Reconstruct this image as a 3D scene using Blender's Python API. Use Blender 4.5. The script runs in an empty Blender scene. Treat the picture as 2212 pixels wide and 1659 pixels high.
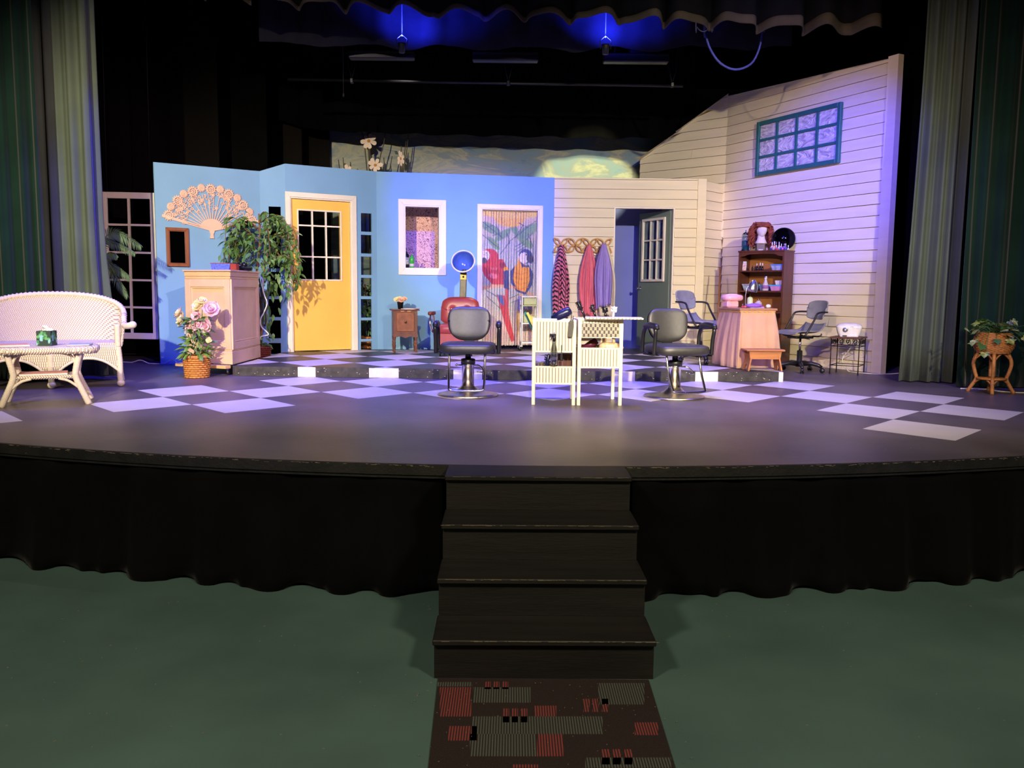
import bpy, math, random
from mathutils import Vector, Matrix
PI = math.pi
SC = bpy.context.scene
COL = SC.collection
rnd = random.Random(7)

# ---------------------------------------------------------------- camera
F, PITCH, ROLL, CH = 1836.5, .1109, .0093, 1.764      # focal in px of a 2212 x 1659 frame, tilt, roll, eye height
cam = bpy.data.cameras.new('camera'); camo = bpy.data.objects.new('camera', cam); COL.objects.link(camo)
cam.sensor_fit = 'HORIZONTAL'; cam.sensor_width = 36; cam.lens = 36 * F / 2212; cam.clip_end = 100; cam.clip_start = .05
_c, _s = math.cos(ROLL), math.sin(ROLL)
_fw = Vector((0, math.cos(PITCH), -math.sin(PITCH))); _up = Vector((0, math.sin(PITCH), math.cos(PITCH))); _rt = Vector((1, 0, 0))
_x = _rt * _c + _up * _s; _y = -_rt * _s + _up * _c
mw = Matrix.Identity(4)
for i in range(3):
    mw[i][0] = _x[i]; mw[i][1] = _y[i]; mw[i][2] = -_fw[i]
mw[2][3] = CH
camo.matrix_world = mw
SC.camera = camo

# ---------------------------------------------------------------- colour management, world
SC.view_settings.view_transform = 'Standard'; SC.view_settings.look = 'None'
SC.view_settings.gamma = 1; SC.view_settings.use_curve_mapping = False
SC.view_settings.exposure = 0.08
w = bpy.data.worlds.new('world'); SC.world = w; w.use_nodes = True
w.node_tree.nodes['Background'].inputs[0].default_value = (.55, .62, 1, 1)
w.node_tree.nodes['Background'].inputs[1].default_value = .0025

# ---------------------------------------------------------------- stage lights
def spot(name, loc, to, power, color, size=40, blend=.4, radius=.08):
    l = bpy.data.lights.new(name, 'SPOT'); l.energy = power; l.color = color
    l.spot_size = math.radians(size); l.spot_blend = blend; l.shadow_soft_size = radius
    o = bpy.data.objects.new(name, l); COL.objects.link(o); o.location = loc
    o.rotation_euler = (Vector(to) - Vector(loc)).to_track_quat('-Z', 'Y').to_euler()
    return o
WARM = (1, .86, .53); PNK = (1, .64, .66); BLU = (.015, .02, 1); ROSE = (1, .80, .74)
spot('front_warm_left', (-3.6, -2.6, 5.2), (-3.1, 12, 1.7), 7600, WARM, 29, .8)
spot('front_warm_center', (.3, -2.6, 5.2), (.55, 7.7, 1.0), 5200, WARM, 19, .7)
spot('front_warm_right', (3.6, -2.6, 5.2), (2.0, 12, 1.6), 6300, WARM, 31, .8)
spot('cross_pink_left', (3.4, -2.2, 5.1), (-4.5, 10.6, 1.9), 3200, PNK, 24, .6)
spot('cross_pink_right', (-3.0, -2.2, 5.1), (4.2, 10.8, 2.2), 2500, (1, .66, .56), 25, .7)
spot('front_blue_left', (-1.8, -1.8, 5.2), (-1.6, 11, 1.2), 1500, BLU, 36, .7)
spot('front_blue_right', (2.0, -1.8, 5.2), (2.2, 11, 1.2), 1300, BLU, 36, .7)
spot('blue_special_back', (-.3, 8.6, 5.0), (-.55, 12.8, 3.0), 1700, BLU, 38, .9)
spot('blue_special_side', (1.6, 5.5, 4.9), (4.15, 11.5, 3.1), 3600, BLU, 27, .9)
for (x, y) in ((-3.6, 8.6), (-1.2, 8.4), (1.2, 8.4), (3.6, 8.6)):
    spot('top_blue', (x, y, 5.7), (x * .95, 9.0, .76), 1150 if x < 3 else 420, BLU, 72, .7)
for (x, c, e) in ((-3.2, ROSE, 300), (-1.6, WARM, 240), (0, (.7, .6, 1), 240), (1.6, ROSE, 300), (3.2, WARM, 230)):
    spot('top_downlight', (x, 7.5, 5.7), (x, 7.6, .76), e, c, 60, .7)
for x in (-2.2, 0, 2.2):
    spot('platform_downlight', (x, 11.6, 4.65), (x, 10.7, .87), 210, ROSE, 56, .8)
spot('backdrop_special', (1.2, 12.2, 4.6), (1.24, 15.0, 3.3), 800, (1, .95, .46), 36, .1)
spot('backdrop_fill', (-1.6, 12.0, 4.8), (-1.5, 15.0, 3.5), 22, (1, .90, .76), 90, .9)  # added fill for the backdrop, no real lamp hangs at this spot
spot('house_lamp', (-3.2, -.5, 5.4), (-3.0, 3.2, 0), 1050, (1, .88, .62), 120, 1, .4)
spot('house_lamp', (3.2, -.5, 5.4), (3.0, 3.2, 0), 1050, (1, .88, .62), 120, 1, .4)

# ---------------------------------------------------------------- helpers: pixels of the photograph to points of the place
SZ, PZ = .759, .87                                        # stage floor, platform top
def ray(u, v):
    u -= 1106; v -= 829.5
    a = u * _c + v * _s; b = -u * _s + v * _c
    return _rt * (a / F) + _fw + _up * (-b / F)
def fl(u, v, z=SZ):                                       # on a level plane
    d = ray(u, v); t = (z - CH) / d.z
    return Vector((d.x * t, d.y * t, z))
def at(u, v, y):                                          # at a distance
    d = ray(u, v); t = y / d.y
    return Vector((d.x * t, y, CH + d.z * t))
def onw(u, v, A, B):                                      # on the vertical plane through A and B: (metres along, height)
    d = ray(u, v); ex, ey = B[0] - A[0], B[1] - A[1]; L = math.hypot(ex, ey); ex /= L; ey /= L
    t = (-ey * A[0] + ex * A[1]) / (-ey * d.x + ex * d.y)
    return ((d.x * t - A[0]) * ex + (d.y * t - A[1]) * ey, CH + d.z * t)
def wf(A, B):                                             # frame of a wall: x along, y into the wall, z up
    a = math.atan2(B[1] - A[1], B[0] - A[0])
    return Matrix.Translation((A[0], A[1], 0)) @ Matrix.Rotation(a, 4, 'Z')

# ---------------------------------------------------------------- helpers: meshes
def V3(*a): return Vector(a)
class MB:
    def __init__(s, M=None): s.v = []; s.f = []; s.sm = []; s.M = M or Matrix.Identity(4); s.col = None
    def add(s, vs, fs, smooth=False):
        n = len(s.v); s.v += [s.M @ Vector(p) for p in vs]
        for f in fs: s.f.append([i + n for i in f]); s.sm.append(smooth)
        return s
    def box(s, c, d, R=None, bev=0):
        x, y, z = d[0] / 2, d[1] / 2, d[2] / 2; c = Vector(c); R = R or Matrix.Identity(3)
        if isinstance(R, (int, float)): R = Matrix.Rotation(R, 3, 'Z')
        if not bev:
            vs = [c + R @ Vector((a * x, b * y, e * z)) for e in (-1, 1) for b in (-1, 1) for a in (-1, 1)]
            return s.add(vs, [(0, 2, 3, 1), (4, 5, 7, 6), (0, 1, 5, 4), (2, 6, 7, 3), (0, 4, 6, 2), (1, 3, 7, 5)])
        bev = min(bev, x * .9, y * .9, z * .9); vs = []; ix = {}
        for a in (-1, 1):
            for b in (-1, 1):
                for e in (-1, 1):
                    for k in range(3):
                        p = [a * (x - bev), b * (y - bev), e * (z - bev)]; p[k] = (a, b, e)[k] * (x, y, z)[k]
                        ix[a, b, e, k] = len(vs); vs.append(c + R @ Vector(p))
        fs = []
        for k in range(3):
            for sg in (-1, 1):
                q = []
                for (m, n) in ((-1, -1), (1, -1), (1, 1), (-1, 1)):
                    t = [0, 0, 0]; t[k] = sg; t[(k + 1) % 3] = m; t[(k + 2) % 3] = n; q.append(ix[t[0], t[1], t[2], k])
                fs.append(q if sg > 0 else q[::-1])
        for k in range(3):
            i, j = (k + 1) % 3, (k + 2) % 3
            for a in (-1, 1):
                for b in (-1, 1):
                    t0 = [0, 0, 0]; t0[i] = a; t0[j] = b; t1 = t0[:]; t0[k] = -1; t1[k] = 1
                    q = [ix[(*t0, i)], ix[(*t1, i)], ix[(*t1, j)], ix[(*t0, j)]]
                    fs.append(q if a * b < 0 else q[::-1])
        for a in (-1, 1):
            for b in (-1, 1):
                for e in (-1, 1):
                    q = [ix[a, b, e, k] for k in range(3)]; fs.append(q if a * b * e > 0 else q[::-1])
        return s.add(vs, fs)
    def beam(s, a, b, w, h=None, bev=0):                    # bar from a to b
        a, b = Vector(a), Vector(b); d = b - a; L = d.length
        q = d.to_track_quat('X', 'Z').to_matrix()
        return s.box((a + b) / 2, (L, w, h or w), q, bev)
    def tube(s, pts, r, n=8, closed=False, caps=True, smooth=True):
        P = [Vector(p) for p in pts]; N = len(P)
        rr = r if isinstance(r, (list, tuple)) else [r] * N
        tg = []
        for i in range(N):
            a = P[(i - 1) % N] if (closed or i > 0) else P[i]; b = P[(i + 1) % N] if (closed or i < N - 1) else P[i]
            t = b - a; tg.append(t.normalized() if t.length > 1e-9 else Vector((0, 0, 1)))
        u = tg[0].orthogonal().normalized(); vs = []
        for i in range(N):
            if i:
                u = (tg[i - 1].rotation_difference(tg[i])) @ u
                u = (u - tg[i] * u.dot(tg[i])).normalized()
            w2 = tg[i].cross(u)
            for k in range(n):
                a = 2 * PI * k / n; vs.append(P[i] + (u * math.cos(a) + w2 * math.sin(a)) * rr[i])
        fs = []
        for i in range(N if closed else N - 1):
            j = (i + 1) % N
            for k in range(n):
                l = (k + 1) % n; fs.append((i * n + k, i * n + l, j * n + l, j * n + k))
        if caps and not closed: fs += [tuple(range(n))[::-1], tuple((N - 1) * n + k for k in range(n))]
        return s.add(vs, fs, smooth)
    def lathe(s, prof, n=24, c=(0, 0, 0), R=None, smooth=True, sx=1, sy=1):
        c = Vector(c); vs = []; fs = []; N = len(prof)
        for (r, z) in prof:
            for k in range(n):
                a = 2 * PI * k / n; p = Vector((r * math.cos(a) * sx, r * math.sin(a) * sy, z)); vs.append(c + (R @ p if R else p))
        for i in range(N - 1):
            for k in range(n):
                l = (k + 1) % n; fs.append((i * n + k, i * n + l, (i + 1) * n + l, (i + 1) * n + k))
        if prof[0][0] > 1e-6: fs.append(tuple(range(n))[::-1])
        if prof[-1][0] > 1e-6: fs.append(tuple((N - 1) * n + k for k in range(n)))
        return s.add(vs, fs, smooth)
    def cyl(s, a, b, r, n=14, r2=None): return s.tube([a, b], [r, r if r2 is None else r2], n)
    def ball(s, c, r, nu=14, nv=9, R=None, e=1.0):          # ellipsoid, or with e < 1 a soft block
        c = Vector(c); r = (r, r, r) if isinstance(r, (int, float)) else r; vs = []; fs = []
        g = lambda t: math.copysign(abs(t) ** e, t)
        for i in range(nv + 1):
            th = -PI / 2 + PI * i / nv
            for k in range(nu):
                ph = 2 * PI * k / nu
                p = Vector((r[0] * g(math.cos(th)) * g(math.cos(ph)), r[1] * g(math.cos(th)) * g(math.sin(ph)), r[2] * g(math.sin(th))))
                vs.append(c + (R @ p if R else p))
        for i in range(nv):
            for k in range(nu):
                l = (k + 1) % nu; fs.append((i * nu + k, i * nu + l, (i + 1) * nu + l, (i + 1) * nu + k))
        return s.add(vs, fs, True)
    def prism(s, poly, t, M=None, smooth=False):            # outline in x, z; thickness t along +y
        M = M or Matrix.Identity(4); n = len(poly)
        vs = [M @ Vector((p[0], 0, p[1])) for p in poly] + [M @ Vector((p[0], t, p[1])) for p in poly]
        fs = [tuple(range(n)), tuple(range(2 * n - 1, n - 1, -1))]
        fs += [(i, n + i, n + (i + 1) % n, (i + 1) % n) for i in range(n)]
        return s.add(vs, fs, smooth)
    def sheet(s, fn, nu, nv, smooth=True, wrap=False):
        vs = [fn(i / nu, j / nv) for j in range(nv + 1) for i in range(nu + 1)]
        fs = [(j * (nu + 1) + i, j * (nu + 1) + i + 1, (j + 1) * (nu + 1) + i + 1, (j + 1) * (nu + 1) + i) for j in range(nv) for i in range(nu)]
        return s.add(vs, fs, smooth)
    def build(s, name, mat, parent=None, label=None, kind=None, thick=0, bevel=0):
        me = bpy.data.meshes.new(name); me.from_pydata([tuple(v) for v in s.v], [], s.f)
        if any(s.sm): me.polygons.foreach_set('use_smooth', s.sm)
        me.materials.append(MAT[mat] if isinstance(mat, str) else mat); me.update()
        o = bpy.data.objects.new(name, me); COL.objects.link(o)
        if parent: o.parent = parent
        if label: o['label'] = label
        if kind: o['kind'] = kind
        if thick: m = o.modifiers.new('thickness', 'SOLIDIFY'); m.thickness = thick; m.offset = 0
        if bevel: m = o.modifiers.new('edge', 'BEVEL'); m.width = bevel; m.segments = 2; m.limit_method = 'ANGLE'
        return o
def part_copy(src, parent, M=None, name=None):
    o = src.copy(); COL.objects.link(o); o.parent = parent
    if M is not None: o.matrix_local = M
    return o
def thing(name, label, cat, loc=(0, 0, 0), rot=0, group=None):
    o = bpy.data.objects.new(name, None); COL.objects.link(o); o.empty_display_size = .1
    o.location = loc; o.rotation_euler = (0, 0, rot) if isinstance(rot, (int, float)) else rot
    o['label'] = label; o['category'] = cat
    if group: o['group'] = group
    return o
def tag(o, label, cat, group=None):
    o['label'] = label; o['category'] = cat
    if group: o['group'] = group
    return o
def struct(o, label=None, cat='wall'):
    o['kind'] = 'structure'; o['category'] = cat
    if label: o['label'] = label
    return o
def RX(a): return Matrix.Rotation(a, 4, 'X')
def RY(a): return Matrix.Rotation(a, 4, 'Y')
def RZ(a): return Matrix.Rotation(a, 4, 'Z')
def TR(x, y=0, z=0): return Matrix.Translation((x, y, z))
def S3(x, y, z): return Matrix.Diagonal((x, y, z, 1))

# ---------------------------------------------------------------- helpers: procedural materials
MAT = {}
def lin(c): return tuple((x / 12.92 if x <= .04045 else ((x + .055) / 1.055) ** 2.4) for x in (v / 255 for v in c))
def mat(name, rgb, rough=.6, metal=0, var=.12, scale=14, bump=0, bscale=60, spec=.4, stretch=None, rgb2=None, alpha=1, trans=0, coat=0, sheen=0, emit=0, amount=.5):
    m = bpy.data.materials.new(name); m.use_nodes = True; nt = m.node_tree; N = nt.nodes; Lk = nt.links
    b = N['Principled BSDF']; c1 = lin(rgb)
    b.inputs['Roughness'].default_value = rough; b.inputs['Metallic'].default_value = metal
    b.inputs['Specular IOR Level'].default_value = spec
    if trans: b.inputs['Transmission Weight'].default_value = trans
    if coat: b.inputs['Coat Weight'].default_value = coat; b.inputs['Coat Roughness'].default_value = .15
    if sheen: b.inputs['Sheen Weight'].default_value = sheen; b.inputs['Sheen Roughness'].default_value = .4
    if alpha < 1: b.inputs['Alpha'].default_value = alpha
    tc = N.new('ShaderNodeTexCoord'); mp = N.new('ShaderNodeMapping'); Lk.new(tc.outputs['Object'], mp.inputs[0])
    if stretch: mp.inputs['Scale'].default_value = stretch
    nz = N.new('ShaderNodeTexNoise'); nz.inputs['Scale'].default_value = scale; nz.inputs['Detail'].default_value = 5
    Lk.new(mp.outputs[0], nz.inputs[0])
    rp = N.new('ShaderNodeValToRGB'); Lk.new(nz.outputs['Fac'], rp.inputs[0])
    if rgb2: c2 = lin(rgb2); e0, e1 = amount - .12, amount + .12; ca, cb = c2, c1
    else: ca = tuple(x * (1 - var) for x in c1); cb = tuple(min(1, x * (1 + var)) for x in c1); e0, e1 = .3, .7
    rp.color_ramp.elements[0].position = e0; rp.color_ramp.elements[1].position = e1
    rp.color_ramp.elements[0].color = (*ca, 1); rp.color_ramp.elements[1].color = (*cb, 1)
    Lk.new(rp.outputs[0], b.inputs['Base Color'])
    if bump:
        n2 = N.new('ShaderNodeTexNoise'); n2.inputs['Scale'].default_value = bscale; n2.inputs['Detail'].default_value = 4
        Lk.new(mp.outputs[0], n2.inputs[0]); bp = N.new('ShaderNodeBump'); bp.inputs['Strength'].default_value = bump; bp.inputs['Distance'].default_value = .01
        Lk.new(n2.outputs['Fac'], bp.inputs['Height']); Lk.new(bp.outputs[0], b.inputs['Normal'])
    if emit: b.inputs['Emission Color'].default_value = (*c1, 1); b.inputs['Emission Strength'].default_value = emit
    MAT[name] = m
    return m
def weave(name, rgb, dark, su=90, sv=90, rough=.55, bump=.8, coord='Object', depth=.5, alt=3.1416):
    # woven cane: two crossed bands, the gaps darker and lower
    m = bpy.data.materials.new(name); m.use_nodes = True; nt = m.node_tree; N = nt.nodes; Lk = nt.links; b = N['Principled BSDF']
    b.inputs['Roughness'].default_value = rough
    tc = N.new('ShaderNodeTexCoord'); sp = N.new('ShaderNodeSeparateXYZ'); Lk.new(tc.outputs[coord], sp.inputs[0])
    def mth(op, a, bb=None):
        n = N.new('ShaderNodeMath'); n.operation = op
        for i, x in enumerate((a, bb)):
            if x is None: continue
            if isinstance(x, (int, float)): n.inputs[i].default_value = x
            else: Lk.new(x, n.inputs[i])
        return n.outputs[0]
    h = mth('ADD', sp.outputs[0], sp.outputs[1])
    row = mth('FLOOR', mth('MULTIPLY', sp.outputs[2], sv / 6.283))
    a = mth('SINE', mth('ADD', mth('MULTIPLY', h, su), mth('MULTIPLY', row, alt)))
    c = mth('SINE', mth('MULTIPLY', sp.outputs[2], sv))
    hh = mth('MULTIPLY', mth('ADD', mth('MULTIPLY', a, .5), .5), mth('ADD', mth('MULTIPLY', mth('ABSOLUTE', c), .6), .4))
    rp = N.new('ShaderNodeValToRGB'); Lk.new(hh, rp.inputs[0]); rp.color_ramp.elements[0].color = (*lin(dark), 1); rp.color_ramp.elements[1].color = (*lin(rgb), 1)
    rp.color_ramp.elements[0].position = .02; rp.color_ramp.elements[1].position = depth
    Lk.new(rp.outputs[0], b.inputs['Base Color'])
    bp = N.new('ShaderNodeBump'); bp.inputs['Strength'].default_value = bump; bp.inputs['Distance'].default_value = .006
    Lk.new(hh, bp.inputs['Height']); Lk.new(bp.outputs[0], b.inputs['Normal'])
    MAT[name] = m
def glass(name, rgb=(230, 240, 245), mix=.12, rough=.03):
    m = bpy.data.materials.new(name); m.use_nodes = True; nt = m.node_tree; N = nt.nodes; Lk = nt.links
    N.remove(N['Principled BSDF']); t = N.new('ShaderNodeBsdfTransparent'); g = N.new('ShaderNodeBsdfGlossy'); x = N.new('ShaderNodeMixShader')
    t.inputs[0].default_value = (*lin(rgb), 1); g.inputs['Roughness'].default_value = rough; x.inputs[0].default_value = mix
    nz = N.new('ShaderNodeTexNoise'); nz.inputs['Scale'].default_value = 3
    rp = N.new('ShaderNodeValToRGB'); Lk.new(nz.outputs['Fac'], rp.inputs[0]); rp.color_ramp.elements[0].color = (.85, .85, .85, 1); rp.color_ramp.elements[1].color = (1, 1, 1, 1)
    Lk.new(rp.outputs[0], g.inputs[0])
    Lk.new(t.outputs[0], x.inputs[1]); Lk.new(g.outputs[0], x.inputs[2]); Lk.new(x.outputs[0], N['Material Output'].inputs[0])
    MAT[name] = m
def vcol(name, rough=.6, bump=0):
    m = bpy.data.materials.new(name); m.use_nodes = True; nt = m.node_tree; N = nt.nodes; b = N['Principled BSDF']
    a = N.new('ShaderNodeAttribute'); a.attribute_name = 'print'; nt.links.new(a.outputs['Color'], b.inputs['Base Color']); b.inputs['Roughness'].default_value = rough
    MAT[name] = m
def paint(o, fn):                                          # flat print: a colour per corner
    me = o.data; at_ = me.color_attributes.new('print', 'FLOAT_COLOR', 'POINT')
    for i, v in enumerate(me.vertices): at_.data[i].color = (*lin(fn(v.co)), 1)
# ---------------------------------------------------------------- materials
mat('house_floor', (72, 94, 90), .55, var=.18, scale=1.2, bump=.12, bscale=9, spec=.35)
mat('stage_black', (86, 76, 82), .42, var=.35, scale=1.3, bump=.12, bscale=28, spec=.5)
mat('edge_black', (26, 24, 23), .6, var=.4, scale=9, bump=.25, bscale=60)
mat('step_black', (24, 20, 18), .55, var=.3, scale=6, bump=.15, bscale=40, stretch=(.3, 3, 3))
mat('chip_white', (122, 110, 88), .8)
mat('platform_black', (46, 43, 46), .42, var=.25, scale=2, bump=.1, bscale=30)
mat('platform_edge', (58, 55, 50), .6, var=.45, scale=14, bump=.2)
mat('square_white', (184, 175, 178), .5, var=.05, scale=2.5, bump=.05)
mat('edge_white', (232, 222, 196), .6, var=.1, scale=8)
mat('skirt_velvet', (9, 9, 10), .95, var=.3, scale=3, spec=.05, sheen=.03)
mat('drape_black', (9, 9, 10), 1, var=.3, scale=2, spec=.02)
mat('masking_black', (13, 12, 12), .9, var=.2, scale=1, spec=.05)
mat('masking_brown', (22, 19, 17), .9, var=.2, scale=1, spec=.05)
mat('border_grey', (66, 59, 52), .95, var=.2, scale=4, spec=.05)
mat('border_cloth', (20, 20, 22), .95, var=.2, scale=4, spec=.03)
mat('border_blue', (36, 36, 42), .95, var=.2, scale=4, spec=.03)
mat('velvet_shaded', (19, 42, 35), .9, var=.2, scale=2, spec=.08, sheen=.25)  # green curtain velvet, darkened for the curtains that hang in shade
mat('velvet_lit', (82, 94, 82), .9, var=.12, scale=2, spec=.08, sheen=.1)  # same green fabric, stage light on it put into a paler colour
mat('wall_blue', (126, 172, 212), .75, var=.06, scale=1.5, bump=.04)
mat('siding_white', (233, 222, 190), .65, var=.05, scale=3, bump=.06, stretch=(.4, 4, 4))
mat('siding_gap_shade', (120, 98, 66), .8)  # backing under the clapboards, dark to stand for the shadow lines between them
mat('trim_white', (240, 232, 216), .55, var=.04, scale=4)
mat('door_yellow', (240, 196, 92), .5, var=.04, scale=3)
mat('hall_blue', (124, 134, 212), .8, var=.06, scale=2)
mat('door_grey', (120, 138, 126), .55, var=.06, scale=2)
mat('frame_green', (44, 104, 100), .5, var=.12, scale=9)
mat('steel_brushed', (210, 200, 180), .32, 1, var=.05)
mat('chrome', (225, 222, 215), .14, 1, var=.03)
mat('brass', (190, 160, 96), .22, 1, var=.05)
mat('metal_dark', (52, 52, 54), .4, .8)
mat('matte_black', (20, 20, 22), .55)
mat('leather_black', (44, 43, 42), .46, var=.2, scale=30, bump=.12, bscale=220, spec=.8)
mat('plastic_black', (27, 27, 30), .36, spec=.5)
mat('rubber', (18, 18, 18), .7)
glass('pane_glass', (225, 232, 238), .06)
glass('clear_glass', (215, 232, 238), .16)
mat('rope', (40, 38, 40), .8)

# ---------------------------------------------------------------- house floor, carpet, stage
m = MB(); m.box((0, 5.5, -.05), (20, 23, .1)); floor = struct(m.build('floor', 'house_floor'), 'worn green painted concrete floor in front of the stage', 'floor')
m = MB()
for k in range(260):
    x, y = rnd.uniform(-4.2, 4.2), rnd.uniform(2.2, 4.7); a = rnd.uniform(0, PI); l = rnd.uniform(.003, .012)
    m.box((x, y, .0007), (l, rnd.uniform(.002, .005), .0014), a)
m.build('paint_flecks', 'chip_white', floor, kind='stuff')

def edge_y(x): return 4.80 + .048 * (x - .15) ** 2
NX = 64; xs = [-8 + 16 * i / NX for i in range(NX + 1)]
def stage_edge(x): return edge_y(x) if abs(x) < 4.2 else edge_y(math.copysign(4.2, x)) + .42 * (abs(x) - 4.2)
m = MB(); vs = [(x, stage_edge(x), SZ) for x in xs] + [(x, 17, SZ) for x in xs] + [(x, stage_edge(x), SZ - .05) for x in xs] + [(x, 17, SZ - .05) for x in xs]
n = NX + 1; fs = []
for i in range(NX):
    fs += [(i, i + 1, n + i + 1, n + i), (2 * n + i, 2 * n + i + 1, i + 1, i), (3 * n + i, 3 * n + i + 1, 2 * n + i + 1, 2 * n + i)]
m.add(vs, fs)
stage = struct(m.build('floor_stage', 'stage_black'), 'black painted stage floor with scattered white checks', 'stage')
# fascia board along the edge, a thin batten under it
for (z0, z1, off, nm) in ((SZ - .062, SZ - .001, -.022, 'fascia_board'), (SZ - .082, SZ - .066, -.012, 'batten')):
    m = MB(); vs = []
    for x in xs:
        y = stage_edge(x) + off
        vs += [(x, y, z0), (x, y, z1), (x, y + .02, z1), (x, y + .02, z0)]
    fs = []
    for i in range(NX):
        for k in range(4):
            l = (k + 1) % 4; fs.append((i * 4 + k, (i + 1) * 4 + k, (i + 1) * 4 + l, i * 4 + l))
    m.add(vs, fs); m.build(nm, 'edge_black', stage)
m = MB()
for k in range(230):
    x = rnd.uniform(-3.4, 3.3); y = stage_edge(x) - .0235
    m.box((x, y, SZ - .003 - abs(rnd.gauss(0, .004))), (rnd.uniform(.004, .03), .002, rnd.uniform(.001, .0025)))
m.build('edge_chips', 'chip_white', stage, kind='stuff')
m = MB()
for k in range(150):
    x, y = rnd.uniform(-4, 4), rnd.uniform(5.0, 8.8); m.box((x, y, SZ + .0006), (rnd.uniform(.004, .014), rnd.uniform(.002, .004), .0012), rnd.uniform(0, 3))
m.build('scuff_flecks', 'chip_white', stage, kind='stuff')
# painted squares on the stage floor: a lattice turned 45 degrees; (i, j) names the centre
LX, LY, OX, OY = .4448, .4823, .378, .4500
def lat(i, j): return (OX + i * LX, OY + j * LY)
WHITE = [(-8, 16), (-8, 14), (-10, 12), (-6, 16), (-6, 14), (-6, 18), (-4, 16), (-4, 18), (-2, 16), (-2, 18), (0, 16), (0, 18), (2, 16), (2, 18), (4, 16), (4, 18), (6, 16), (6, 18), (6, 14), (8, 16), (8, 14), (6, 12), (10, 14)]
HOLD = None
def square_mesh(hx, hy, t, z):
    m = MB(); m.add([(-hx, 0, z), (0, -hy, z), (hx, 0, z), (0, hy, z), (-hx, 0, z + t), (0, -hy, z + t), (hx, 0, z + t), (0, hy, z + t)],
                    [(4, 5, 6, 7), (0, 1, 5, 4), (1, 2, 6, 5), (2, 3, 7, 6), (3, 0, 4, 7)]); return m
base = None
for (i, j) in WHITE:
    x, y = lat(i, j)
    if base is None: o = base = square_mesh(LX * .992, LY * .992, .0012, 0).build('painted_square', 'square_white', stage)
    else: o = part_copy(base, stage)
    o.location = (x, y, SZ)

# skirt of black velvet under the edge, in two curtains left and right of the stairs
def skirt(nm, x0, x1, label):
    rr = random.Random(int(x0 * 10)); ph = [rr.uniform(0, 6.28) for _ in range(6)]
    def fn(u, v):
        x = x0 + (x1 - x0) * u; s = x * 7.0
        f = (math.sin(s * 2.3 + ph[0]) + .8 * math.sin(s * 1.27 + ph[1]) + .5 * math.sin(s * 4.1 + ph[2])) / 2.3
        f = math.copysign(abs(f) ** .7, f)
        d = (.014 + .075 * v ** 1.3) * f
        return Vector((x + .02 * v * math.sin(s * 1.9 + ph[3]), stage_edge(x) + .012 - .085 * v ** 1.4 - d * .8, SZ - .08 - (SZ - .088 + .016 * f * 1) * v))
    m = MB(); m.sheet(fn, int((x1 - x0) * 46), 10); o = m.build('stage_skirt', 'skirt_velvet', thick=.004)
    return tag(o, label, 'curtain', 'stage skirts')
skirt('stage_skirt', -4.6, -.40, 'black velvet skirt hanging under the stage edge left of the steps')
skirt('stage_skirt', .70, 4.6, 'black velvet skirt hanging under the stage edge right of the steps')

# stairs
W, T, R_, X0, Y0, YAW = 1.011, .2763, .1897, -.348, 3.6737, .0108
st = thing('stage_stairs', 'black painted wooden stairs leading up to the stage', 'stairs', (X0, Y0, 0), YAW)
for k in range(4):
    y0 = k * T; y1 = y0 + T + .03 if k < 3 else 4.81 - Y0
    MB().box((W / 2, (y0 + y1) / 2, (k + 1) * R_ - .0125), (W, y1 - y0, .025), bev=.004).build('tread', 'step_black', st)
    MB().box((W / 2, y0 + .034, (k + .5) * R_ - .0125), (W - .012, .018, R_ - .027)).build('riser', 'step_black', st)
    m = MB()
    for q in range(36):
        m.box((rnd.uniform(.01, W - .01), y0 - .0005, (k + 1) * R_ - .002 - abs(rnd.gauss(0, .0012))), (rnd.uniform(.006, .05), .002, rnd.uniform(.0008, .002)))
    m.build('worn_edge', 'chip_white', st, kind='stuff')
for sx in (.012, W - .03):
    poly = [(.043, 0), (.043, R_ - .027)]
    for k in range(1, 4): poly += [(k * T + .043, k * R_ - .027), (k * T + .043, (k + 1) * R_ - .027)]
    poly += [(4.80 - Y0, 4 * R_ - .027), (4.80 - Y0, 0)]
    m = MB(); m.prism([(p[0], p[1]) for p in poly], .018, TR(sx + .018, 0, 0) @ RZ(PI / 2)); m.build('stringer', 'step_black', st)

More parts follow.
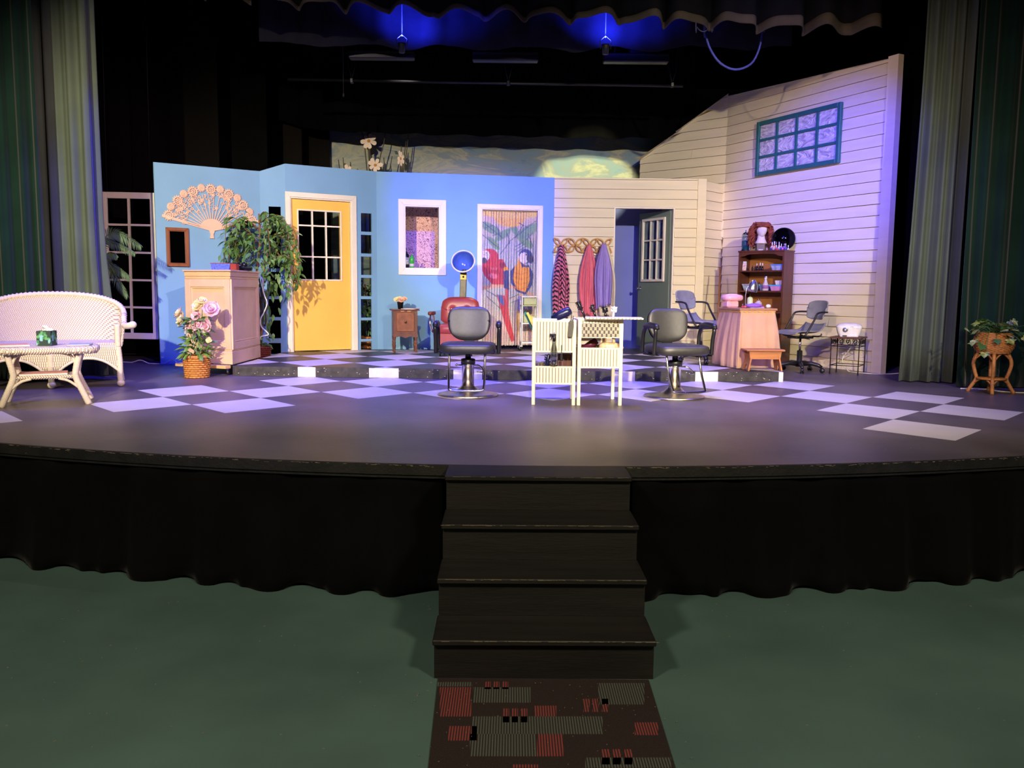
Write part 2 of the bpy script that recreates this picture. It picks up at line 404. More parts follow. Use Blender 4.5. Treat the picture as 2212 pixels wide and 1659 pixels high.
# carpet runner with striped patches
mat('carpet_base', (48, 39, 39), .95, var=.25, scale=160, bump=.5, bscale=300, spec=.05)
def stripes(nm, c1, c2, per=.011, axis=0):
    m = bpy.data.materials.new(nm); m.use_nodes = True; N = m.node_tree.nodes; Lk = m.node_tree.links; b = N['Principled BSDF']; b.inputs['Roughness'].default_value = .95
    b.inputs['Specular IOR Level'].default_value = .05
    tc = N.new('ShaderNodeTexCoord'); sp = N.new('ShaderNodeSeparateXYZ'); Lk.new(tc.outputs['Object'], sp.inputs[0])
    a = N.new('ShaderNodeMath'); a.operation = 'MULTIPLY'; a.inputs[1].default_value = 2 * PI / per; Lk.new(sp.outputs[axis], a.inputs[0])
    s_ = N.new('ShaderNodeMath'); s_.operation = 'SINE'; Lk.new(a.outputs[0], s_.inputs[0])
    nz = N.new('ShaderNodeTexNoise'); nz.inputs['Scale'].default_value = 220; Lk.new(tc.outputs['Object'], nz.inputs[0])
    ad = N.new('ShaderNodeMath'); ad.operation = 'MULTIPLY_ADD'; ad.inputs[1].default_value = .8; Lk.new(nz.outputs['Fac'], ad.inputs[0]); Lk.new(s_.outputs[0], ad.inputs[2])
    rp = N.new('ShaderNodeValToRGB'); Lk.new(ad.outputs[0], rp.inputs[0]); e = rp.color_ramp.elements
    e[0].position = .25; e[1].position = .55; e[0].color = (*lin(c2), 1); e[1].color = (*lin(c1), 1)
    Lk.new(rp.outputs[0], b.inputs['Base Color']); MAT[nm] = m
stripes('carpet_red', (122, 56, 54), (48, 39, 39)); stripes('carpet_grey', (76, 80, 74), (47, 40, 40))
cp = thing('carpet_runner', 'dark brown carpet runner with red and grey striped patches', 'carpet', (0, 0, 0))
cl, cr = fl(945, 1472, 0), fl(1402, 1474, 0); dl, dr = fl(925, 1658, 0), fl(1458, 1658, 0)
sl, sr = (dl.x - cl.x) / (dl.y - cl.y), (dr.x - cr.x) / (dr.y - cr.y); ye = 2.2
m = MB(); A_ = [(cl.x, Y0 + .02), (cr.x, Y0 + .02), (cr.x + sr * (ye - cr.y), ye), (cl.x + sl * (ye - cl.y), ye)]
m.add([(p[0], p[1], z) for z in (0, .006) for p in A_], [(4, 7, 6, 5), (0, 1, 5, 4), (1, 2, 6, 5), (2, 3, 7, 6), (3, 0, 4, 7)])
m.build('pile', 'carpet_base', cp)
PATCH = [(945, 1474, 1020, 1483, 'g'), (950, 1485, 1018, 1548, 'r'), (1022, 1485, 1146, 1518, 'g'), (1047, 1473, 1098, 1489, 'r3'), (1292, 1476, 1392, 1522, 'g'), (1260, 1510, 1314, 1538, 'r3'),
         (1086, 1531, 1139, 1561, 'r3'), (1154, 1525, 1202, 1548, 'r'), (1019, 1548, 1302, 1586, 'g'), (1015, 1586, 1158, 1634, 'g'), (1160, 1586, 1217, 1634, 'r'), (1371, 1561, 1422, 1588, 'r'),
         (968, 1569, 1030, 1600, 'r'), (1300, 1619, 1366, 1652, 'r3'), (1264, 1637, 1450, 1659, 'g'), (1106, 1652, 1162, 1659, 'r')]
for (a, b, c, d, k) in PATCH:
    spans = [(a, c)] if k != 'r3' else [(a, a + (c - a) * .26), (a + (c - a) * .36, a + (c - a) * .62), (a + (c - a) * .74, c)]
    for (a2, c2) in spans:
        q = [fl(a2, b, .006), fl(c2, b, .006), fl(c2, d, .006), fl(a2, d, .006)]; cc = sum(q, Vector()) / 4
        m = MB(); m.add([p - Vector((cc.x, cc.y, 0)) + V3(0, 0, z) for z in (-.001, .0012) for p in q], [(4, 7, 6, 5), (0, 1, 5, 4), (1, 2, 6, 5), (2, 3, 7, 6), (3, 0, 4, 7)])
        o = m.build('carpet_patch', 'carpet_red' if k[0] == 'r' else 'carpet_grey', cp); o.location = (cc.x, cc.y, 0)
m = MB()
for k in range(160): m.box((rnd.uniform(-.42, .72), rnd.uniform(2.3, 3.66), .0075), (rnd.uniform(.002, .006), .002, .0015), rnd.uniform(0, 3))
m.build('lint', 'chip_white', cp, kind='stuff')

# ---------------------------------------------------------------- platform
PF = [(-3.17, 9.60), (-2.53, 9.57), (-1.25, 9.53), (-.55, 9.43), (1.0, 9.40), (3.04, 9.50)]
PB = [(3.04, 13.3), (-3.17, 12.7)]
poly = PF + PB
m = MB(); n = len(poly); m.add([(p[0], p[1], z) for z in (SZ, PZ) for p in poly], [tuple(range(n, 2 * n))] + [(i, (i + 1) % n, n + (i + 1) % n, n + i) for i in range(n)])
plat = struct(m.build('floor_platform', 'platform_black'), 'low platform with black and white checked top', 'platform')
def clip(pl, a, b, c):                                     # keep a x + b y <= c
    out = []
    for i in range(len(pl)):
        p, q = pl[i], pl[(i + 1) % len(pl)]; dp, dq = a * p[0] + b * p[1] - c, a * q[0] + b * q[1] - c
        if dp <= 0: out.append(p)
        if (dp < 0) != (dq < 0) and abs(dp - dq) > 1e-9:
            t = dp / (dp - dq); out.append((p[0] + (q[0] - p[0]) * t, p[1] + (q[1] - p[1]) * t))
    return out
PX, PY, QX, QY = .447, .487, .345, .41
def yfront(x):
    for (a, b) in zip(PF, PF[1:]):
        if a[0] <= x <= b[0]: return a[1] + (b[1] - a[1]) * (x - a[0]) / (b[0] - a[0])
    return 9.5
for i in range(-9, 8):
    for j in range(17, 28):
        # seam between the two halves of the platform at x = .62
        for half in (0, 1):
            cx, cy = QX + i * PX, QY + j * PY - (.20 if half else 0)
            if (i + j) % 2 or j % 2: continue
            q = [(cx - PX * .992, cy), (cx, cy - PY * .992), (cx + PX * .992, cy), (cx, cy + PY * .992)]
            q = clip(q, 1, 0, .62) if half == 0 else clip(q, -1, 0, -.625)
            q = clip(clip(q, -1, 0, 3.165), 1, 0, 3.035) if q else q
            if not q: continue
            for (a, b) in zip(PF, PF[1:]):                   # front edge
                ex, ey = b[0] - a[0], b[1] - a[1]
                if len(q) < 3: break
                if max(p[0] for p in q) < a[0] or min(p[0] for p in q) > b[0]: continue
                if len(q) > 2: q = clip(q, ey, -ex, ey * a[0] - ex * a[1])
            if len(q) < 3: continue
            q = clip(q, 0, 1, 12.6)
            if len(q) < 3: continue
            mx, my = sum(p[0] for p in q) / len(q), sum(p[1] for p in q) / len(q); n = len(q)
            m = MB(); m.add([(p[0] - mx, p[1] - my, z) for z in (0, .0012) for p in q], [tuple(range(n, 2 * n))] + [(k, (k + 1) % n, n + (k + 1) % n, n + k) for k in range(n)])
            o = m.build('painted_square', 'square_white', plat); o.location = (mx, my, PZ)
# front edge painted in blocks
EDGE = [(505, 646, 0), (646, 685, 1), (685, 802, 0), (802, 866, 1), (866, 978, 0), (978, 1041, 1), (1041, 1319, 0), (1319, 1369, 1), (1369, 1497, 0), (1497, 1545, 1), (1545, 1673, 0), (1673, 1691, 1)]
for (a, b, wh) in EDGE:
    xa, xb = fl(a, 815)[0], fl(b, 815)[0]; xa = max(-3.17, fl(a, 813 if a < 900 else 822)[0]); xb = min(3.04, fl(b, 813 if b < 900 else 822)[0])
    cuts = [xa] + [p[0] for p in PF if xa + .01 < p[0] < xb - .01] + [xb]
    m = MB()
    for (p, q) in zip(cuts, cuts[1:]):
        yp, yq = yfront(p), yfront(q); m.beam((p, yp - .006, (SZ + PZ) / 2), (q, yq - .006, (SZ + PZ) / 2), .012, PZ - SZ - .004)
    m.build('edge_board', 'edge_white' if wh else 'platform_edge', plat)
m = MB()
for k in range(90):
    x = rnd.uniform(-3.1, 3.0); wht = rnd.random(); m.box((x, yfront(x) - .0125, SZ + rnd.uniform(.01, .105)), (rnd.uniform(.003, .016), .002, rnd.uniform(.002, .005)))
m.build('paint_flecks', 'edge_white', plat, kind='stuff')

# ---------------------------------------------------------------- black stage house
struct(MB().box((0, 17.05, 4), (20, .1, 8.2)).build('wall_back', 'drape_black'), 'black back wall of the stage', 'wall')
struct(MB().box((-8.3, 11.5, 4), (.1, 11, 8.2)).build('wall_left', 'drape_black'), 'black left wing wall of the stage', 'wall')
struct(MB().box((8.3, 11.5, 4), (.1, 11, 8.2)).build('wall_right', 'drape_black'), 'black right wing wall of the stage', 'wall')
struct(MB().box((0, 13.4, 7.3), (20, 7.4, .1)).build('ceiling', 'drape_black'), 'black ceiling above the stage', 'ceiling')

# ---------------------------------------------------------------- flats of the set
A0, A1, BC, CD, DE, E1 = (-4.54, 10.94), (-3.43, 11.70), (-3.10, 11.76), (-1.975, 12.45), (.606, 12.95), (2.86, 12.97)
G0, GC, G1 = (2.10, 14.45), (3.27, 13.40), (4.60, 10.66)
ZT = 3.426
def flat(name, A, B, z0, z1, holes, t, mt, label, z1b=None):
    L = math.hypot(B[0] - A[0], B[1] - A[1]); M = wf(A, B)
    sx = sorted({0, L} | {h[0] for h in holes} | {h[1] for h in holes}); sz = sorted({z0, z1} | {h[2] for h in holes} | {h[3] for h in holes})
    def zz(s, z): return z if z1b is None or z < z1 - 1e-6 else z1 + (z1b - z1) * s / L
    solid = [[not any(h[0] - 1e-6 <= (sx[i] + sx[i + 1]) / 2 <= h[1] + 1e-6 and h[2] - 1e-6 <= (sz[j] + sz[j + 1]) / 2 <= h[3] + 1e-6 for h in holes) for j in range(len(sz) - 1)] for i in range(len(sx) - 1)]
    m = MB()
    ok = lambda i, j: 0 <= i < len(sx) - 1 and 0 <= j < len(sz) - 1 and solid[i][j]
    for i in range(len(sx) - 1):
        for j in range(len(sz) - 1):
            if not solid[i][j]: continue
            a, b, c, d = sx[i], sx[i + 1], sz[j], sz[j + 1]
            P = lambda s, z, y: (s, y, zz(s, z))
            m.add([P(a, c, 0), P(b, c, 0), P(b, d, 0), P(a, d, 0)], [(0, 1, 2, 3)]); m.add([P(a, c, t), P(a, d, t), P(b, d, t), P(b, c, t)], [(0, 1, 2, 3)])
            if not ok(i - 1, j): m.add([P(a, c, 0), P(a, d, 0), P(a, d, t), P(a, c, t)], [(0, 1, 2, 3)])
            if not ok(i + 1, j): m.add([P(b, c, 0), P(b, c, t), P(b, d, t), P(b, d, 0)], [(0, 1, 2, 3)])
            if not ok(i, j - 1): m.add([P(a, c, 0), P(a, c, t), P(b, c, t), P(b, c, 0)], [(0, 1, 2, 3)])
            if not ok(i, j + 1): m.add([P(a, d, 0), P(b, d, 0), P(b, d, t), P(a, d, t)], [(0, 1, 2, 3)])
    o = m.build(name, mt); o.matrix_world = M
    return struct(o, label, 'wall')
def hole(u0, v0, u1, v1, A, B):
    a, b = onw(u0, v0, A, B), onw(u1, v1, A, B); return (a[0], b[0], b[1], a[1])
wA = flat('wall_blue_left', A0, A1, SZ, 3.315, [], .03, 'wall_blue', 'sky blue flat behind the carved fan and mirror')
# narrow flat left of the yellow door: a column of openings
col_l = [(445, 484), (491, 530), (537, 576), (583, 622), (629, 640), (645, 684), (692, 731), (740, 764)]
col_l = [(446, 486), (493, 533), (540, 580), (587, 640), (646, 685), (692, 731), (741, 765)]
wB = flat('wall_blue_corner', A1, BC, SZ, 3.315, [hole(580, a, 607, b, A1, BC) for a, b in col_l], .03, 'wall_blue', 'narrow blue flat with a column of openings behind the ficus', z1b=ZT)
d_in = hole(626, 425, 763, 762, BC, CD); d_in = (d_in[0], d_in[1], PZ, d_in[3])
col_r = [(460, 501), (507, 548), (554, 594), (600, 640), (646, 686), (692, 732), (738, 757)]
wC = flat('wall_blue_door', BC, CD, PZ, ZT, [d_in] + [hole(779.5, a, 803.5, b, BC, CD) for a, b in col_r], .03, 'wall_blue', 'blue flat holding the yellow door and a column of square openings')
w_in = hole(873, 443, 951, 582, CD, DE); p_in = hole(1040, 450, 1160, 748, CD, DE); p_in = (p_in[0], p_in[1], PZ, p_in[3])
wD = flat('wall_blue_back', CD, DE, PZ, ZT, [w_in, p_in], .03, 'wall_blue', 'blue back flat with the window and the bead curtain doorway')
e_in = hole(1327, 447, 1449, 750, DE, E1); e_in = (e_in[0], e_in[1], PZ, e_in[3])
wE = flat('wall_siding_back', DE, E1, PZ, ZT, [e_in], .03, 'siding_gap_shade', 'white clapboard flat with the open doorway and robe rack')

# clapboards, one by one
def planks(parent, L, z0, ztop, phase, holes=(), top=None, seed=1, step=.141, joints=.35, bow=.004):
    r = random.Random(seed); k = math.floor((z0 - phase) / step)
    while phase + k * step < ztop:
        zb, zt = phase + k * step, phase + (k + 1) * step - .005; k += 1
        za, zc = max(zb, z0), min(zt, ztop)
        if zc - za < .01: continue
        runs = [(0, L)]
        for h in holes:
            if h[2] < zc - .02 and h[3] > za + .02:
                nr = []
                for (a, b) in runs:
                    if h[0] > a: nr.append((a, min(b, h[0])))
                    if h[1] < b: nr.append((max(a, h[1]), b))
                runs = [q for q in nr if q[1] - q[0] > .02]
                if h[3] < zc - .01:                          # short filler above the opening
                    m = MB(); th = .023; f = lambda z: .005 + (th - .005) * (zt - z) / (zt - zb)
                    m.add([(s, y, z) for s in (h[0], h[1]) for (y, z) in ((-f(h[3]), h[3]), (-f(zc), zc), (0, zc), (0, h[3]))], [(0, 1, 2, 3), (7, 6, 5, 4), (0, 4, 5, 1), (1, 5, 6, 2), (2, 6, 7, 3), (3, 7, 4, 0)]); m.build('plank', 'siding_white', parent)
        for (a, b) in runs:
            segs = [(a, b)]
            if b - a > 1 and r.random() < joints: c = r.uniform(a + .3, b - .3); segs = [(a, c - .001), (c + .001, b)]
            for (a2, b2) in segs:
                N_ = 6; p1, p2, am = r.uniform(0, 6), r.uniform(2, 5), bow * r.uniform(.3, 1.5)
                vs = []; dead = 0
                for i in range(N_ + 1):
                    s = a2 + (b2 - a2) * i / N_; lim = top(s) if top else ztop
                    tb, tt = min(za, lim), min(zc, lim)
                    dead += tt - tb < .004
                    th = .023 + am * math.sin(p1 + p2 * s); f = lambda z: .005 + (th - .005) * (zt - z) / (zt - zb)
                    vs += [(s, -f(tb), tb), (s, -f(tt), tt), (s, 0, tt), (s, 0, tb)]
                if dead > N_: continue
                fs = [(0, 1, 2, 3), (N_ * 4 + 3, N_ * 4 + 2, N_ * 4 + 1, N_ * 4)]
                for i in range(N_):
                    for q in range(4): w2 = (q + 1) % 4; fs.append((i * 4 + q, (i + 1) * 4 + q, (i + 1) * 4 + w2, i * 4 + w2))
                m = MB(); m.add(vs, fs); m.build('plank', 'siding_white', parent)
LE = math.hypot(E1[0] - DE[0], E1[1] - DE[1])
pe = onw(1250, 428.5, DE, E1)[1]
planks(wE, LE - .1, PZ, ZT, pe % .141 + .141 * 4, [e_in], seed=3)
MB().box((LE - .05, -.018, (PZ + ZT) / 2), (.12, .036, ZT - PZ)).build('corner_board', 'siding_white', wE)
MB().box((LE + .005, .05, (PZ + ZT) / 2), (.03, .14, ZT - PZ)).build('corner_board', 'siding_white', wE)
FA, FB = (E1[0] + .02, E1[1] + .05), (GC[0] - .03, GC[1] + .03)
wF = flat('wall_siding_return', FA, FB, SZ, ZT - .02, [], .03, 'siding_gap_shade', 'short white clapboard return behind the broom')
planks(wF, math.hypot(FB[0] - FA[0], FB[1] - FA[1]), SZ, ZT - .02, pe % .141 + .141 * 4, seed=4)
# tall gabled side wall in two planes
LG0, LG1 = math.hypot(GC[0] - G0[0], GC[1] - G0[1]), math.hypot(G1[0] - GC[0], G1[1] - GC[1])
g_a = onw(1380, 350, G0, GC); g_b = onw(1560, 213, G0, GC); g_c = onw(1565, 210, GC, G1); g_d = onw(1930, 126, GC, G1)
tG0 = lambda s: g_a[1] + (g_b[1] - g_a[1]) * (s - g_a[0]) / (g_b[0] - g_a[0]); tG1 = lambda s: g_c[1] + (g_d[1] - g_c[1]) * (s - g_c[0]) / (g_d[0] - g_c[0])
def gable(nm, A, B, L, tf, label, mt='siding_gap_shade'):
    m = MB(); m.prism([(0, SZ), (L, SZ), (L, tf(L)), (0, tf(0))], .03); o = m.build(nm, mt); o.matrix_world = wf(A, B); return struct(o, label, 'wall')
pg = onw(1720, 613, GC, G1)[1]
wG0 = gable('wall_siding_gable', G0, GC, LG0, tG0, 'sloping white clapboard gable rising behind the doorway flat')
planks(wG0, LG0, 2.6, 6, pg % .141 + .141 * 4, top=tG0, seed=8)
wG1 = gable('wall_siding_right', GC, G1, LG1, tG1, 'tall white clapboard side wall with the green window')
planks(wG1, LG1 - .07, SZ, 6, pg % .141 + .141 * 4, top=tG1, seed=9, joints=.6, bow=.006)
MB().box((LG1 + .01, .0, (SZ + tG1(LG1) + .02) / 2), (.15, .09, tG1(LG1) + .03 - SZ)).build('corner_board', 'siding_white', wG1)
# ---------------------------------------------------------------- drapes
def drape(nm, path, z0, z1, folds, amp, mt, label, seed=1, group=None, nz=14, flare=None, zfun=None, cat='curtain', per=18, thick=.006):
    r = random.Random(seed); P = [Vector((p[0], p[1], 0)) for p in path]; L = [0]
    for a, b in zip(P, P[1:]): L.append(L[-1] + (b - a).length)
    ph = [r.uniform(0, 6.28) for _ in range(5)]
    def fn(u, v):
        s = u * L[-1]; i = max(k for k in range(len(P) - 1) if L[k] <= s + 1e-9 or k == 0); t = (s - L[i]) / (L[i + 1] - L[i]); p = P[i].lerp(P[i + 1], t)
        d = (P[i + 1] - P[i]).normalized(); nn = Vector((d.y, -d.x, 0))
        a = 2 * PI * folds * u
        w_ = math.sin(a + ph[0] + .9 * math.sin(a * .37 + ph[1])) + .25 * math.sin(a * 2.3 + ph[2]) + .3 * math.sin(a * .61 + ph[3] + v * .8)
        w_ = math.copysign(abs(w_ / 1.4) ** .75, w_)
        q = p + nn * amp * w_ * (.75 + .35 * v)
        za = zfun(u) if zfun else z0
        q.z = z1 + (za - z1) * v
        if flare: q += flare(u, v)
        return q
    m = MB(); m.sheet(fn, int(folds * per), nz); o = m.build(nm, mt, thick=thick)
    return tag(o, label, cat, group)
g = lambda u, v, y: (at(u, v, y).x, y)
drape('stage_curtain', [g(-190, 500, 8.6), g(92, 500, 9.0)], SZ + .02, 6.8, 7, .05, 'velvet_shaded', 'green velvet stage curtain at the far left edge, coloured as in shade', 3)
drape('tab_curtain', [g(64, 500, 9.5), g(207, 500, 9.42), (g(207, 500, 9.42)[0] - .01, 9.55)], SZ + .015, 6.8, 4.5, .055, 'velvet_lit', 'green velvet curtain hanging behind the wicker loveseat, coloured as lit', 5,
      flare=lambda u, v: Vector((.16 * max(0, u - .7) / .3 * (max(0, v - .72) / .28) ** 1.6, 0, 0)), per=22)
drape('tab_curtain', [g(1976, 500, 9.66), g(2082, 500, 9.5)], SZ + .012, 6.8, 4, .055, 'velvet_lit', 'green velvet curtain hanging beside the tall clapboard wall, coloured as lit', 8,
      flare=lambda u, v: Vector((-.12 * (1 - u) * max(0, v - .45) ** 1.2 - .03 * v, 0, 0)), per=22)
drape('stage_curtain', [g(2084, 500, 9.12), g(2420, 500, 9.0)], SZ + .01, 6.8, 7, .05, 'velvet_shaded', 'green velvet stage curtain behind the ivy stand, coloured as in shade', 12,
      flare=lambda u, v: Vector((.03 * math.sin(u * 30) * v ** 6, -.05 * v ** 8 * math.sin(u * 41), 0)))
for (a, b, y, z1, mt, lab, sd) in ((130, 236, 12.2, 6.9, 'drape_black', 'black masking drape seen above the white lattice frame', 2), (232, 473, 12.6, 6.3, 'masking_black', 'wide black masking panel above the blue flat with the fan', 3),
                                   (470, 577, 13.3, 6.9, 'drape_black', 'narrow black masking drape left of the yellow door flat', 4), (572, 652, 14.3, 4.95, 'masking_brown', 'dark brown masking panel beside the sky backdrop', 5),
                                   (648, 712, 14.8, 4.5, 'masking_brown', 'brown black masking panel touching the sky backdrop edge', 6), (1905, 2120, 11.6, 6.9, 'drape_black', 'black masking drape between the clapboard wall and lit curtain', 7)):
    drape('masking_drape', [g(a, 300, y), g(b, 300, y + .06)], SZ + .02, z1, 3, .012, mt, lab, sd, 'black masking', nz=2)
# borders overhead
def bz(pts, y):                                            # bottom line from points of the photograph
    q = [at(u, v, y) for u, v in pts]
    def f(u):
        x = q[0].x + (q[-1].x - q[0].x) * u
        for a, b in zip(q, q[1:]):
            if a.x <= x <= b.x + 1e-6: return a.z + (b.z - a.z) * (x - a.x) / (b.x - a.x)
        return q[-1].z
    return q[0].x, q[-1].x, f
x0, x1, f1 = bz([(330, -22), (640, 8), (1000, 34), (1250, 40), (1560, 55), (1893, 72)], 9.9)
bd = thing('border_curtain', 'black front border curtain with a wavy grey hem overhead', 'border curtain')
for (nm, mt, lo, hi, off) in (('cloth', 'border_cloth', lambda u: f1(u) + .005, 6.6, .012), ('hem', 'border_grey', f1, None, 0)):
    def fn(u, v, lo=lo, hi=hi, off=off):
        x = x0 + (x1 - x0) * u; s = x * 2 * PI / .52
        w_ = math.sin(s + .7 * math.sin(s * .31)) + .35 * math.sin(s * 1.9 + 1)
        za = lo(u) - .022 * w_; zb = hi or za + .05 + .09 * u ** 3
        return Vector((x + .05 * math.cos(s), 9.9 + off + .12 * w_, zb + (za - zb) * v))
    MB().sheet(fn, 300, 3).build(nm, mt, bd, thick=.006)
x0b, x1b, f2 = bz([(560, 90), (760, 98), (1000, 103), (1330, 108), (1560, 104), (1705, 108)], 11.0)
drape('border_curtain', [(x0b, 11.05), (x1b, 10.95)], 5, 6.7, 9, .05, 'border_blue', 'second border curtain glowing blue behind the front hem', 4, zfun=lambda u: f2(u) + .03 * math.sin(u * 40), nz=6, cat='border curtain')
x0c, x1c, f3 = bz([(585, 258), (700, 283), (900, 290), (1190, 296), (1500, 300)], 14.1)
drape('border_curtain', [(x0c, 14.1), (x1c, 14.1)], 5, 7.0, 16, .03, 'drape_black', 'black border curtain hanging in front of the sky backdrop', 6, zfun=lambda u: f3(u) + .015 * math.sin(u * 60), nz=3, cat='border curtain')

# painted sky backdrop
def sky(nm):
    m = bpy.data.materials.new(nm); m.use_nodes = True; N = m.node_tree.nodes; Lk = m.node_tree.links; b = N['Principled BSDF']; b.inputs['Roughness'].default_value = .9; b.inputs['Specular IOR Level'].default_value = .1
    tc = N.new('ShaderNodeTexCoord'); mp = N.new('ShaderNodeMapping'); mp.inputs['Scale'].default_value = (.55, 1, 1.7); Lk.new(tc.outputs['Object'], mp.inputs[0])
    n1 = N.new('ShaderNodeTexNoise'); n1.inputs['Scale'].default_value = 1.5; n1.inputs['Detail'].default_value = 9; n1.inputs['Roughness'].default_value = .62; n1.inputs['Distortion'].default_value = 1.1; Lk.new(mp.outputs[0], n1.inputs[0])
    rp = N.new('ShaderNodeValToRGB'); Lk.new(n1.outputs['Fac'], rp.inputs[0]); e = rp.color_ramp.elements
    e[0].position = .30; e[0].color = (*lin((104, 122, 138)), 1); e[1].position = .72; e[1].color = (*lin((200, 192, 158)), 1)
    for p, c in ((.42, (128, 152, 164)), (.50, (136, 148, 150)), (.57, (174, 174, 150)), (.62, (148, 156, 152))): k = e.new(p); k.color = (*lin(c), 1)
    Lk.new(rp.outputs[0], b.inputs['Base Color']); MAT[nm] = m
sky('sky_paint')
xl, xr = at(711, 330, 15.0).x, at(1700, 330, 15.0).x
m = MB(); m.box(((xl + xr) / 2, 15.02, 3.0), (xr - xl, .02, 4.4)); tag(m.build('sky_backdrop', 'sky_paint'), 'painted backdrop of a cloudy sky behind the flats', 'backdrop')

# batten, strip lights, cables
pb, pe_ = at(622, 172, 12.2), at(1475, 186, 12.2)
bt = thing('lighting_batten', 'thin metal pipe batten hanging across above the set', 'pipe', pb)
MB().cyl((0, 0, 0), pe_ - pb, .019, 10).build('pipe', 'metal_dark', bt)
for (u, v) in ((760, 176), (1098, 181), (1452, 185)):
    p = at(u, v, 12.2) - pb; MB().box(p + V3(0, 0, .01), (.05, .06, .07), bev=.01).build('clamp', 'metal_dark', bt)
    MB().tube([p + V3(0, 0, .03), p + V3(-.05, 0, .22), p + V3(-.055, 0, .42), p + V3(-.05, 0, 2.2)], .005, 6).build('cable', 'metal_dark', bt)
    MB().tube([p + V3(0, 0, .03), p + V3(.05, 0, .22), p + V3(.055, 0, .42), p + V3(.05, 0, 2.2)], .005, 6).build('cable', 'metal_dark', bt)
pd = at(742, 203, 12.15); m = MB(); m.cyl(pd, pd + V3(0, 0, 2.1), .004, 6); m.ball(pd - V3(0, 0, .015), (.014, .014, .028), 8, 6); tag(m.build('drop_line', 'rope'), 'thin line with a small weight hanging by the batten', 'rope')
for (a, b, v0, v1, lab) in ((757, 893, 112, 128, 'long black strip light hanging leftmost of three'), (1023, 1160, 115, 133, 'long black strip light hanging in the middle of three'), (1305, 1441, 118, 136, 'long black strip light hanging rightmost of three')):
    p = at((a + b) / 2, (v0 + v1) / 2, 11.5); Lh = (b - a) * 11.5 / F; h = (v1 - v0) * 11.5 / F
    t_ = thing('strip_light', lab, 'stage light', p, 0, 'strip lights')
    MB().box((0, 0, 0), (Lh, .14, h), bev=.012).build('housing', 'metal_dark', t_)
    MB().box((0, -.075, h * .28), (Lh * .98, .02, h * .2)).build('lip', 'matte_black', t_)
    MB().box((Lh * .1, 0, h * .5 + .03), (Lh * .4, .08, .06), bev=.01).build('ballast', 'matte_black', t_)
    for q in (-.32, .32): MB().cyl((q * Lh, 0, h * .5), (q * Lh, 0, 2.2), .012, 8).build('hanger', 'matte_black', t_)
# small blue uplights clamped between the strips, washing the second border
for (u, v, lab) in ((868, 103, 'small black spotlight glowing blue left of the middle strip light'), (1308, 106, 'small black spotlight glowing blue above the right strip light')):
    p = at(u, v, 10.55); t_ = thing('spotlight', lab, 'stage light', p)
    MB().lathe([(0, -.06), (.035, -.06), (.045, .03), (.05, .05), (.0, .05)], 14).build('can', 'matte_black', t_)
    MB().tube([(-.06, 0, 0), (-.065, 0, .06), (-.065, .0, .1), (0, .02, .16), (.065, 0, .1), (.065, 0, .06), (.06, 0, 0)], .006, 6).build('yoke', 'matte_black', t_)
    MB().cyl((0, .03, .14), (0, .03, 2.4), .008, 6).build('hanger', 'matte_black', t_)
    l = spot('uplight', p + V3(.0, .0, .06), p + V3(.1, .16, .55), 560, (.02, .03, 1), 140, 1, .03)
mat('cable_blue', (60, 64, 150), .5); mat('cable_white', (190, 190, 190), .5)
def cable(nm, px, y, r, mt, label, cat='cable'):
    q = [at(u, v, y) for u, v in px]; m = MB(); P = []
    for i in range(len(q) - 1):
        a, b, c, d = q[max(0, i - 1)], q[i], q[i + 1], q[min(len(q) - 1, i + 2)]
        for k in range(4):
            t = k / 4; P.append(.5 * ((2 * b) + (c - a) * t + (2 * a - 5 * b + 4 * c - d) * t * t + (3 * b - a - 3 * c + d) * t ** 3))
    P.append(q[-1]); m.tube(P, r, 6); return tag(m.build(nm, mt), label, cat)
cable('cable', [(1518, -420), (1522, 40), (1524, 70), (1534, 105), (1556, 136), (1588, 150), (1622, 138), (1640, 105), (1648, 62), (1650, 30), (1652, -420)], 10.4, .013, 'cable_blue', 'thick blue lit cable looping down under the border')
cable('cable', [(1500, -420), (1503, 30), (1506, 58), (1520, 68), (1534, 56), (1541, 30), (1543, -420)], 10.35, .006, 'cable_white', 'thin pale cable loop beside the thick blue cable')
l = spot('cable_blue_light', (3.2, 7.2, 5.0), at(1600, 110, 10.4), 90, BLU, 30, .8)

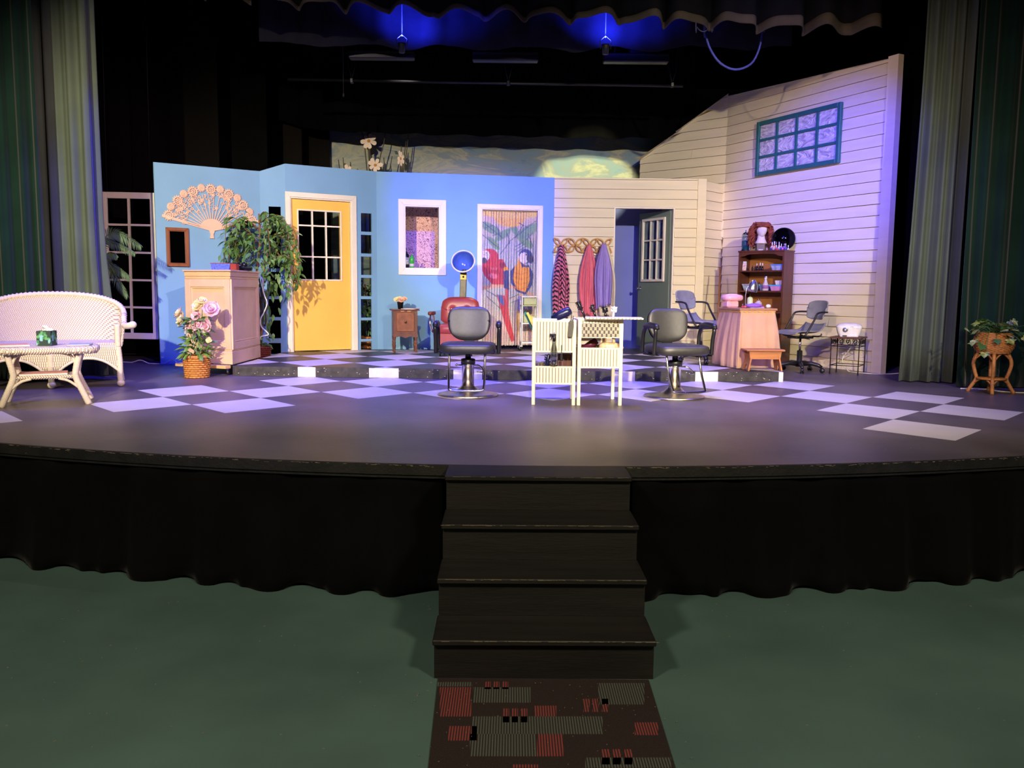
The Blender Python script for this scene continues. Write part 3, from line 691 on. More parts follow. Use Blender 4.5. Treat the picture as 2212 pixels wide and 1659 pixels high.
# flowers cut from board on twigs behind the flats
mat('petal_cream', (238, 214, 190), .7, var=.08, scale=8); mat('petal_heart', (214, 150, 60), .7); mat('leaf_dark', (36, 66, 44), .6); mat('twig', (84, 76, 60), .8)
def cut_flower(u, v, r_px, y, lab, tilt, twigs, squash=1):
    c = at(u, v, y); r = r_px * y / F
    t_ = thing('magnolia_flower', lab, 'flower', (c.x, y, SZ), 0, 'board flowers behind the flats'); z = c.z - SZ
    rr = random.Random(int(u))
    for k in range(7):
        a = tilt + 2 * PI * k / 7 + rr.uniform(-.15, .15); rl = r * rr.uniform(.85, 1.12)
        M = TR(0, -.02 - .004 * (k % 2), z) @ S3(squash, 1, 1) @ RY(-a)
        pts = [(rl * x, rl * w2) for x, w2 in ((.10, -.07), (.4, -.2), (.7, -.28), (.93, -.2), (1.0, 0), (.92, .2), (.7, .27), (.4, .2), (.1, .07))]
        MB().prism(pts, .012, M).build('petal', 'petal_cream', t_)
    MB().ball((0, -.03, z), (r * .2 * squash, .02, r * .2), 10, 6).build('heart', 'petal_heart', t_)
    M = TR(0, .0, z) @ RY(-tilt - 1.0); MB().prism([(r * .6, -r * .1), (r * 1.15, -r * .18), (r * 1.3, r * .1), (r * .9, r * .22)], .006, M).build('leaf', 'leaf_dark', t_)
    MB().cyl((0, .01, 0), (0, .01, z), .012, 6).build('stem', 'twig', t_)
    for tw in twigs:
        P = [at(a, b, y) - V3(c.x, y, SZ) for a, b in tw]; MB().tube([p + V3(0, .005, 0) for p in P], [.011 - .007 * i / len(P) for i in range(len(P))], 6).build('twig', 'twig', t_)
cut_flower(797, 305, 16, 14.55, 'cream board magnolia highest above the blue flats', .5, [[(795, 390), (787, 310), (783, 290), (774, 260), (769, 237)], [(800, 390), (794, 290), (789, 270), (789, 253), (793, 222), (790, 195)], [(801, 390), (798, 300), (797, 262)]])
cut_flower(811, 357, 15, 14.5, 'cream board magnolia just above the blue flat below the highest', .2, [[(812, 390), (822, 335), (829, 310), (832, 285), (836, 240), (838, 222)], [(835, 385), (843, 360), (847, 337)], [(832, 385), (829, 340)]])
cut_flower(866, 343, 16, 14.5, 'cream board magnolia turned sideways, rightmost of four', 1.2, [[(868, 390), (878, 330), (882, 290)], [(866, 390), (874, 330), (877, 305)], [(864, 380), (867, 315)]], .5)
cut_flower(750, 370, 14, 14.5, 'cream board magnolia half hidden by the flat edge, leftmost', .9, [[(746, 390), (742, 355), (741, 340)], [(735, 380), (731, 345)], [(760, 390), (757, 350)]])

# ---------------------------------------------------------------- door and window joinery
def casing(par, h, wd, proud, mt='trim_white', bottom=False, nm='casing_board', inner=.012):
    a, b, c, d = h
    def mit(p, q, r_, s_): m = MB(); m.prism([p, q, r_, s_], proud, TR(0, -proud, 0)); m.build(nm, mt, par, bevel=.004)
    mit((a - wd, c - (wd if bottom else 0)), (a, c), (a, d), (a - wd, d + wd))
    mit((b, c), (b + wd, c - (wd if bottom else 0)), (b + wd, d + wd), (b, d))
    mit((a, d), (b, d), (b + wd, d + wd), (a - wd, d + wd))
    if bottom: mit((a - wd, c - wd), (b + wd, c - wd), (b, c), (a, c))
def lining(par, h, y0, y1, t=.012, bottom=True):
    a, b, c, d = h
    MB().box((a + t / 2, (y0 + y1) / 2, (c + d) / 2), (t, y1 - y0, d - c)).build('jamb', 'trim_white', par); MB().box((b - t / 2, (y0 + y1) / 2, (c + d) / 2), (t, y1 - y0, d - c)).build('jamb', 'trim_white', par)
    MB().box(((a + b) / 2, (y0 + y1) / 2, d - t / 2), (b - a - 2 * t, y1 - y0, t)).build('head', 'trim_white', par)
    if bottom: MB().box(((a + b) / 2, (y0 + y1) / 2, c + t / 2), (b - a - 2 * t, y1 - y0, t)).build('sill', 'trim_white', par)
def glazed(par, xs_, zs_, y, bw, bt, mt, pane='pane_glass', nm='muntin'):
    # bars between panes; xs_, zs_ are the outer and the bar centre lines
    for x in xs_[1:-1]: MB().box((x, y, (zs_[0] + zs_[-1]) / 2), (bw, bt, zs_[-1] - zs_[0])).build(nm, mt, par)
    for z in zs_[1:-1]: MB().box(((xs_[0] + xs_[-1]) / 2, y, z), (xs_[-1] - xs_[0], bt * .9, bw)).build(nm, mt, par)
    if pane:
        for a, b in zip(xs_, xs_[1:]):
            for c, d in zip(zs_, zs_[1:]): MB().box(((a + b) / 2, y + bt * .3, (c + d) / 2), (b - a - bw * .9, .003, d - c - bw * .9)).build('pane', pane, par)
def empty_struct(nm, M, label, cat):
    o = bpy.data.objects.new(nm, None); COL.objects.link(o); o.matrix_world = M; o['kind'] = 'structure'; o['label'] = label; o['category'] = cat; o.empty_display_size = .1
    return o
def flat_local(par, nm, mt, x0, x1, z0, z1, hl, y, t):
    for (a, b, c, d) in ((x0, hl[0], z0, z1), (hl[1], x1, z0, z1), (hl[0], hl[1], z0, hl[2]), (hl[0], hl[1], hl[3], z1)): yield (a, b, c, d)
# yellow door
dr1 = empty_struct('door_1', wf(BC, CD), 'yellow door with nine dark panes and white casing', 'door')
casing(dr1, d_in, .068, .022); lining(dr1, d_in, -.004, .10, .016, False)
a0, a1, zt = d_in[0] + .02, d_in[1] - .02, d_in[3] - .02
gl = hole(646, 454, 738, 604, BC, CD)
m = MB()
for (a, b, c, d) in flat_local(dr1, 'slab', 'door_yellow', a0, a1, PZ + .012, zt, gl, 0, 0): m.box(((a + b) / 2, .055, (c + d) / 2), (b - a, .04, d - c))
m.build('door_slab', 'door_yellow', dr1)
casing(dr1, gl, .02, .012, nm='light_frame', bottom=True)
for o in dr1.children:
    if o.name.startswith('light_frame'): o.location.y += .035
xs_ = [gl[0], onw(677.5, 530, BC, CD)[0], onw(707, 530, BC, CD)[0], gl[1]]; zs_ = [gl[2], onw(692, 555, BC, CD)[1], onw(692, 488, BC, CD)[1], gl[3]]
glazed(dr1, xs_, zs_, .05, .02, .03, 'trim_white')
k = onw(636, 607, BC, CD)
m = MB(); m.lathe([(.034, 0), (.034, .006), (.014, .012), (.014, .03), (.026, .042), (.03, .056), (.02, .07), (0, .073)], 18, R=Matrix.Rotation(PI / 2, 3, 'X')); o = m.build('door_knob', 'brass', dr1, 'round brass door knob'); o.location = (k[0], .035, k[1])
# window with white casing and wallpaper behind
wn = empty_struct('window_1', wf(CD, DE), 'white framed window opening onto pink wallpaper', 'window')
casing(wn, w_in, .085, .022, bottom=True); lining(wn, w_in, -.012, .16, .018)
def wallpaper(nm):
    m = bpy.data.materials.new(nm); m.use_nodes = True; N = m.node_tree.nodes; Lk = m.node_tree.links; b = N['Principled BSDF']; b.inputs['Roughness'].default_value = .8
    tc = N.new('ShaderNodeTexCoord'); n0 = N.new('ShaderNodeTexNoise'); n0.inputs['Scale'].default_value = 26; n0.inputs['Distortion'].default_value = 2.5; Lk.new(tc.outputs['Object'], n0.inputs[0])
    rp = N.new('ShaderNodeValToRGB'); Lk.new(n0.outputs['Fac'], rp.inputs[0]); e = rp.color_ramp.elements; e[0].position = .40; e[0].color = (*lin((120, 84, 92)), 1); e[1].position = .47; e[1].color = (*lin((232, 180, 170)), 1)
    k = e.new(.60); k.color = (*lin((240, 196, 180)), 1); k = e.new(.64); k.color = (*lin((196, 110, 110)), 1)
    Lk.new(rp.outputs[0], b.inputs['Base Color']); MAT[nm] = m
wallpaper('wallpaper')
m = MB(); m.box((0, 0, 0), (1.05, .03, 2.6)); o = m.build('wall_wallpaper', 'wallpaper'); o.matrix_world = wf(CD, DE) @ TR(w_in[0] + .3, .62, PZ + 1.25); struct(o, 'pink patterned wallpaper flat seen through the white window', 'wall')
# casing of the bead curtain doorway
dw = empty_struct('door_2', wf(CD, DE), 'white cased doorway hung with a parrot bead curtain', 'doorway')
casing(dw, p_in, .062, .022); lining(dw, p_in, -.006, .12, .014, False)
# open grey door in the clapboard flat
dw3 = empty_struct('door_3', wf(DE, E1), 'grey green door standing open in the clapboard flat', 'door')
lining(dw3, e_in, -.004, .10, .02, False)
hx = e_in[1] - .03; Lp = .80; ang = math.radians(115)
Md = TR(hx, .10, 0) @ RZ(PI - math.radians(64))
sub = bpy.data.objects.new('door_leaf', None); COL.objects.link(sub); sub.parent = dw3; sub.matrix_local = Md
zt3 = e_in[3] - .03; g3 = (.14, .66, PZ + 1.07, zt3 - .13)
m = MB()
for (a, b, c, d) in ((0, g3[0], PZ + .01, zt3), (g3[1], Lp, PZ + .01, zt3), (g3[0], g3[1], PZ + .01, g3[2]), (g3[0], g3[1], g3[3], zt3)): m.box(((a + b) / 2, 0, (c + d) / 2), (b - a, .042, d - c))
m.build('slab', 'door_grey', sub)
for sy in (-.034, .034):
    m = MB()
    for (a, b, c, d) in ((g3[0] - .035, g3[0], g3[2] - .035, g3[3] + .035), (g3[1], g3[1] + .035, g3[2] - .035, g3[3] + .035), (g3[0], g3[1], g3[2] - .035, g3[2]), (g3[0], g3[1], g3[3], g3[3] + .035)): m.box(((a + b) / 2, sy, (c + d) / 2), (b - a, .03, d - c))
    m.build('light_frame', 'trim_white', sub)
gx = [g3[0] + (g3[1] - g3[0]) * i / 3 for i in range(4)]; gz = [g3[2] + (g3[3] - g3[2]) * i / 3 for i in range(4)]
glazed(sub, gx, gz, 0, .022, .07, 'trim_white')
for sy in (-1, 1):
    m = MB(); m.lathe([(.032, 0), (.032, .006), (.013, .012), (.013, .03), (.025, .042), (.03, .055), (.02, .068), (0, .07)], 16, R=Matrix.Rotation(PI / 2 * (1 if sy < 0 else -1), 3, 'X')); o = m.build('door_knob', 'chrome', sub); o.location = (Lp - .06, .021 * sy, PZ + .93)
# periwinkle hall behind it
m = MB(); m.box((0, 0, 0), (2.4, .03, 2.45)); o = m.build('wall_hall', 'hall_blue'); o.location = (2.0, 14.15, SZ + 1.23); struct(o, 'periwinkle blue wall seen through the open doorway', 'wall')
# green sash on the clapboard wall
c4 = [onw(u, v, GC, G1) for u, v in ((1642, 263), (1825, 224), (1820, 353), (1640, 381))]
gs0, gs1 = (c4[0][0] + c4[3][0]) / 2, (c4[1][0] + c4[2][0]) / 2; gz0, gz1 = (c4[2][1] + c4[3][1]) / 2, (c4[0][1] + c4[1][1]) / 2
gw = empty_struct('window_2', wf(GC, G1), 'green framed window with twelve crinkled plastic panes', 'window')
fw_ = .055; tt = .05
for (a, b, c, d) in ((gs0, gs0 + fw_, gz0, gz1), (gs1 - fw_, gs1, gz0, gz1), (gs0 + fw_, gs1 - fw_, gz0, gz0 + fw_), (gs0 + fw_, gs1 - fw_, gz1 - fw_, gz1)): MB().box(((a + b) / 2, -.028 - tt / 2, (c + d) / 2), (b - a, tt, d - c), bev=.004).build('sash_rail', 'frame_green', gw)
def crinkle(nm):
    m = bpy.data.materials.new(nm); m.use_nodes = True; N = m.node_tree.nodes; Lk = m.node_tree.links; b = N['Principled BSDF']; b.inputs['Roughness'].default_value = .22
    tc = N.new('ShaderNodeTexCoord'); mp = N.new('ShaderNodeMapping'); mp.inputs['Scale'].default_value = (1, 1, 2.4); Lk.new(tc.outputs['Object'], mp.inputs[0])
    n0 = N.new('ShaderNodeTexNoise'); n0.inputs['Scale'].default_value = 3.2; n0.inputs['Detail'].default_value = 3; n0.inputs['Distortion'].default_value = 3; Lk.new(mp.outputs[0], n0.inputs[0])
    rp = N.new('ShaderNodeValToRGB'); Lk.new(n0.outputs['Fac'], rp.inputs[0]); e = rp.color_ramp.elements; e[0].position = .35; e[0].color = (*lin((176, 172, 178)), 1); e[1].position = .55; e[1].color = (*lin((226, 220, 216)), 1)
    Lk.new(rp.outputs[0], b.inputs['Base Color']); bp = N.new('ShaderNodeBump'); bp.inputs['Strength'].default_value = .9; bp.inputs['Distance'].default_value = .05; Lk.new(n0.outputs['Fac'], bp.inputs['Height']); Lk.new(bp.outputs[0], b.inputs['Normal']); MAT[nm] = m
crinkle('crinkled_plastic')
gx = [gs0 + fw_ * .5 + (gs1 - gs0 - fw_) * i / 4 for i in range(5)]; gz = [gz0 + fw_ * .5 + (gz1 - gz0 - fw_) * i / 3 for i in range(4)]
glazed(gw, gx, gz, -.052, .034, .034, 'frame_green', 'crinkled_plastic', 'sash_bar')
# wire lattice behind the plastic
# white lattice frame hanging beside the blue flat
q = [at(217, 411, 11.2), at(334, 420, 11.2), at(345, 732, 11.2), at(231, 732, 11.2)]
lw = ((q[1] - q[0]).length + (q[2] - q[3]).length) / 2; lh = ((q[0] - q[3]).length + (q[1] - q[2]).length) / 2; cc = sum(q, Vector()) / 4
fr = empty_struct('window_3', TR(*cc) @ RY(.012), 'tall white lattice window frame with ten open lights', 'window frame')
for (x, z, w2, h2) in ((-lw / 2 + .035, 0, .07, lh), (lw / 2 - .035, 0, .07, lh), (0, -lh / 2 + .04, lw - .14, .08), (0, lh / 2 - .04, lw - .14, .08)): MB().box((x, 0, z), (w2, .04, h2), bev=.004).build('frame_rail', 'trim_white', fr)
glazed(fr, [-lw / 2 + .05, .0, lw / 2 - .05], [-lh / 2 + .06 + (lh - .12) * i / 5 for i in range(6)], 0, .026, .03, 'trim_white', None)
for sx in (-.28, .28): MB().cyl((sx, .01, lh / 2), (sx, .01, 6.9 - cc.z), .003, 6).build('hanging_wire', 'matte_black', fr)
# ---------------------------------------------------------------- left side: loveseat, coffee table, counter, plants, fan, mirror
weave('wicker_white', (226, 214, 200), (150, 132, 116), 300, 420, depth=.4)
weave('wicker_white_fine', (224, 212, 198), (140, 122, 104), 330, 120, bump=.6)
mat('cane_wrap', (218, 204, 186), .55, var=.15, scale=60, bump=.5, bscale=120, stretch=(1, 1, 4))
mat('cane_natural', (176, 118, 62), .5, var=.25, scale=40, bump=.3, bscale=140)
mat('cane_reed', (196, 130, 64), .5, var=.25, scale=30)
mat('paper_white', (226, 220, 214), .7, var=.05); mat('paper_pink', (206, 150, 140), .7, var=.2, scale=5); mat('paper_blue', (150, 164, 186), .6, var=.2, scale=6)
def wrapped(m, pts, r, n=8):                                # cane wound round a rod: rings along the length
    P = [Vector(p) for p in pts]; L = [0]
    for a, b in zip(P, P[1:]): L.append(L[-1] + (b - a).length)
    N_ = max(4, int(L[-1] / .012)); Q = []; rr = []
    for i in range(N_ + 1):
        s = L[-1] * i / N_; k = max(j for j in range(len(P) - 1) if L[j] <= s + 1e-9); t = (s - L[k]) / max(1e-9, L[k + 1] - L[k])
        Q.append(P[k].lerp(P[k + 1], min(1, t))); rad = r if not isinstance(r, (list, tuple)) else r[k] + (r[k + 1] - r[k]) * t
        rr.append(rad * (1.0 if i % 2 else .93))
    m.tube(Q, rr, n); return m
def bez(pts, n=10):                                          # smooth curve through points
    q = [Vector(p) for p in pts]; P = []
    for i in range(len(q) - 1):
        a, b, c, d = q[max(0, i - 1)], q[i], q[i + 1], q[min(len(q) - 1, i + 2)]
        for k in range(n):
            t = k / n; P.append(.5 * ((2 * b) + (c - a) * t + (2 * a - 5 * b + 4 * c - d) * t * t + (3 * b - a - 3 * c + d) * t ** 3))
    P.append(q[-1]); return P
# loveseat
lv = thing('wicker_loveseat', 'white wicker loveseat with a high curved back', 'loveseat', (-4.62, 8.56, SZ), math.radians(22))
def lv_plan(a):                                              # a: degrees round the back, -130 .. 130
    b = math.radians(max(-90, min(90, a))); x, y = .62 * math.sin(b), -.05 + .36 * math.cos(b) ** .8 if abs(a) < 90 else -.05
    if abs(a) >= 90: y = -.05 - (abs(a) - 90) / 40 * .28; x = math.copysign(.62 + .012 * (abs(a) - 90) / 40, a)
    return x, y
def lv_top(a):
    t = abs(a) / 130; return .915 - .30 * min(1, t / .8) ** 2.2 + (.0 if t < .8 else -.0)
def lv_pt(a, v):
    x, y = lv_plan(a); z0 = .40; z = z0 + (lv_top(a) - z0) * v; k = (v - .1) * .10
    r = math.hypot(x, y) or 1
    return Vector((x * (1 + k * .55), y + (k * .9 if abs(a) < 90 else 0), z))
NA, NVv = 104, 16; vs = []; fs = []
for i in range(NA + 1):
    for j in range(NVv + 1): vs.append(lv_pt(-130 + 260 * i / NA, j / NVv))
for i in range(NA):
    for j in range(NVv):
        a, v = abs(-130 + 260 * (i + .5) / NA), (j + .5) / NVv
        if 93 < a < 121 and .12 < v < .74: continue
        n = NVv + 1; fs.append((i * n + j, i * n + j + 1, (i + 1) * n + j + 1, (i + 1) * n + j))
m = MB(); m.add(vs, fs, True); m.build('back_and_arms', 'wicker_white', lv, thick=.022)
m = MB(); P = [lv_pt(-130 + 260 * i / 200, 1.0) for i in range(201)]; m.tube(P, [.026 + .006 * math.sin(i * 2.2) for i in range(201)], 8); m.build('braided_rim', 'cane_wrap', lv)
for sg in (-1, 1):
    p = lv_pt(130 * sg, 1); m = MB(); wrapped(m, [p + V3(0, .05, -.0), p + V3(.02 * sg, -.03, -.01), p + V3(.05 * sg, -.07, -.005), p + V3(.075 * sg, -.08, .005)], [.03, .032, .034, .036]); m.ball(p + V3(.085 * sg, -.085, .006), .035, 10, 7); m.build('arm_scroll', 'cane_wrap', lv)
    c = [lv_pt(sg * (107 + 15 * math.cos(t) * (1.0)), .43 + .33 * math.sin(t)) for t in [2 * PI * k / 24 for k in range(24)]]
    c = [lv_pt(sg * max(93, min(121, 107 + 20 * math.cos(2 * PI * k / 24))), max(.1, min(.76, .43 + .46 * math.sin(2 * PI * k / 24)))) for k in range(24)]
    m = MB(); m.tube(c, .016, 6, closed=True); m.build('arm_opening_rim', 'cane_wrap', lv)
    fx = .60 * sg
    m = MB(); wrapped(m, bez([(fx, -.33, .40), (fx + .012 * sg, -.335, .24), (fx + .01 * sg, -.34, .12), (fx + .015 * sg, -.345, .05)], 5), .03); m.ball((fx + .015 * sg, -.345, .036), (.038, .038, .036), 10, 7); m.build('leg', 'cane_wrap', lv)
    m = MB(); wrapped(m, [(fx * .93, .22, .40), (fx * 1.0, .30, .0)], .024); m.build('leg', 'cane_wrap', lv)
    m = MB(); wrapped(m, [(fx, -.33, .62), (fx, -.332, .40)], .03); m.build('arm_post', 'cane_wrap', lv)
m = MB(); wrapped(m, [(0, -.345, .34), (0, -.35, .04)], [.035, .028]); m.ball((0, -.35, .036), (.04, .04, .036), 10, 7); m.build('leg', 'cane_wrap', lv)
def apron(u, v):
    x = -.6 + 1.2 * u; ax = abs(x); b = .16 + .13 * (1 - min(1, abs((ax - .33) / .27)) ** 2.2) if ax > .06 else .16
    return Vector((x, -.345 - .012 * math.sin(PI * u), .42 + (b - .42) * v))
m = MB(); m.sheet(apron, 60, 6); m.build('apron', 'wicker_white_fine', lv, thick=.014)
m = MB(); m.tube([apron(i / 60, 1) for i in range(61)], .014, 6); m.build('apron_rim', 'cane_wrap', lv)
m = MB(); m.box((0, -.03, .425), (1.2, .62, .03), bev=.01); m.build('seat', 'wicker_white', lv)

# coffee table
ct = thing('wicker_coffee_table', 'white wicker coffee table in front of the loveseat', 'table', (-3.98, 7.23, SZ), math.radians(24))
m = MB(); m.ball((0, 0, .462), (.40, .25, .034), 36, 8, e=.35); m.build('tabletop', 'wicker_white', ct)
m = MB(); ring = [Vector((.385 * math.copysign(abs(math.cos(a)) ** .35, math.cos(a)), .235 * math.copysign(abs(math.sin(a)) ** .35, math.sin(a)), .462)) for a in [2 * PI * k / 160 for k in range(160)]]
m.tube(ring, [.03 + .006 * math.sin(k * 1.9) for k in range(160)], 7, closed=True); m.build('woven_rim', 'wicker_white_fine', ct)
for sx in (-1, 1):
    for sy in (-1, 1):
        m = MB(); wrapped(m, bez([(sx * .27, sy * .17, .445), (sx * .235, sy * .165, .30), (sx * .235, sy * .165, .22), (sx * .30, sy * .185, .06), (sx * .325, sy * .19, .0)], 5), .027); m.build('leg', 'cane_wrap', ct)
        m = MB(); m.tube(bez([(sx * .235, sy * .166, .34), (sx * .20, sy * .166, .415), (sx * .12, sy * .17, .44)], 6), .012, 6); m.build('brace', 'cane_wrap', ct)
        m = MB(); m.tube(bez([(sx * .265, sy * .175, .13), (sx * .18, sy * .172, .20), (sx * .10, sy * .168, .225)], 6), .012, 6); m.build('brace', 'cane_wrap', ct)
m = MB(); m.box((0, 0, .235), (.47, .34, .03), bev=.012); m.build('lower_shelf', 'wicker_white_fine', ct)
def on_obj(o, x, y, z): return o.matrix_basis @ Vector((x, y, z)) if False else (TR(*o.location) @ RZ(o.rotation_euler[2])) @ Vector((x, y, z))
def magazine(o, x, y, z, a, sx, sy, t, mt, label):
    e = thing('magazine', label, 'magazine', on_obj(o, x, y, z), o.rotation_euler[2] + a)
    MB().box((0, 0, t / 2), (sx, sy, t)).build('pages', 'paper_white', e); MB().box((0, -.002, t + .0008), (sx * 1.01, sy * 1.02, .0016)).build('cover', mt, e)
magazine(ct, -.25, -.05, .497, .2, .26, .20, .012, 'paper_pink', 'magazines with a reddish cover at the left of the coffee table')
magazine(ct, .27, -.02, .497, -.1, .17, .22, .006, 'paper_blue', 'pale blue magazine at the right end of the coffee table')
magazine(ct, -.02, 0, .251, .05, .36, .24, .012, 'paper_pink', 'stack of papers on the lower shelf of the coffee table')
# tissue box: printed leaves
vcol('tissue_print')
tb = thing('tissue_box', 'dark green tissue box printed with leaves and a tissue sticking out', 'tissue box', on_obj(ct, .02, -.06, .497), ct.rotation_euler[2] - .35)
m = MB(); s_ = .058; N_ = 24
def grid_face(m, o, ex, ey, n):
    k = len(m.v); o, ex, ey = Vector(o), Vector(ex), Vector(ey)
    vs = [o + ex * (i / n) + ey * (j / n) for j in range(n + 1) for i in range(n + 1)]
    m.add(vs, [(j * (n + 1) + i, j * (n + 1) + i + 1, (j + 1) * (n + 1) + i + 1, (j + 1) * (n + 1) + i) for j in range(n) for i in range(n)])
grid_face(m, (-s_, -s_, 0), (2 * s_, 0, 0), (0, 0, .125), N_); grid_face(m, (s_, -s_, 0), (0, 2 * s_, 0), (0, 0, .125), N_)
grid_face(m, (s_, s_, 0), (-2 * s_, 0, 0), (0, 0, .125), N_); grid_face(m, (-s_, s_, 0), (0, -2 * s_, 0), (0, 0, .125), N_); grid_face(m, (-s_, -s_, .125), (2 * s_, 0, 0), (0, 2 * s_, 0), N_)
o = m.build('carton', 'tissue_print', tb)
def leafprint(p):
    best = (20, 48, 44)
    for k in range(16):
        r = random.Random(k * 13 + 5); cx, cz, a = r.uniform(-.055, .055), r.uniform(.01, .12), r.uniform(0, PI); h = (p.x if abs(p.y) > .0575 else p.y); q = p.z
        if p.z > .1245: h, q = p.x, p.y + .06
        dx, dz = h - cx, q - cz; u = dx * math.cos(a) + dz * math.sin(a); v = -dx * math.sin(a) + dz * math.cos(a)
        if (u / .024) ** 2 + (v / .009) ** 2 < 1: best = ((52, 118, 70), (84, 150, 96), (120, 176, 190))[k % 3]
    return best
paint(o, leafprint)
m = MB(); m.sheet(lambda u, v: Vector(((u - .5) * .09 * (1 - .5 * v) + .012 * math.sin(v * 5), .02 * math.sin(u * 7 + v * 3) * (1 - .3 * v), .122 + .05 * v * (1 - .5 * abs(u - .45)))), 10, 6); m.build('tissue', 'paper_white', tb, thick=.001)

# reception counter on a dolly
mat('counter_cream', (222, 188, 144), .6, var=.08, scale=4, bump=.08); mat('pine', (226, 182, 110), .6, var=.15, scale=3, stretch=(1, 6, 6)); mat('crevice', (150, 112, 84), .8)
co = thing('reception_counter', 'cream panelled reception counter standing on a wooden dolly', 'counter', (-3.50, 10.3, SZ))
CF = [(-3.80, 9.95), (-3.20, 9.68), (-3.20, 10.72), (-3.80, 10.86)]; CF = [(x + 3.50, y - 10.3) for x, y in CF]
def pris(poly, z0, z1, k=0):
    c = (sum(p[0] for p in poly) / 4, sum(p[1] for p in poly) / 4); q = [((p[0] - c[0]) * (1 + k) + c[0], (p[1] - c[1]) * (1 + k) + c[1]) for p in poly]
    m = MB(); n = len(q); m.add([(p[0], p[1], z) for z in (z0, z1) for p in q], [tuple(range(n))[::-1], tuple(range(n, 2 * n))] + [(i, (i + 1) % n, n + (i + 1) % n, n + i) for i in range(n)]); return m
pris(CF, .14, 1.09).build('carcass', 'counter_cream', co); pris(CF, 1.09, 1.12, .03).build('crown_moulding', 'counter_cream', co, bevel=.008)
pris(CF, 1.12, 1.175, .05).build('crown_board', 'counter_cream', co, bevel=.005); pris(CF, 1.175, 1.195, .10).build('countertop', 'counter_cream', co, bevel=.008)
pris(CF, .12, .27, .045).build('base_board', 'counter_cream', co, bevel=.006); pris(CF, .27, .29, .03).build('base_moulding', 'counter_cream', co, bevel=.006)
for (A, B) in ((CF[0], CF[1]), (CF[1], CF[2]), (CF[3], CF[0])):
    A3, B3 = A, B; L = math.hypot(B[0] - A[0], B[1] - A[1]); M = wf(A, B)
    for (a, b, c, d) in ((0, .075, .29, 1.09), (L - .075, L, .29, 1.09), (.075, L - .075, .29, .37), (.075, L - .075, 1.0, 1.09)): MB(M).box(((a + b) / 2, -.008, (c + d) / 2), (b - a, .02, d - c), bev=.003).build('panel_frame', 'counter_cream', co)
    for (a, b, c, d) in ((.075, .095, .37, 1.0), (L - .095, L - .075, .37, 1.0), (.095, L - .095, .37, .39), (.095, L - .095, .98, 1.0)): MB(M).box(((a + b) / 2, -.003, (c + d) / 2), (b - a, .016, d - c), bev=.006).build('panel_moulding', 'counter_cream', co)
dl_ = thing('furniture_dolly', 'pale wooden dolly on black casters under the counter', 'dolly', (-3.50, 10.3, SZ))
for (a, b) in (((-.40, -.42), (.285, -.72)), ((-.40, .55), (.27, .40))):
    MB().beam((*a, .10), (*b, .10), .09, .036, .004).build('plank', 'pine', dl_)
for (x, y) in ((-.34, -.36), (.24, -.60), (-.34, .50), (.22, .36)):
    MB().box((x, y, .076), (.05, .05, .012)).build('caster_plate', 'chrome', dl_)
    m = MB(); m.lathe([(0, -.014), (.03, -.014), (.036, -.008), (.036, .008), (.03, .014), (0, .014)], 18, R=Matrix.Rotation(PI / 2, 3, 'Y')); o = m.build('caster', 'plastic_black', dl_); o.location = (x + .012, y - .012, .036)
    m = MB(); m.prism([(-.02, .01), (.02, .01), (.028, .046), (-.028, .046)], .004); w2 = m.build('fork', 'chrome', o); w2.location = (0, -.02, -.015); w2.rotation_euler = (0, 0, PI / 2)
MB().beam((-.12, -.42, .10), (-.12, .42, .10), .09, .036, .004).build('plank', 'pine', dl_)
# on the counter
ctz = SZ + 1.196
mat('sequin_blue', (30, 40, 190), .25, .3, rgb2=(120, 140, 240), scale=70, amount=.62, spec=.8); mat('box_red', (150, 52, 34), .5); mat('phone_black', (18, 18, 22), .25, spec=.7)
e = thing('sequin_purse', 'glittering blue box with reddish end on the counter', 'box', (-3.40, 9.98, ctz), -.15)
m = MB(); m.prism([(-.115, 0), (.10, 0), (.115, .075), (-.13, .075)], .08); m.build('shell', 'sequin_blue', e); MB().box((.15, .04, .038), (.075, .078, .074), bev=.004).build('end_panel', 'box_red', e); MB().box((-.01, .04, .078), (.25, .085, .006)).build('lid_edge', 'box_red', e)
e = thing('telephone', 'black desk telephone on the right of the counter', 'telephone', (-3.27, 10.32, ctz), -.9)
m = MB(); m.prism([(-.13, 0), (.13, 0), (.13, .035), (.04, .065), (-.05, .065), (-.13, .04)], .16, TR(0, -.08, 0)); m.build('base', 'phone_black', e, bevel=.008)
m = MB(); m.tube(bez([(-.10, -.05, .065), (-.06, -.05, .085), (.04, -.05, .085), (.09, -.05, .062)], 4), .018, 8); m.ball((-.1, -.05, .062), (.026, .026, .02), 10, 6); m.ball((.09, -.05, .06), (.026, .026, .02), 10, 6); m.build('handset', 'phone_black', e)
m = MB(); m.ball((.02, .03, .075), (.04, .04, .03), 12, 8); m.build('dial', 'phone_black', e)
mat('cord_white', (220, 216, 206), .5)
P = bez([at(558, 596, 10.86), at(567, 603, 10.86), at(568, 625, 10.8), at(572, 640, 10.8), at(577, 655, 10.8), at(570, 675, 10.8), at(563, 690, 10.8), at(565, 706, 10.8), at(580, 722, 10.82), at(563, 728, 10.8), at(560, 745, 10.8), at(561, 768, 10.85)], 5)
tag(MB().tube(P, .008, 6).build('power_cord', 'cord_white'), 'white cord trailing down the back corner of the counter', 'cord')
P = bez([at(560, 602, 10.92), at(566, 640, 10.94), at(567, 690, 10.94), at(571, 704, 10.94), at(574, 690, 10.94), at(570, 640, 10.95), at(566, 603, 10.95)], 6)
tag(MB().tube(P, .011, 6).build('power_cord', 'plastic_black'), 'black coiled cord hanging in a loop behind the counter', 'cord')
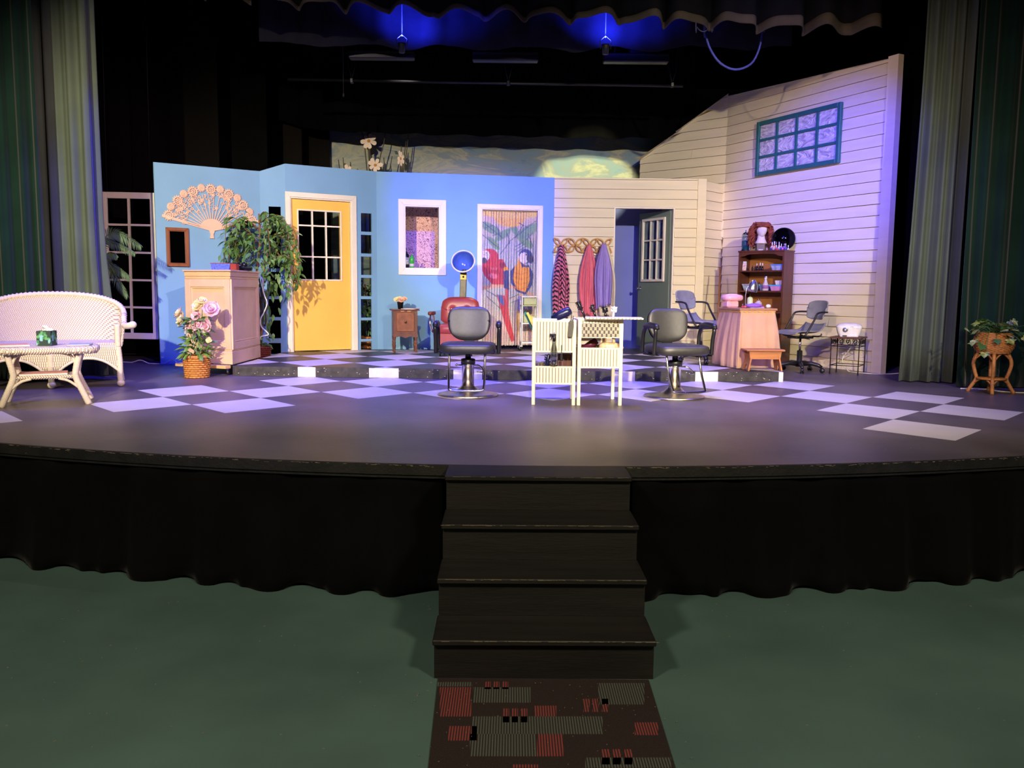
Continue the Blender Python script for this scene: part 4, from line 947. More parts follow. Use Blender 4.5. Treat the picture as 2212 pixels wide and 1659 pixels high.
P = bez([fl(247, 782), at(256, 778, 11.2), at(272, 786, 11.15), at(288, 782, 11.1), at(304, 778, 11.05), at(322, 785, 11.0), at(338, 787, 10.95), fl(352, 787), at(372, 777, 10.9), at(384, 786, 10.5)], 5)
tag(MB().tube([Vector((p.x, p.y, max(p.z, SZ + .006))) for p in P], .006, 6).build('extension_cord', 'cord_white'), 'white extension cord waving along the foot of the blue flat', 'cord')

# fan and mirror on the blue flat
LA = math.hypot(A1[0] - A0[0], A1[1] - A0[1]); WA = wf(A0, A1)
mat('fan_pink', (236, 196, 174), .6, var=.08, scale=10); mat('oak', (136, 80, 46), .45, var=.2, scale=6, stretch=(4, 4, .7)); mat('mirror_glass', (150, 146, 142), .06, 1, var=.06, scale=5)
f0 = onw(457, 497, A0, A1)
fan = thing('carved_fan', 'large pink openwork fan hanging on the blue flat', 'wall fan'); fan.matrix_world = WA @ TR(f0[0], -.012, f0[1])
def fpt(r, a): return Vector((r * math.cos(a) * 1.06, 0, r * math.sin(a)))
RF = .57; A_0, A_1 = math.radians(14), math.radians(165)
NS = 18
for k in range(NS):
    a = A_0 + (A_1 - A_0) * k / (NS - 1)
    m = MB(); wd = .012
    m.beam(fpt(.07, a), fpt(.30, a), wd, .012); m.beam(fpt(.29, a), fpt(RF - .10, a), .006, .008); m.build('stick', 'fan_pink', fan)
for k, a in enumerate((A_0, A_1)):
    m = MB(); m.beam(fpt(.02, a), fpt(RF + .03, a), .012, .035); m.build('guard_stick', 'fan_pink', fan)
m = MB(); m.prism([(fpt(.145, A_0 + (A_1 - A_0) * k / 20).x, fpt(.145, A_0 + (A_1 - A_0) * k / 20).z) for k in range(21)] + [(0, -.02)], .014, TR(0, -.007, 0)); m.build('pivot_plate', 'fan_pink', fan)
m = MB(); m.prism([(-.035, 0), (.035, 0), (.03, -.035), (.018, -.05), (.026, -.11), (-.026, -.11), (-.018, -.05), (-.03, -.035)], .018, TR(0, -.01, 0)); m.build('handle', 'fan_pink', fan)
def circ(r, n=18): return [Vector((r * math.cos(2 * PI * k / n), 0, r * math.sin(2 * PI * k / n))) for k in range(n)]
for k in range(13):
    a = A_0 + .05 + (A_1 - A_0 - .10) * k / 12; big = k % 2 == 0; r = .062 if big else .044; c = fpt(RF - (.045 if big else .025), a)
    m = MB(TR(*c)); m.tube(circ(r * .78, 20), .011, 5, closed=True); m.tube(circ(r * .40, 14), .008, 5, closed=True); m.ball((0, 0, 0), (r * .2, .01, r * .2), 8, 5)
    for q in range(14): t = 2 * PI * q / 14; m.ball((r * math.cos(t), 0, r * math.sin(t)), (.011, .006, .011), 6, 4)
    for q in range(7): t = 2 * PI * q / 7; m.beam((r * .2 * math.cos(t), 0, r * .2 * math.sin(t)), (r * .8 * math.cos(t), 0, r * .8 * math.sin(t)), .006, .006)
    m.build('rosette', 'fan_pink', fan)
m = MB(); r_ = random.Random(4)
for k in range(150):
    a = A_0 + (A_1 - A_0) * r_.random(); rad = .25 + (RF - .33) * math.sqrt(r_.random()); c = fpt(rad, a); b = r_.uniform(0, 6)
    if k % 3 == 0:
        for q in range(5): t = b + 2 * PI * q / 5; m.ball(c + V3(.014 * math.cos(t), 0, .014 * math.sin(t)), (.009, .005, .009), 6, 4)
    else:
        s = r_.uniform(.02, .04); m.tube([c + V3(s * math.cos(b + t) * (1 - t * .12), 0, s * math.sin(b + t) * (1 - t * .12)) for t in [q * .5 for q in range(8)]], .0055, 5)
m.build('filigree', 'fan_pink', fan, kind='stuff')
mi = thing('wall_mirror', 'small rectangular mirror in a brown wooden frame', 'mirror'); q = [onw(u, v, A0, A1) for u, v in ((357, 490), (407, 490), (408, 578), (360, 578))]
ms0, ms1, mz0, mz1 = (q[0][0] + q[3][0]) / 2, (q[1][0] + q[2][0]) / 2, (q[2][1] + q[3][1]) / 2, (q[0][1] + q[1][1]) / 2; mi.matrix_world = WA @ TR((ms0 + ms1) / 2, -.002, (mz0 + mz1) / 2)
w2, h2 = (ms1 - ms0) / 2, (mz1 - mz0) / 2
casing(mi, (-w2 + .038, w2 - .038, -h2 + .05, h2 - .05), .038, .03, 'oak', True, 'frame_rail')
casing(mi, (-w2 + .048, w2 - .048, -h2 + .06, h2 - .06), .010, .02, 'oak', True, 'inner_moulding')
MB().box((0, -.006, 0), (2 * w2 - .085, .006, 2 * h2 - .11)).build('mirror_glass', 'mirror_glass', mi)

# ---------------------------------------------------------------- plants
mat('leaf_green', (92, 132, 64), .45, var=.35, scale=9, spec=.5); mat('leaf_mid', (108, 146, 70), .5, var=.3, scale=9); mat('bark', (134, 96, 62), .8, var=.3, scale=20)
mat('peony_pink', (236, 206, 214), .7, rgb2=(208, 120, 150), scale=26, amount=.40); mat('peony_cream', (244, 226, 178), .7, var=.1, scale=20)
def leaf_mesh(nm, L, wd, mt, fold=.25, droop=.2):
    m = MB(); N_ = 5; vs = []
    for i in range(N_ + 1):
        t = i / N_; w_ = wd * math.sin(PI * t ** .8) ** .9 * (1 - .15 * t); z = -droop * L * t * t
        vs += [(-w_ / 2, L * t, z + fold * w_ * .5), (0, L * t, z), (w_ / 2, L * t, z + fold * w_ * .5)]
    fs = []
    for i in range(N_): fs += [(i * 3, i * 3 + 1, i * 3 + 4, i * 3 + 3), (i * 3 + 1, i * 3 + 2, i * 3 + 5, i * 3 + 4)]
    m.add(vs, fs, True); return m
def scatter_leaves(root, nm, pts, src, smin=.8, smax=1.2, seed=1, limit=300, stuffmat=None):
    # pts: (position, direction)
    r = random.Random(seed); rest = MB(); first = None
    for i, (p, d) in enumerate(pts):
        d = Vector(d).normalized(); q = d.to_track_quat('Y', 'Z').to_matrix().to_4x4(); s = r.uniform(smin, smax)
        M = TR(*p) @ q @ RY(r.uniform(-.7, .7)) @ S3(s, s, s)
        if i < limit:
            if first is None: first = src.build(nm, stuffmat, root); first.matrix_local = M
            else: part_copy(first, root, M)
        else: rest.M = M; rest.add(src.v, src.f, True)
    if rest.v: rest.build('foliage', stuffmat, root, kind='stuff')
def basket(par, r0, r1, h, rows, mt='cane_reed', nm='basket', z0=0, stakes=16, bulge=0, rr=None):
    o = MB()
    for k in range(rows):
        t = (k + .5) / rows; r = r0 + (r1 - r0) * t + bulge * math.sin(PI * t); z = z0 + h * t; n = stakes * 4
        o.tube([Vector(((r + .006 * math.sin(PI * (i * stakes * 2 / n) + PI * k)) * math.cos(2 * PI * i / n), (r + .006 * math.sin(PI * (i * stakes * 2 / n) + PI * k)) * math.sin(2 * PI * i / n), z)) for i in range(n)], h / rows * .52, 5, closed=True)
    b = o.build('woven_wall', mt, par)
    m = MB(); m.tube([Vector((r1 * math.cos(2 * PI * i / 40), r1 * math.sin(2 * PI * i / 40), z0 + h)) for i in range(40)], h / rows * .8, 6, closed=True); m.build('basket_rim', mt, par)
    MB().lathe([(0, z0 + .004), (r0 * .98, z0 + .004), (r0 + (r1 - r0) * .8 + bulge * .5, z0 + h * .8), (0, z0 + h * .8)], 20).build('soil', mat('soil', (44, 34, 26), .95) if 'soil' not in MAT else 'soil', par)
# ficus behind the counter
fc = thing('ficus_tree', 'tall drooping artificial ficus tree behind the counter', 'tree', (-3.33, 11.22, SZ))
basket(fc, .10, .13, .22, 9, mat('cane_red', (124, 52, 38), .5, var=.2))
r_ = random.Random(21); P0 = V3(0, 0, .2); trunk = bez([P0, V3(.02, .02, .7), V3(-.03, 0, 1.1), V3(.03, -.02, 1.6), V3(.02, 0, 1.95)], 5)
MB().tube(trunk, [.02 - .010 * i / len(trunk) for i in range(len(trunk))], 8).build('trunk', 'bark', fc)
MB().tube(bez([V3(.02, .01, .8), V3(.07, .02, 1.2), V3(.10, 0, 1.7)], 5), .011, 7).build('trunk', 'bark', fc)
pts = []; tw = MB()
def wall_y(x):                                               # keep leaves in front of the flats
    X = x - 3.33
    return (10.94 + (X + 4.54) * .685 if X < -3.43 else (11.70 + (X + 3.43) * .18 if X < -3.1 else 11.76 + (X + 3.1) * .613)) - 11.22 - .06
for k in range(30):
    a = r_.uniform(0, 2 * PI); el = r_.uniform(.05, 1.2); z0 = r_.uniform(1.25, 1.85); L = r_.uniform(.36, .62)
    dx, dy = math.cos(a) * math.cos(el * .7), math.sin(a) * .55
    st_ = V3(.03, 0, z0); c1 = st_ + V3(dx * L * .55, dy * L * .6, .16 * math.sin(el) + .05); c2 = st_ + V3(dx * L, dy * L, r_.uniform(-.12, .12)); c3 = st_ + V3(dx * L * 1.12, dy * L, r_.uniform(-.55, -.2))
    B = bez([st_, c1, c2, c3], 6); B = [V3(p.x, min(p.y, wall_y(p.x)), p.z) for p in B]; tw.tube(B, .0045, 5)
    for i in range(4, len(B)):
        for q in range(2 if i % 2 else 1): d = V3(r_.uniform(-1, 1), r_.uniform(-1, .2), r_.uniform(-1.1, .05)); p = B[i]; pts.append((p, d))
for (dx, dz, n) in ((.22, 1.05, 26), (.12, .95, 26), (.16, .75, 16), (.05, .6, 10), (.10, .42, 10)):   # a hanging tress on the right
    for q in range(n): pts.append((V3(dx + r_.gauss(0, .05), r_.uniform(-.12, -.02), dz + r_.gauss(0, .10)), V3(r_.uniform(-.7, .7), r_.uniform(-.8, 0), -1)))
for q in range(14): pts.append((V3(.08 + r_.gauss(0, .08), -.08, .27 + r_.gauss(0, .04)), V3(r_.uniform(-.8, 1), r_.uniform(-.8, 0), r_.uniform(-.6, .2))))
for q in range(120):
    a, b = r_.gauss(0, .17), r_.gauss(0, .17); x = .06 + a * 1.35; y = min(r_.uniform(-.32, 0), wall_y(x)); pts.append((V3(x, y, 1.50 + b), V3(r_.uniform(-1, 1), r_.uniform(-1, .1), r_.uniform(-1.2, -.1))))
r_.shuffle(pts); tw.build('twigs', 'bark', fc, kind='stuff')
scatter_leaves(fc, 'leaf', pts, leaf_mesh('leaf', .095, .046, 'leaf_green'), .8, 1.25, 3, 300, 'leaf_green')
# peonies in a basket
pn = thing('peony_basket', 'pink and cream artificial peonies in a brown basket', 'potted flowers', (-3.50, 9.40, SZ))
basket(pn, .118, .138, .235, 10)
r_ = random.Random(5); pts = []
for q in range(150):
    z = r_.uniform(.24, .66); sp_ = .13 + .03 * math.sin((z - .2) * 7); a = r_.uniform(0, 6.28); d = V3(math.cos(a), math.sin(a), r_.uniform(-.3, .9)); pts.append((V3(math.cos(a) * sp_ * r_.random() ** .5 * .8, math.sin(a) * sp_ * .8 * r_.random() ** .5, z), d))
for q in range(26): a = r_.uniform(0, 6.28); pts.append((V3(.10 * math.cos(a), .10 * math.sin(a), .27), V3(math.cos(a), math.sin(a), -.25)))
scatter_leaves(pn, 'leaf', pts, leaf_mesh('leaf', .115, .042, 'leaf_mid', droop=.35), .7, 1.25, 6, 300, 'leaf_mid')
def peony(par, c, r, mt, seed, face=(0, -1, .35)):
    rr = random.Random(seed); m = MB(); q = Vector(face).normalized().to_track_quat('Z', 'Y').to_matrix().to_4x4()
    for ringi, (n, rad, tilt) in enumerate(((8, 1.0, 1.25), (7, .78, .85), (6, .55, .5), (4, .32, .2))):
        for k in range(n):
            a = 2 * PI * k / n + ringi * .5 + rr.uniform(-.2, .2); L = r * rad * rr.uniform(.85, 1.1)
            m.M = TR(*c) @ q @ RZ(a) @ RX(tilt)
            m.sheet(lambda u, v: Vector(((u - .5) * L * 1.05 * math.sin(PI * (.12 + .83 * v)) ** .7, -L * .30 * math.sin(PI * v * .9) * (1 - (2 * u - 1) ** 2 * .5), L * v)), 4, 5)
    return m.build('blossom', mt, par)
for (u, v, r, mt, fc_) in ((392, 690, .062, 'peony_cream', (-.8, -.6, .3)), (386, 676, .05, 'peony_cream', (-.9, -.3, .6)), (427, 660, .05, 'peony_cream', (-.2, -.8, .5)), (436, 650, .04, 'peony_cream', (.2, -.6, .8)), (456, 668, .068, 'peony_pink', (.2, -.9, .5)), (424, 682, .045, 'peony_pink', (-.2, -.9, .5)),
                           (426, 700, .055, 'peony_pink', (-.2, -1, .3)), (442, 704, .058, 'peony_pink', (.2, -1, .1)), (408, 711, .045, 'peony_pink', (-.6, -.8, .1)), (416, 706, .038, 'peony_cream', (-.2, -1, .1)), (451, 735, .024, 'peony_cream', (.2, -1, .2))):
    c = at(u, v, 9.33) - V3(-3.50, 9.40, SZ); peony(pn, c, r * 1.45, mt, int(u), fc_); MB().tube(bez([V3(c.x * .1, .02, .25), V3(c.x * .5, .02, c.z * .6), c + V3(0, .02, -.01)], 4), .004, 5).build('stem', 'leaf_mid', pn)
# palm behind the lit curtain
pm = thing('potted_palm', 'palm fronds reaching out from behind the lit left curtain', 'palm', (-5.02, 10.05, SZ))
MB().lathe([(0, 0), (.14, 0), (.18, .30), (.19, .32), (.17, .32), (.165, .28), (0, .28)], 20).build('pot', 'plastic_black', pm); MB().tube(bez([(0, 0, .28), (.02, 0, .8), (0, 0, 1.2)], 5), [.03] * 10 + [.02], 8).build('trunk', 'bark', pm)
mat('palm_green', (84, 108, 74), .5, var=.25, scale=10)
def frond(par, pts, nl, ll, seed):
    rr = random.Random(seed); B = bez(pts, 12); m = MB(); m.tube(B, [.007 - .005 * i / len(B) for i in range(len(B))], 5); N_ = len(B)
    for i in range(3, N_):
        t = i / N_; d = (B[min(N_ - 1, i + 1)] - B[i - 1]).normalized(); side = d.cross(V3(0, 1, .3)).normalized(); L = ll * math.sin(PI * (.12 + .85 * t)) ** .7
        for sg in (-1, 1):
            e_ = (d * .75 + side * sg * .8 + V3(0, rr.uniform(-.3, .1), -.25)).normalized(); a = B[i]; b = a + e_ * L + V3(0, 0, -.03); wv = d * .012
            mid = a.lerp(b, .5) + V3(0, 0, .012); m.add([a - wv * .4, a + wv * .4, mid + wv * .7, b, mid - wv * .7], [(0, 1, 2, 3, 4)], False)
    m.build('frond', 'palm_green', par)
g0 = V3(-5.02, 10.05, SZ)
for k, (pl, nl, ll) in enumerate(([[(212, 545), (232, 508), (262, 506), (303, 530)], 14, .13], [[(210, 555), (222, 518), (255, 528), (290, 545)], 14, .09], [[(212, 580), (225, 562), (255, 580), (279, 598)], 12, .10], [[(213, 585), (232, 568), (255, 605), (275, 638)], 14, .10], [[(212, 590), (222, 590), (226, 640), (228, 700)], 12, .09], [[(210, 580), (224, 560), (240, 548), (252, 552)], 10, .07], [[(205, 560), (195, 500), (170, 470), (140, 480)], 12, .12])):
    frond(pm, [at(u, v, 10.0 - .02 * k) - g0 for u, v in pl[0]] if isinstance(pl[0], list) else [at(u, v, 10.0 - .03 * k) - g0 for u, v in pl], nl, ll, k)
# ---------------------------------------------------------------- centre: styling chairs, dryer chair, nightstand, bead curtain
def styling_chair(label, loc, rot):
    c = thing('styling_chair', label, 'salon chair', loc, rot, 'styling chairs')
    MB().lathe([(.0, 0), (.285, 0), (.292, .006), (.285, .016), (.25, .022), (.16, .034), (.10, .055), (.07, .085), (.06, .095), (0, .095)], 40).build('base_plate', 'steel_brushed', c)
    MB().lathe([(.057, .09), (.057, .285), (.062, .29), (.062, .30), (0, .30)], 24).build('hydraulic_column', 'chrome', c)
    MB().lathe([(.0, .30), (.068, .30), (.068, .345), (.05, .352), (0, .352)], 24).build('collar', 'plastic_black', c)
    MB().cyl((0, 0, .35), (0, 0, .42), .028).build('shaft', 'metal_dark', c)
    MB().box((0, 0, .42), (.26, .28, .02)).build('seat_plate', 'metal_dark', c)
    MB().ball((0, -.02, .455), (.262, .25, .052), 32, 12, e=.42).build('seat', 'leather_black', c)
    MB().tube([Vector((.255 * math.copysign(abs(math.cos(a)) ** .42, math.cos(a)), -.02 + .243 * math.copysign(abs(math.sin(a)) ** .42, math.sin(a)), .455)) for a in [2 * PI * k / 60 for k in range(60)]], .005, 6, closed=True).build('seat_piping', 'leather_black', c)
    # backrest: wider above, narrower below, cushion leaning back
    Rb = Matrix.Rotation(-.16, 4, 'X'); m = MB(TR(0, .185, .50) @ Rb)
    nu, nv = 36, 18
    for side in (-1, 1):
        def fn(u, v, side=side):
            x, z = 2 * u - 1, v
            hw = .215 * (1 - .10 * (1 - z) ** 1.3 - .05 * z ** 4); e_ = (1 - abs(x) ** 5) * (1 - abs(2 * z - 1) ** 5)
            sx = x * (1 - .16 * max(0, abs(2 * z - 1) ** 3) * abs(x)); dip = .018 * (1 - abs(x) ** 1.6) * z ** 6
            corner = (abs(x) ** 3) * (.05 * z ** 3 + .05 * (1 - z) ** 3)
            zz_ = .01 + .345 * z + (-1 if z > .5 else 1) * corner - dip
            return Vector((sx * hw, side * (.012 + .032 * max(0, e_) ** .45) + .03 * x * x * -1, zz_))
        m.sheet(fn if side > 0 else (lambda u, v, f=fn: f(1 - u, v)), nu, nv)
    m.build('backrest', 'leather_black', c)
    MB().box((0, .185, .47), (.10, .02, .16)).build('back_bracket', 'metal_dark', c)
    for sg in (-1, 1):
        x = .292 * sg
        m = MB(); m.tube(bez([(x, -.16, .41), (x, -.175, .55), (x + .004 * sg, -.19, .64), (x + .004 * sg, -.15, .672), (x, .02, .665), (x, .09, .60), (x, .11, .42)], 6), .019, 8); m.build('arm_loop', 'plastic_black', c)
        m = MB(); m.tube(bez([(x, -.215, .655), (x, -.19, .676), (x, -.05, .686), (x, .06, .672)], 5), [.022] * 4 + [.028] * 8 + [.027] * 3 + [.02], 10); m.build('arm_pad', 'plastic_black', c)
        MB().box((.255 * sg, -.02, .41), (.08, .20, .012)).build('arm_bracket', 'metal_dark', c)
    m = MB(); m.tube(bez([(-.165, -.16, .41), (-.165, -.22, .24), (-.16, -.30, .11), (-.14, -.32, .085), (0, -.325, .08), (.14, -.32, .085), (.16, -.30, .11), (.165, -.22, .24), (.165, -.16, .41)], 6), .011, 8); m.build('footrest', 'chrome', c)
    m = MB(); m.cyl((-.10, -.03, .29), (.10, -.03, .29), .008, 8); m.ball((-.105, -.03, .29), .014, 8, 6); m.tube(bez([(.09, -.03, .29), (.12, -.05, .28), (.15, -.10, .235), (.09, -.12, .235)], 5), .007, 6); m.build('pump_lever', 'chrome', c)
    return c
styling_chair('black salon chair on a round chrome base, in front of the bead curtain', (-.418, 8.03, SZ), 0)
styling_chair('black salon chair on a chrome base turned towards the manicure table', (1.545, 8.04, SZ), math.radians(15))

# nightstand
mat('walnut', (104, 58, 36), .38, var=.3, scale=5, stretch=(5, 5, .8), spec=.5); mat('walnut_burl', (132, 74, 42), .35, var=.3, scale=14, spec=.5); mat('inlay', (176, 124, 70), .4)
ns = thing('nightstand', 'small dark wooden nightstand with one drawer against the blue wall', 'nightstand', (-1.52, 11.98, PZ), math.radians(12))
MB().box((0, 0, .595), (.40, .31, .018), bev=.005).build('top', 'walnut', ns); MB().box((0, 0, .405), (.335, .27, .36)).build('case', 'walnut', ns)
for sx in (-1, 1):
    for sy in (-1, 1):
        MB().lathe([(.012, 0), (.016, .01), (.012, .03), (.015, .06), (.021, .10), (.014, .125), (.02, .14), (.014, .155), (.017, .19), (.02, .205), (.02, .225), (0, .225)], 14, c=(sx * .15, sy * .118, 0)).build('leg', 'walnut', ns)
        MB().box((sx * .152, sy * .12, .40), (.034, .034, .37), bev=.004).build('corner_post', 'walnut', ns)
dw_ = MB().box((0, -.140, .43), (.25, .014, .27), bev=.006).build('drawer_front', 'walnut_burl', ns); MB().tube([Vector((.105 * math.copysign(abs(math.cos(a)) ** .25, math.cos(a)), -.149, .43 + .115 * math.copysign(abs(math.sin(a)) ** .25, math.sin(a)))) for a in [2 * PI * k / 60 for k in range(60)]], .0025, 4, closed=True).build('inlay_line', 'inlay', dw_)
MB().lathe([(.008, 0), (.008, .012), (.016, .018), (.017, .026), (0, .03)], 12, R=Matrix.Rotation(PI / 2, 3, 'X'), c=(0, -.147, .43)).build('knob', 'brass', dw_)
m = MB(); m.prism([(-.17, .26), (-.17, .225), (-.12, .215), (-.08, .235), (-.03, .215), (0, .205), (.03, .215), (.08, .235), (.12, .215), (.17, .225), (.17, .26)], .012, TR(0, -.145, 0)); m.build('scalloped_apron', 'walnut', ns)
MB().box((-.04, -.139, .577), (.05, .012, .016)).build('inlay_strip', 'inlay', ns); MB().box((.05, -.139, .577), (.05, .012, .016)).build('inlay_strip', 'inlay', ns)
mat('pot_black', (24, 22, 24), .5); mat('rose_peach', (240, 196, 170), .7, var=.08, scale=20)
fp = thing('flower_pot', 'black pot of pale artificial roses on the nightstand', 'potted flowers', on_obj(ns, -.05, .085, .604))
MB().lathe([(0, 0), (.033, 0), (.046, .095), (.05, .1), (.044, .1), (.04, .085), (0, .085)], 18).build('pot', 'pot_black', fp)
for k, (x, y, z, r, mt) in enumerate(((-.05, -.02, .13, .045, 'peony_cream'), (.02, -.035, .125, .05, 'rose_peach'), (.055, .01, .14, .042, 'rose_peach'), (-.02, .03, .145, .04, 'peony_cream'))): peony(fp, V3(x, y, z), r, mt, k, (x * 4, -.8, .7))
magazine(ns, .07, -.07, .604, .3, .22, .13, .008, 'paper_white', 'pale pink papers on the nightstand'); magazine(ns, .10, -.08, .6135, -.2, .20, .11, .003, 'paper_pink', 'loose leaflet on top of the papers on the nightstand')

# dryer chair
mat('vinyl_red', (148, 58, 62), .36, var=.1, scale=12, spec=.5); mat('hood_blue', (90, 120, 220), .12, spec=.6, trans=.35); glass('hood_rim', (235, 240, 250), .3, .1)
mat('dryer_metal', (92, 88, 74), .4, .6, var=.2, scale=10); mat('hood_rim_white', (214, 214, 222), .25)
dc = thing('hair_dryer_chair', 'dusky red vinyl armchair with a domed hair dryer hood behind', 'dryer chair', (-.74, 11.52, PZ), math.radians(-4))
MB().ball((0, -.03, .36), (.27, .27, .07), 28, 10, e=.4).build('seat', 'vinyl_red', dc)
MB().box((0, -.02, .22), (.52, .50, .22), bev=.03).build('seat_box', 'vinyl_red', dc)
m = MB(TR(0, .22, .40) @ RX(-.14))
for side in (-1, 1):
    def fn(u, v, side=side):
        x = 2 * u - 1; e_ = max(0, (1 - abs(x) ** 4) * (1 - abs(2 * v - 1) ** 4)) ** .5; t = .0
        tuft = sum(.03 * math.exp(-(((x - a) / .12) ** 2 + ((v - b) / .08) ** 2)) for a, b in ((-.4, .55), (.4, .55)))
        c_ = (abs(x) ** 4) * .06
        return Vector((x * .265 * (1 - .08 * v ** 6), side * (.02 + .05 * e_ - tuft), .385 * v + (-c_ if v > .5 else c_)))
    m.sheet(fn if side > 0 else (lambda u, v, f=fn: f(1 - u, v)), 28, 18)
m.build('backrest', 'vinyl_red', dc)
for x in (-.106, .106): MB().ball((x, .135, .615), .014, 10, 7).build('button', 'chrome', dc)
for sg in (-1, 1):
    m = MB(); m.tube(bez([(.30 * sg, -.14, .30), (.33 * sg, -.20, .36), (.345 * sg, -.20, .46), (.345 * sg, -.16, .545)], 6), .013, 8); m.tube(bez([(.30 * sg, .14, .30), (.335 * sg, .10, .40), (.345 * sg, .06, .545)], 6), .013, 8); m.build('arm_support', 'chrome', dc)
    MB().ball((.345 * sg, -.06, .565), (.036, .18, .026), 16, 8, e=.5).build('armrest', mat('arm_brown', (110, 52, 34), .4) if 'arm_brown' not in MAT else 'arm_brown', dc)
    for sy in (-1, 1): MB().lathe([(.012, 0), (.013, .03), (.018, .12), (0, .12)], 10, c=(.21 * sg, .19 * sy - .01, 0)).build('leg', 'metal_dark', dc)
MB().box((.015, .36, .60), (.09, .04, 1.04), Matrix.Rotation(.03, 3, 'Y'), .006).build('dryer_post', 'dryer_metal', dc)
MB().box((.030, .334, 1.06), (.088, .012, .085), bev=.003).build('control_plate', 'brass', dc); MB().ball((.030, .324, 1.06), (.014, .012, .014), 10, 6).build('control_dial', 'matte_black', dc)
hd = TR(.035, .30, 1.255) @ RX(math.radians(68))
m = MB(hd); m.lathe([(.0, -.155), (.06, -.145), (.105, -.11), (.135, -.06), (.148, 0), (.152, .04), (.146, .04), (.142, 0), (.128, -.058), (.098, -.104), (.055, -.137), (0, -.147)], 32); m.build('hood', 'hood_blue', dc)
m = MB(hd); m.tube([Vector((.158 * math.cos(a), .158 * math.sin(a), .042)) for a in [2 * PI * k / 40 for k in range(40)]], .011, 8, closed=True); m.build('hood_rim', 'hood_rim_white', dc)
MB().tube(bez([(.03, .37, 1.05), (.035, .40, 1.10), (.035, .40, 1.16)], 4), .03, 10).build('hood_neck', 'dryer_metal', dc)

# bottles on the sill of the white window
def bottle(nm, label, cat, loc, prof, mt, cap=None, capm='plastic_black', pump=False, scale=1, group=None):
    e = thing(nm, label, cat, loc, 0, group); prof = [(a * scale, b * scale) for a, b in prof]; MB().lathe(prof, 16).build('bottle_body', mt, e); z = prof[-1][1]
    if cap: MB().lathe([(cap[0] * scale, z), (cap[0] * scale, z + cap[1] * scale), (0, z + cap[1] * scale)], 12).build('cap', capm, e); z += cap[1] * scale
    if pump: m = MB(); m.cyl((0, 0, z), (0, 0, z + .035 * scale), .004 * scale, 8); m.box((-.012 * scale, 0, z + .038 * scale), (.045 * scale, .014 * scale, .012 * scale)); m.build('pump', capm, e)
    return e
mat('bottle_black', (18, 18, 20), .25, spec=.6); mat('bottle_green', (60, 176, 60), .3, spec=.5); mat('label_pale', (208, 206, 200), .6)
Wd = wf(CD, DE); sill = w_in[2] + .018
def wpt(s, y, z): return Wd @ Vector((s, y, z))
s1, s2 = onw(879, 582, CD, DE)[0], onw(888, 582, CD, DE)[0]
b1 = bottle('pump_bottle', 'black pump bottle with pale lettering on the window sill', 'bottle', wpt(s1, .05, sill), [(0, 0), (.034, 0), (.035, .19), (.012, .21), (.012, .22)], 'bottle_black', (.012, .015), pump=True)
MB().lathe([(.0357, .05), (.0357, .15)], 16).build('label', mat('label_dark', (60, 60, 60), .5, rgb2=(190, 190, 185), scale=55, amount=.58), b1)
b2 = bottle('shampoo_bottle', 'bright green bottle on the window sill', 'bottle', wpt(s2 + .016, .045, sill), [(0, 0), (.034, 0), (.035, .12), (.03, .15), (.012, .17), (.012, .175)], 'bottle_green', (.012, .018), 'bottle_green'); MB().lathe([(.0357, .02), (.0357, .06)], 16).build('label', 'label_pale', b2)

# bead curtain with two macaws printed on the strands
vcol('bead_print', .55)
bc_ = thing('bead_curtain', 'bamboo bead curtain printed with a red and a yellow macaw', 'bead curtain'); bc_.matrix_world = Wd @ TR(0, .035, 0)
bx0, bx1, bz0, bz1 = p_in[0] + .02, p_in[1] - .02, PZ + .05, p_in[3] - .035
SHAPES = []
def el(cx, cy, rx, ry, a, col): SHAPES.append(('e', cx, cy, rx, ry, math.cos(math.radians(a)), math.sin(math.radians(a)), col))
def pg_(pts, col): SHAPES.append(('p', pts, min(p[0] for p in pts), max(p[0] for p in pts), min(p[1] for p in pts), max(p[1] for p in pts), col))
def ln(x0, y0, x1, y1, w_, col):
    dx, dy = x1 - x0, y1 - y0; L = math.hypot(dx, dy); nx, ny = -dy / L * w_, dx / L * w_; pg_([(x0 + nx, y0 + ny), (x1 + nx, y1 + ny), (x1 - nx, y1 - ny), (x0 - nx, y0 - ny)], col)
# picture plane: 0..120 across, 0..300 down
RED, DRED, ORG, NAVY, FACE, BRN, GRN, TAN = (196, 44, 58), (140, 26, 52), (236, 150, 50), (52, 58, 110), (226, 206, 196), (214, 160, 116), (120, 150, 100), (206, 178, 150)
for (cx, cy, rx, ry, a) in ((18, 40, 26, 10, 30), (100, 45, 30, 12, -35), (95, 70, 22, 9, 40), (45, 55, 22, 8, -40), (70, 40, 20, 7, 60), (25, 75, 20, 7, 50)): el(cx, cy, rx, ry, a, GRN)
el(60, 14, 34, 22, 0, (238, 178, 70)); el(62, 2, 70, 14, 0, (238, 190, 84))
for (x0, y0, x1, y1) in ((0, 25, 45, 62), (118, 20, 62, 68), (62, 68, 40, 100), (0, 55, 35, 85), (30, 30, 40, 60), (90, 30, 72, 62), (100, 50, 112, 80), (55, 50, 60, 75), (5, 40, 25, 32), (80, 26, 100, 36), (20, 58, 44, 50), (112, 48, 96, 66), (70, 84, 92, 70), (72, 90, 95, 74), (74, 96, 98, 80), (10, 200, 48, 236), (0, 180, 40, 205), (60, 205, 95, 190), (65, 215, 90, 205)): ln(x0, y0, x1, y1, .8, (74, 76, 92))
# perch
pg_([(0, 176), (30, 172), (60, 172), (90, 182), (118, 196), (118, 203), (90, 190), (60, 179), (30, 180), (0, 186)], BRN)
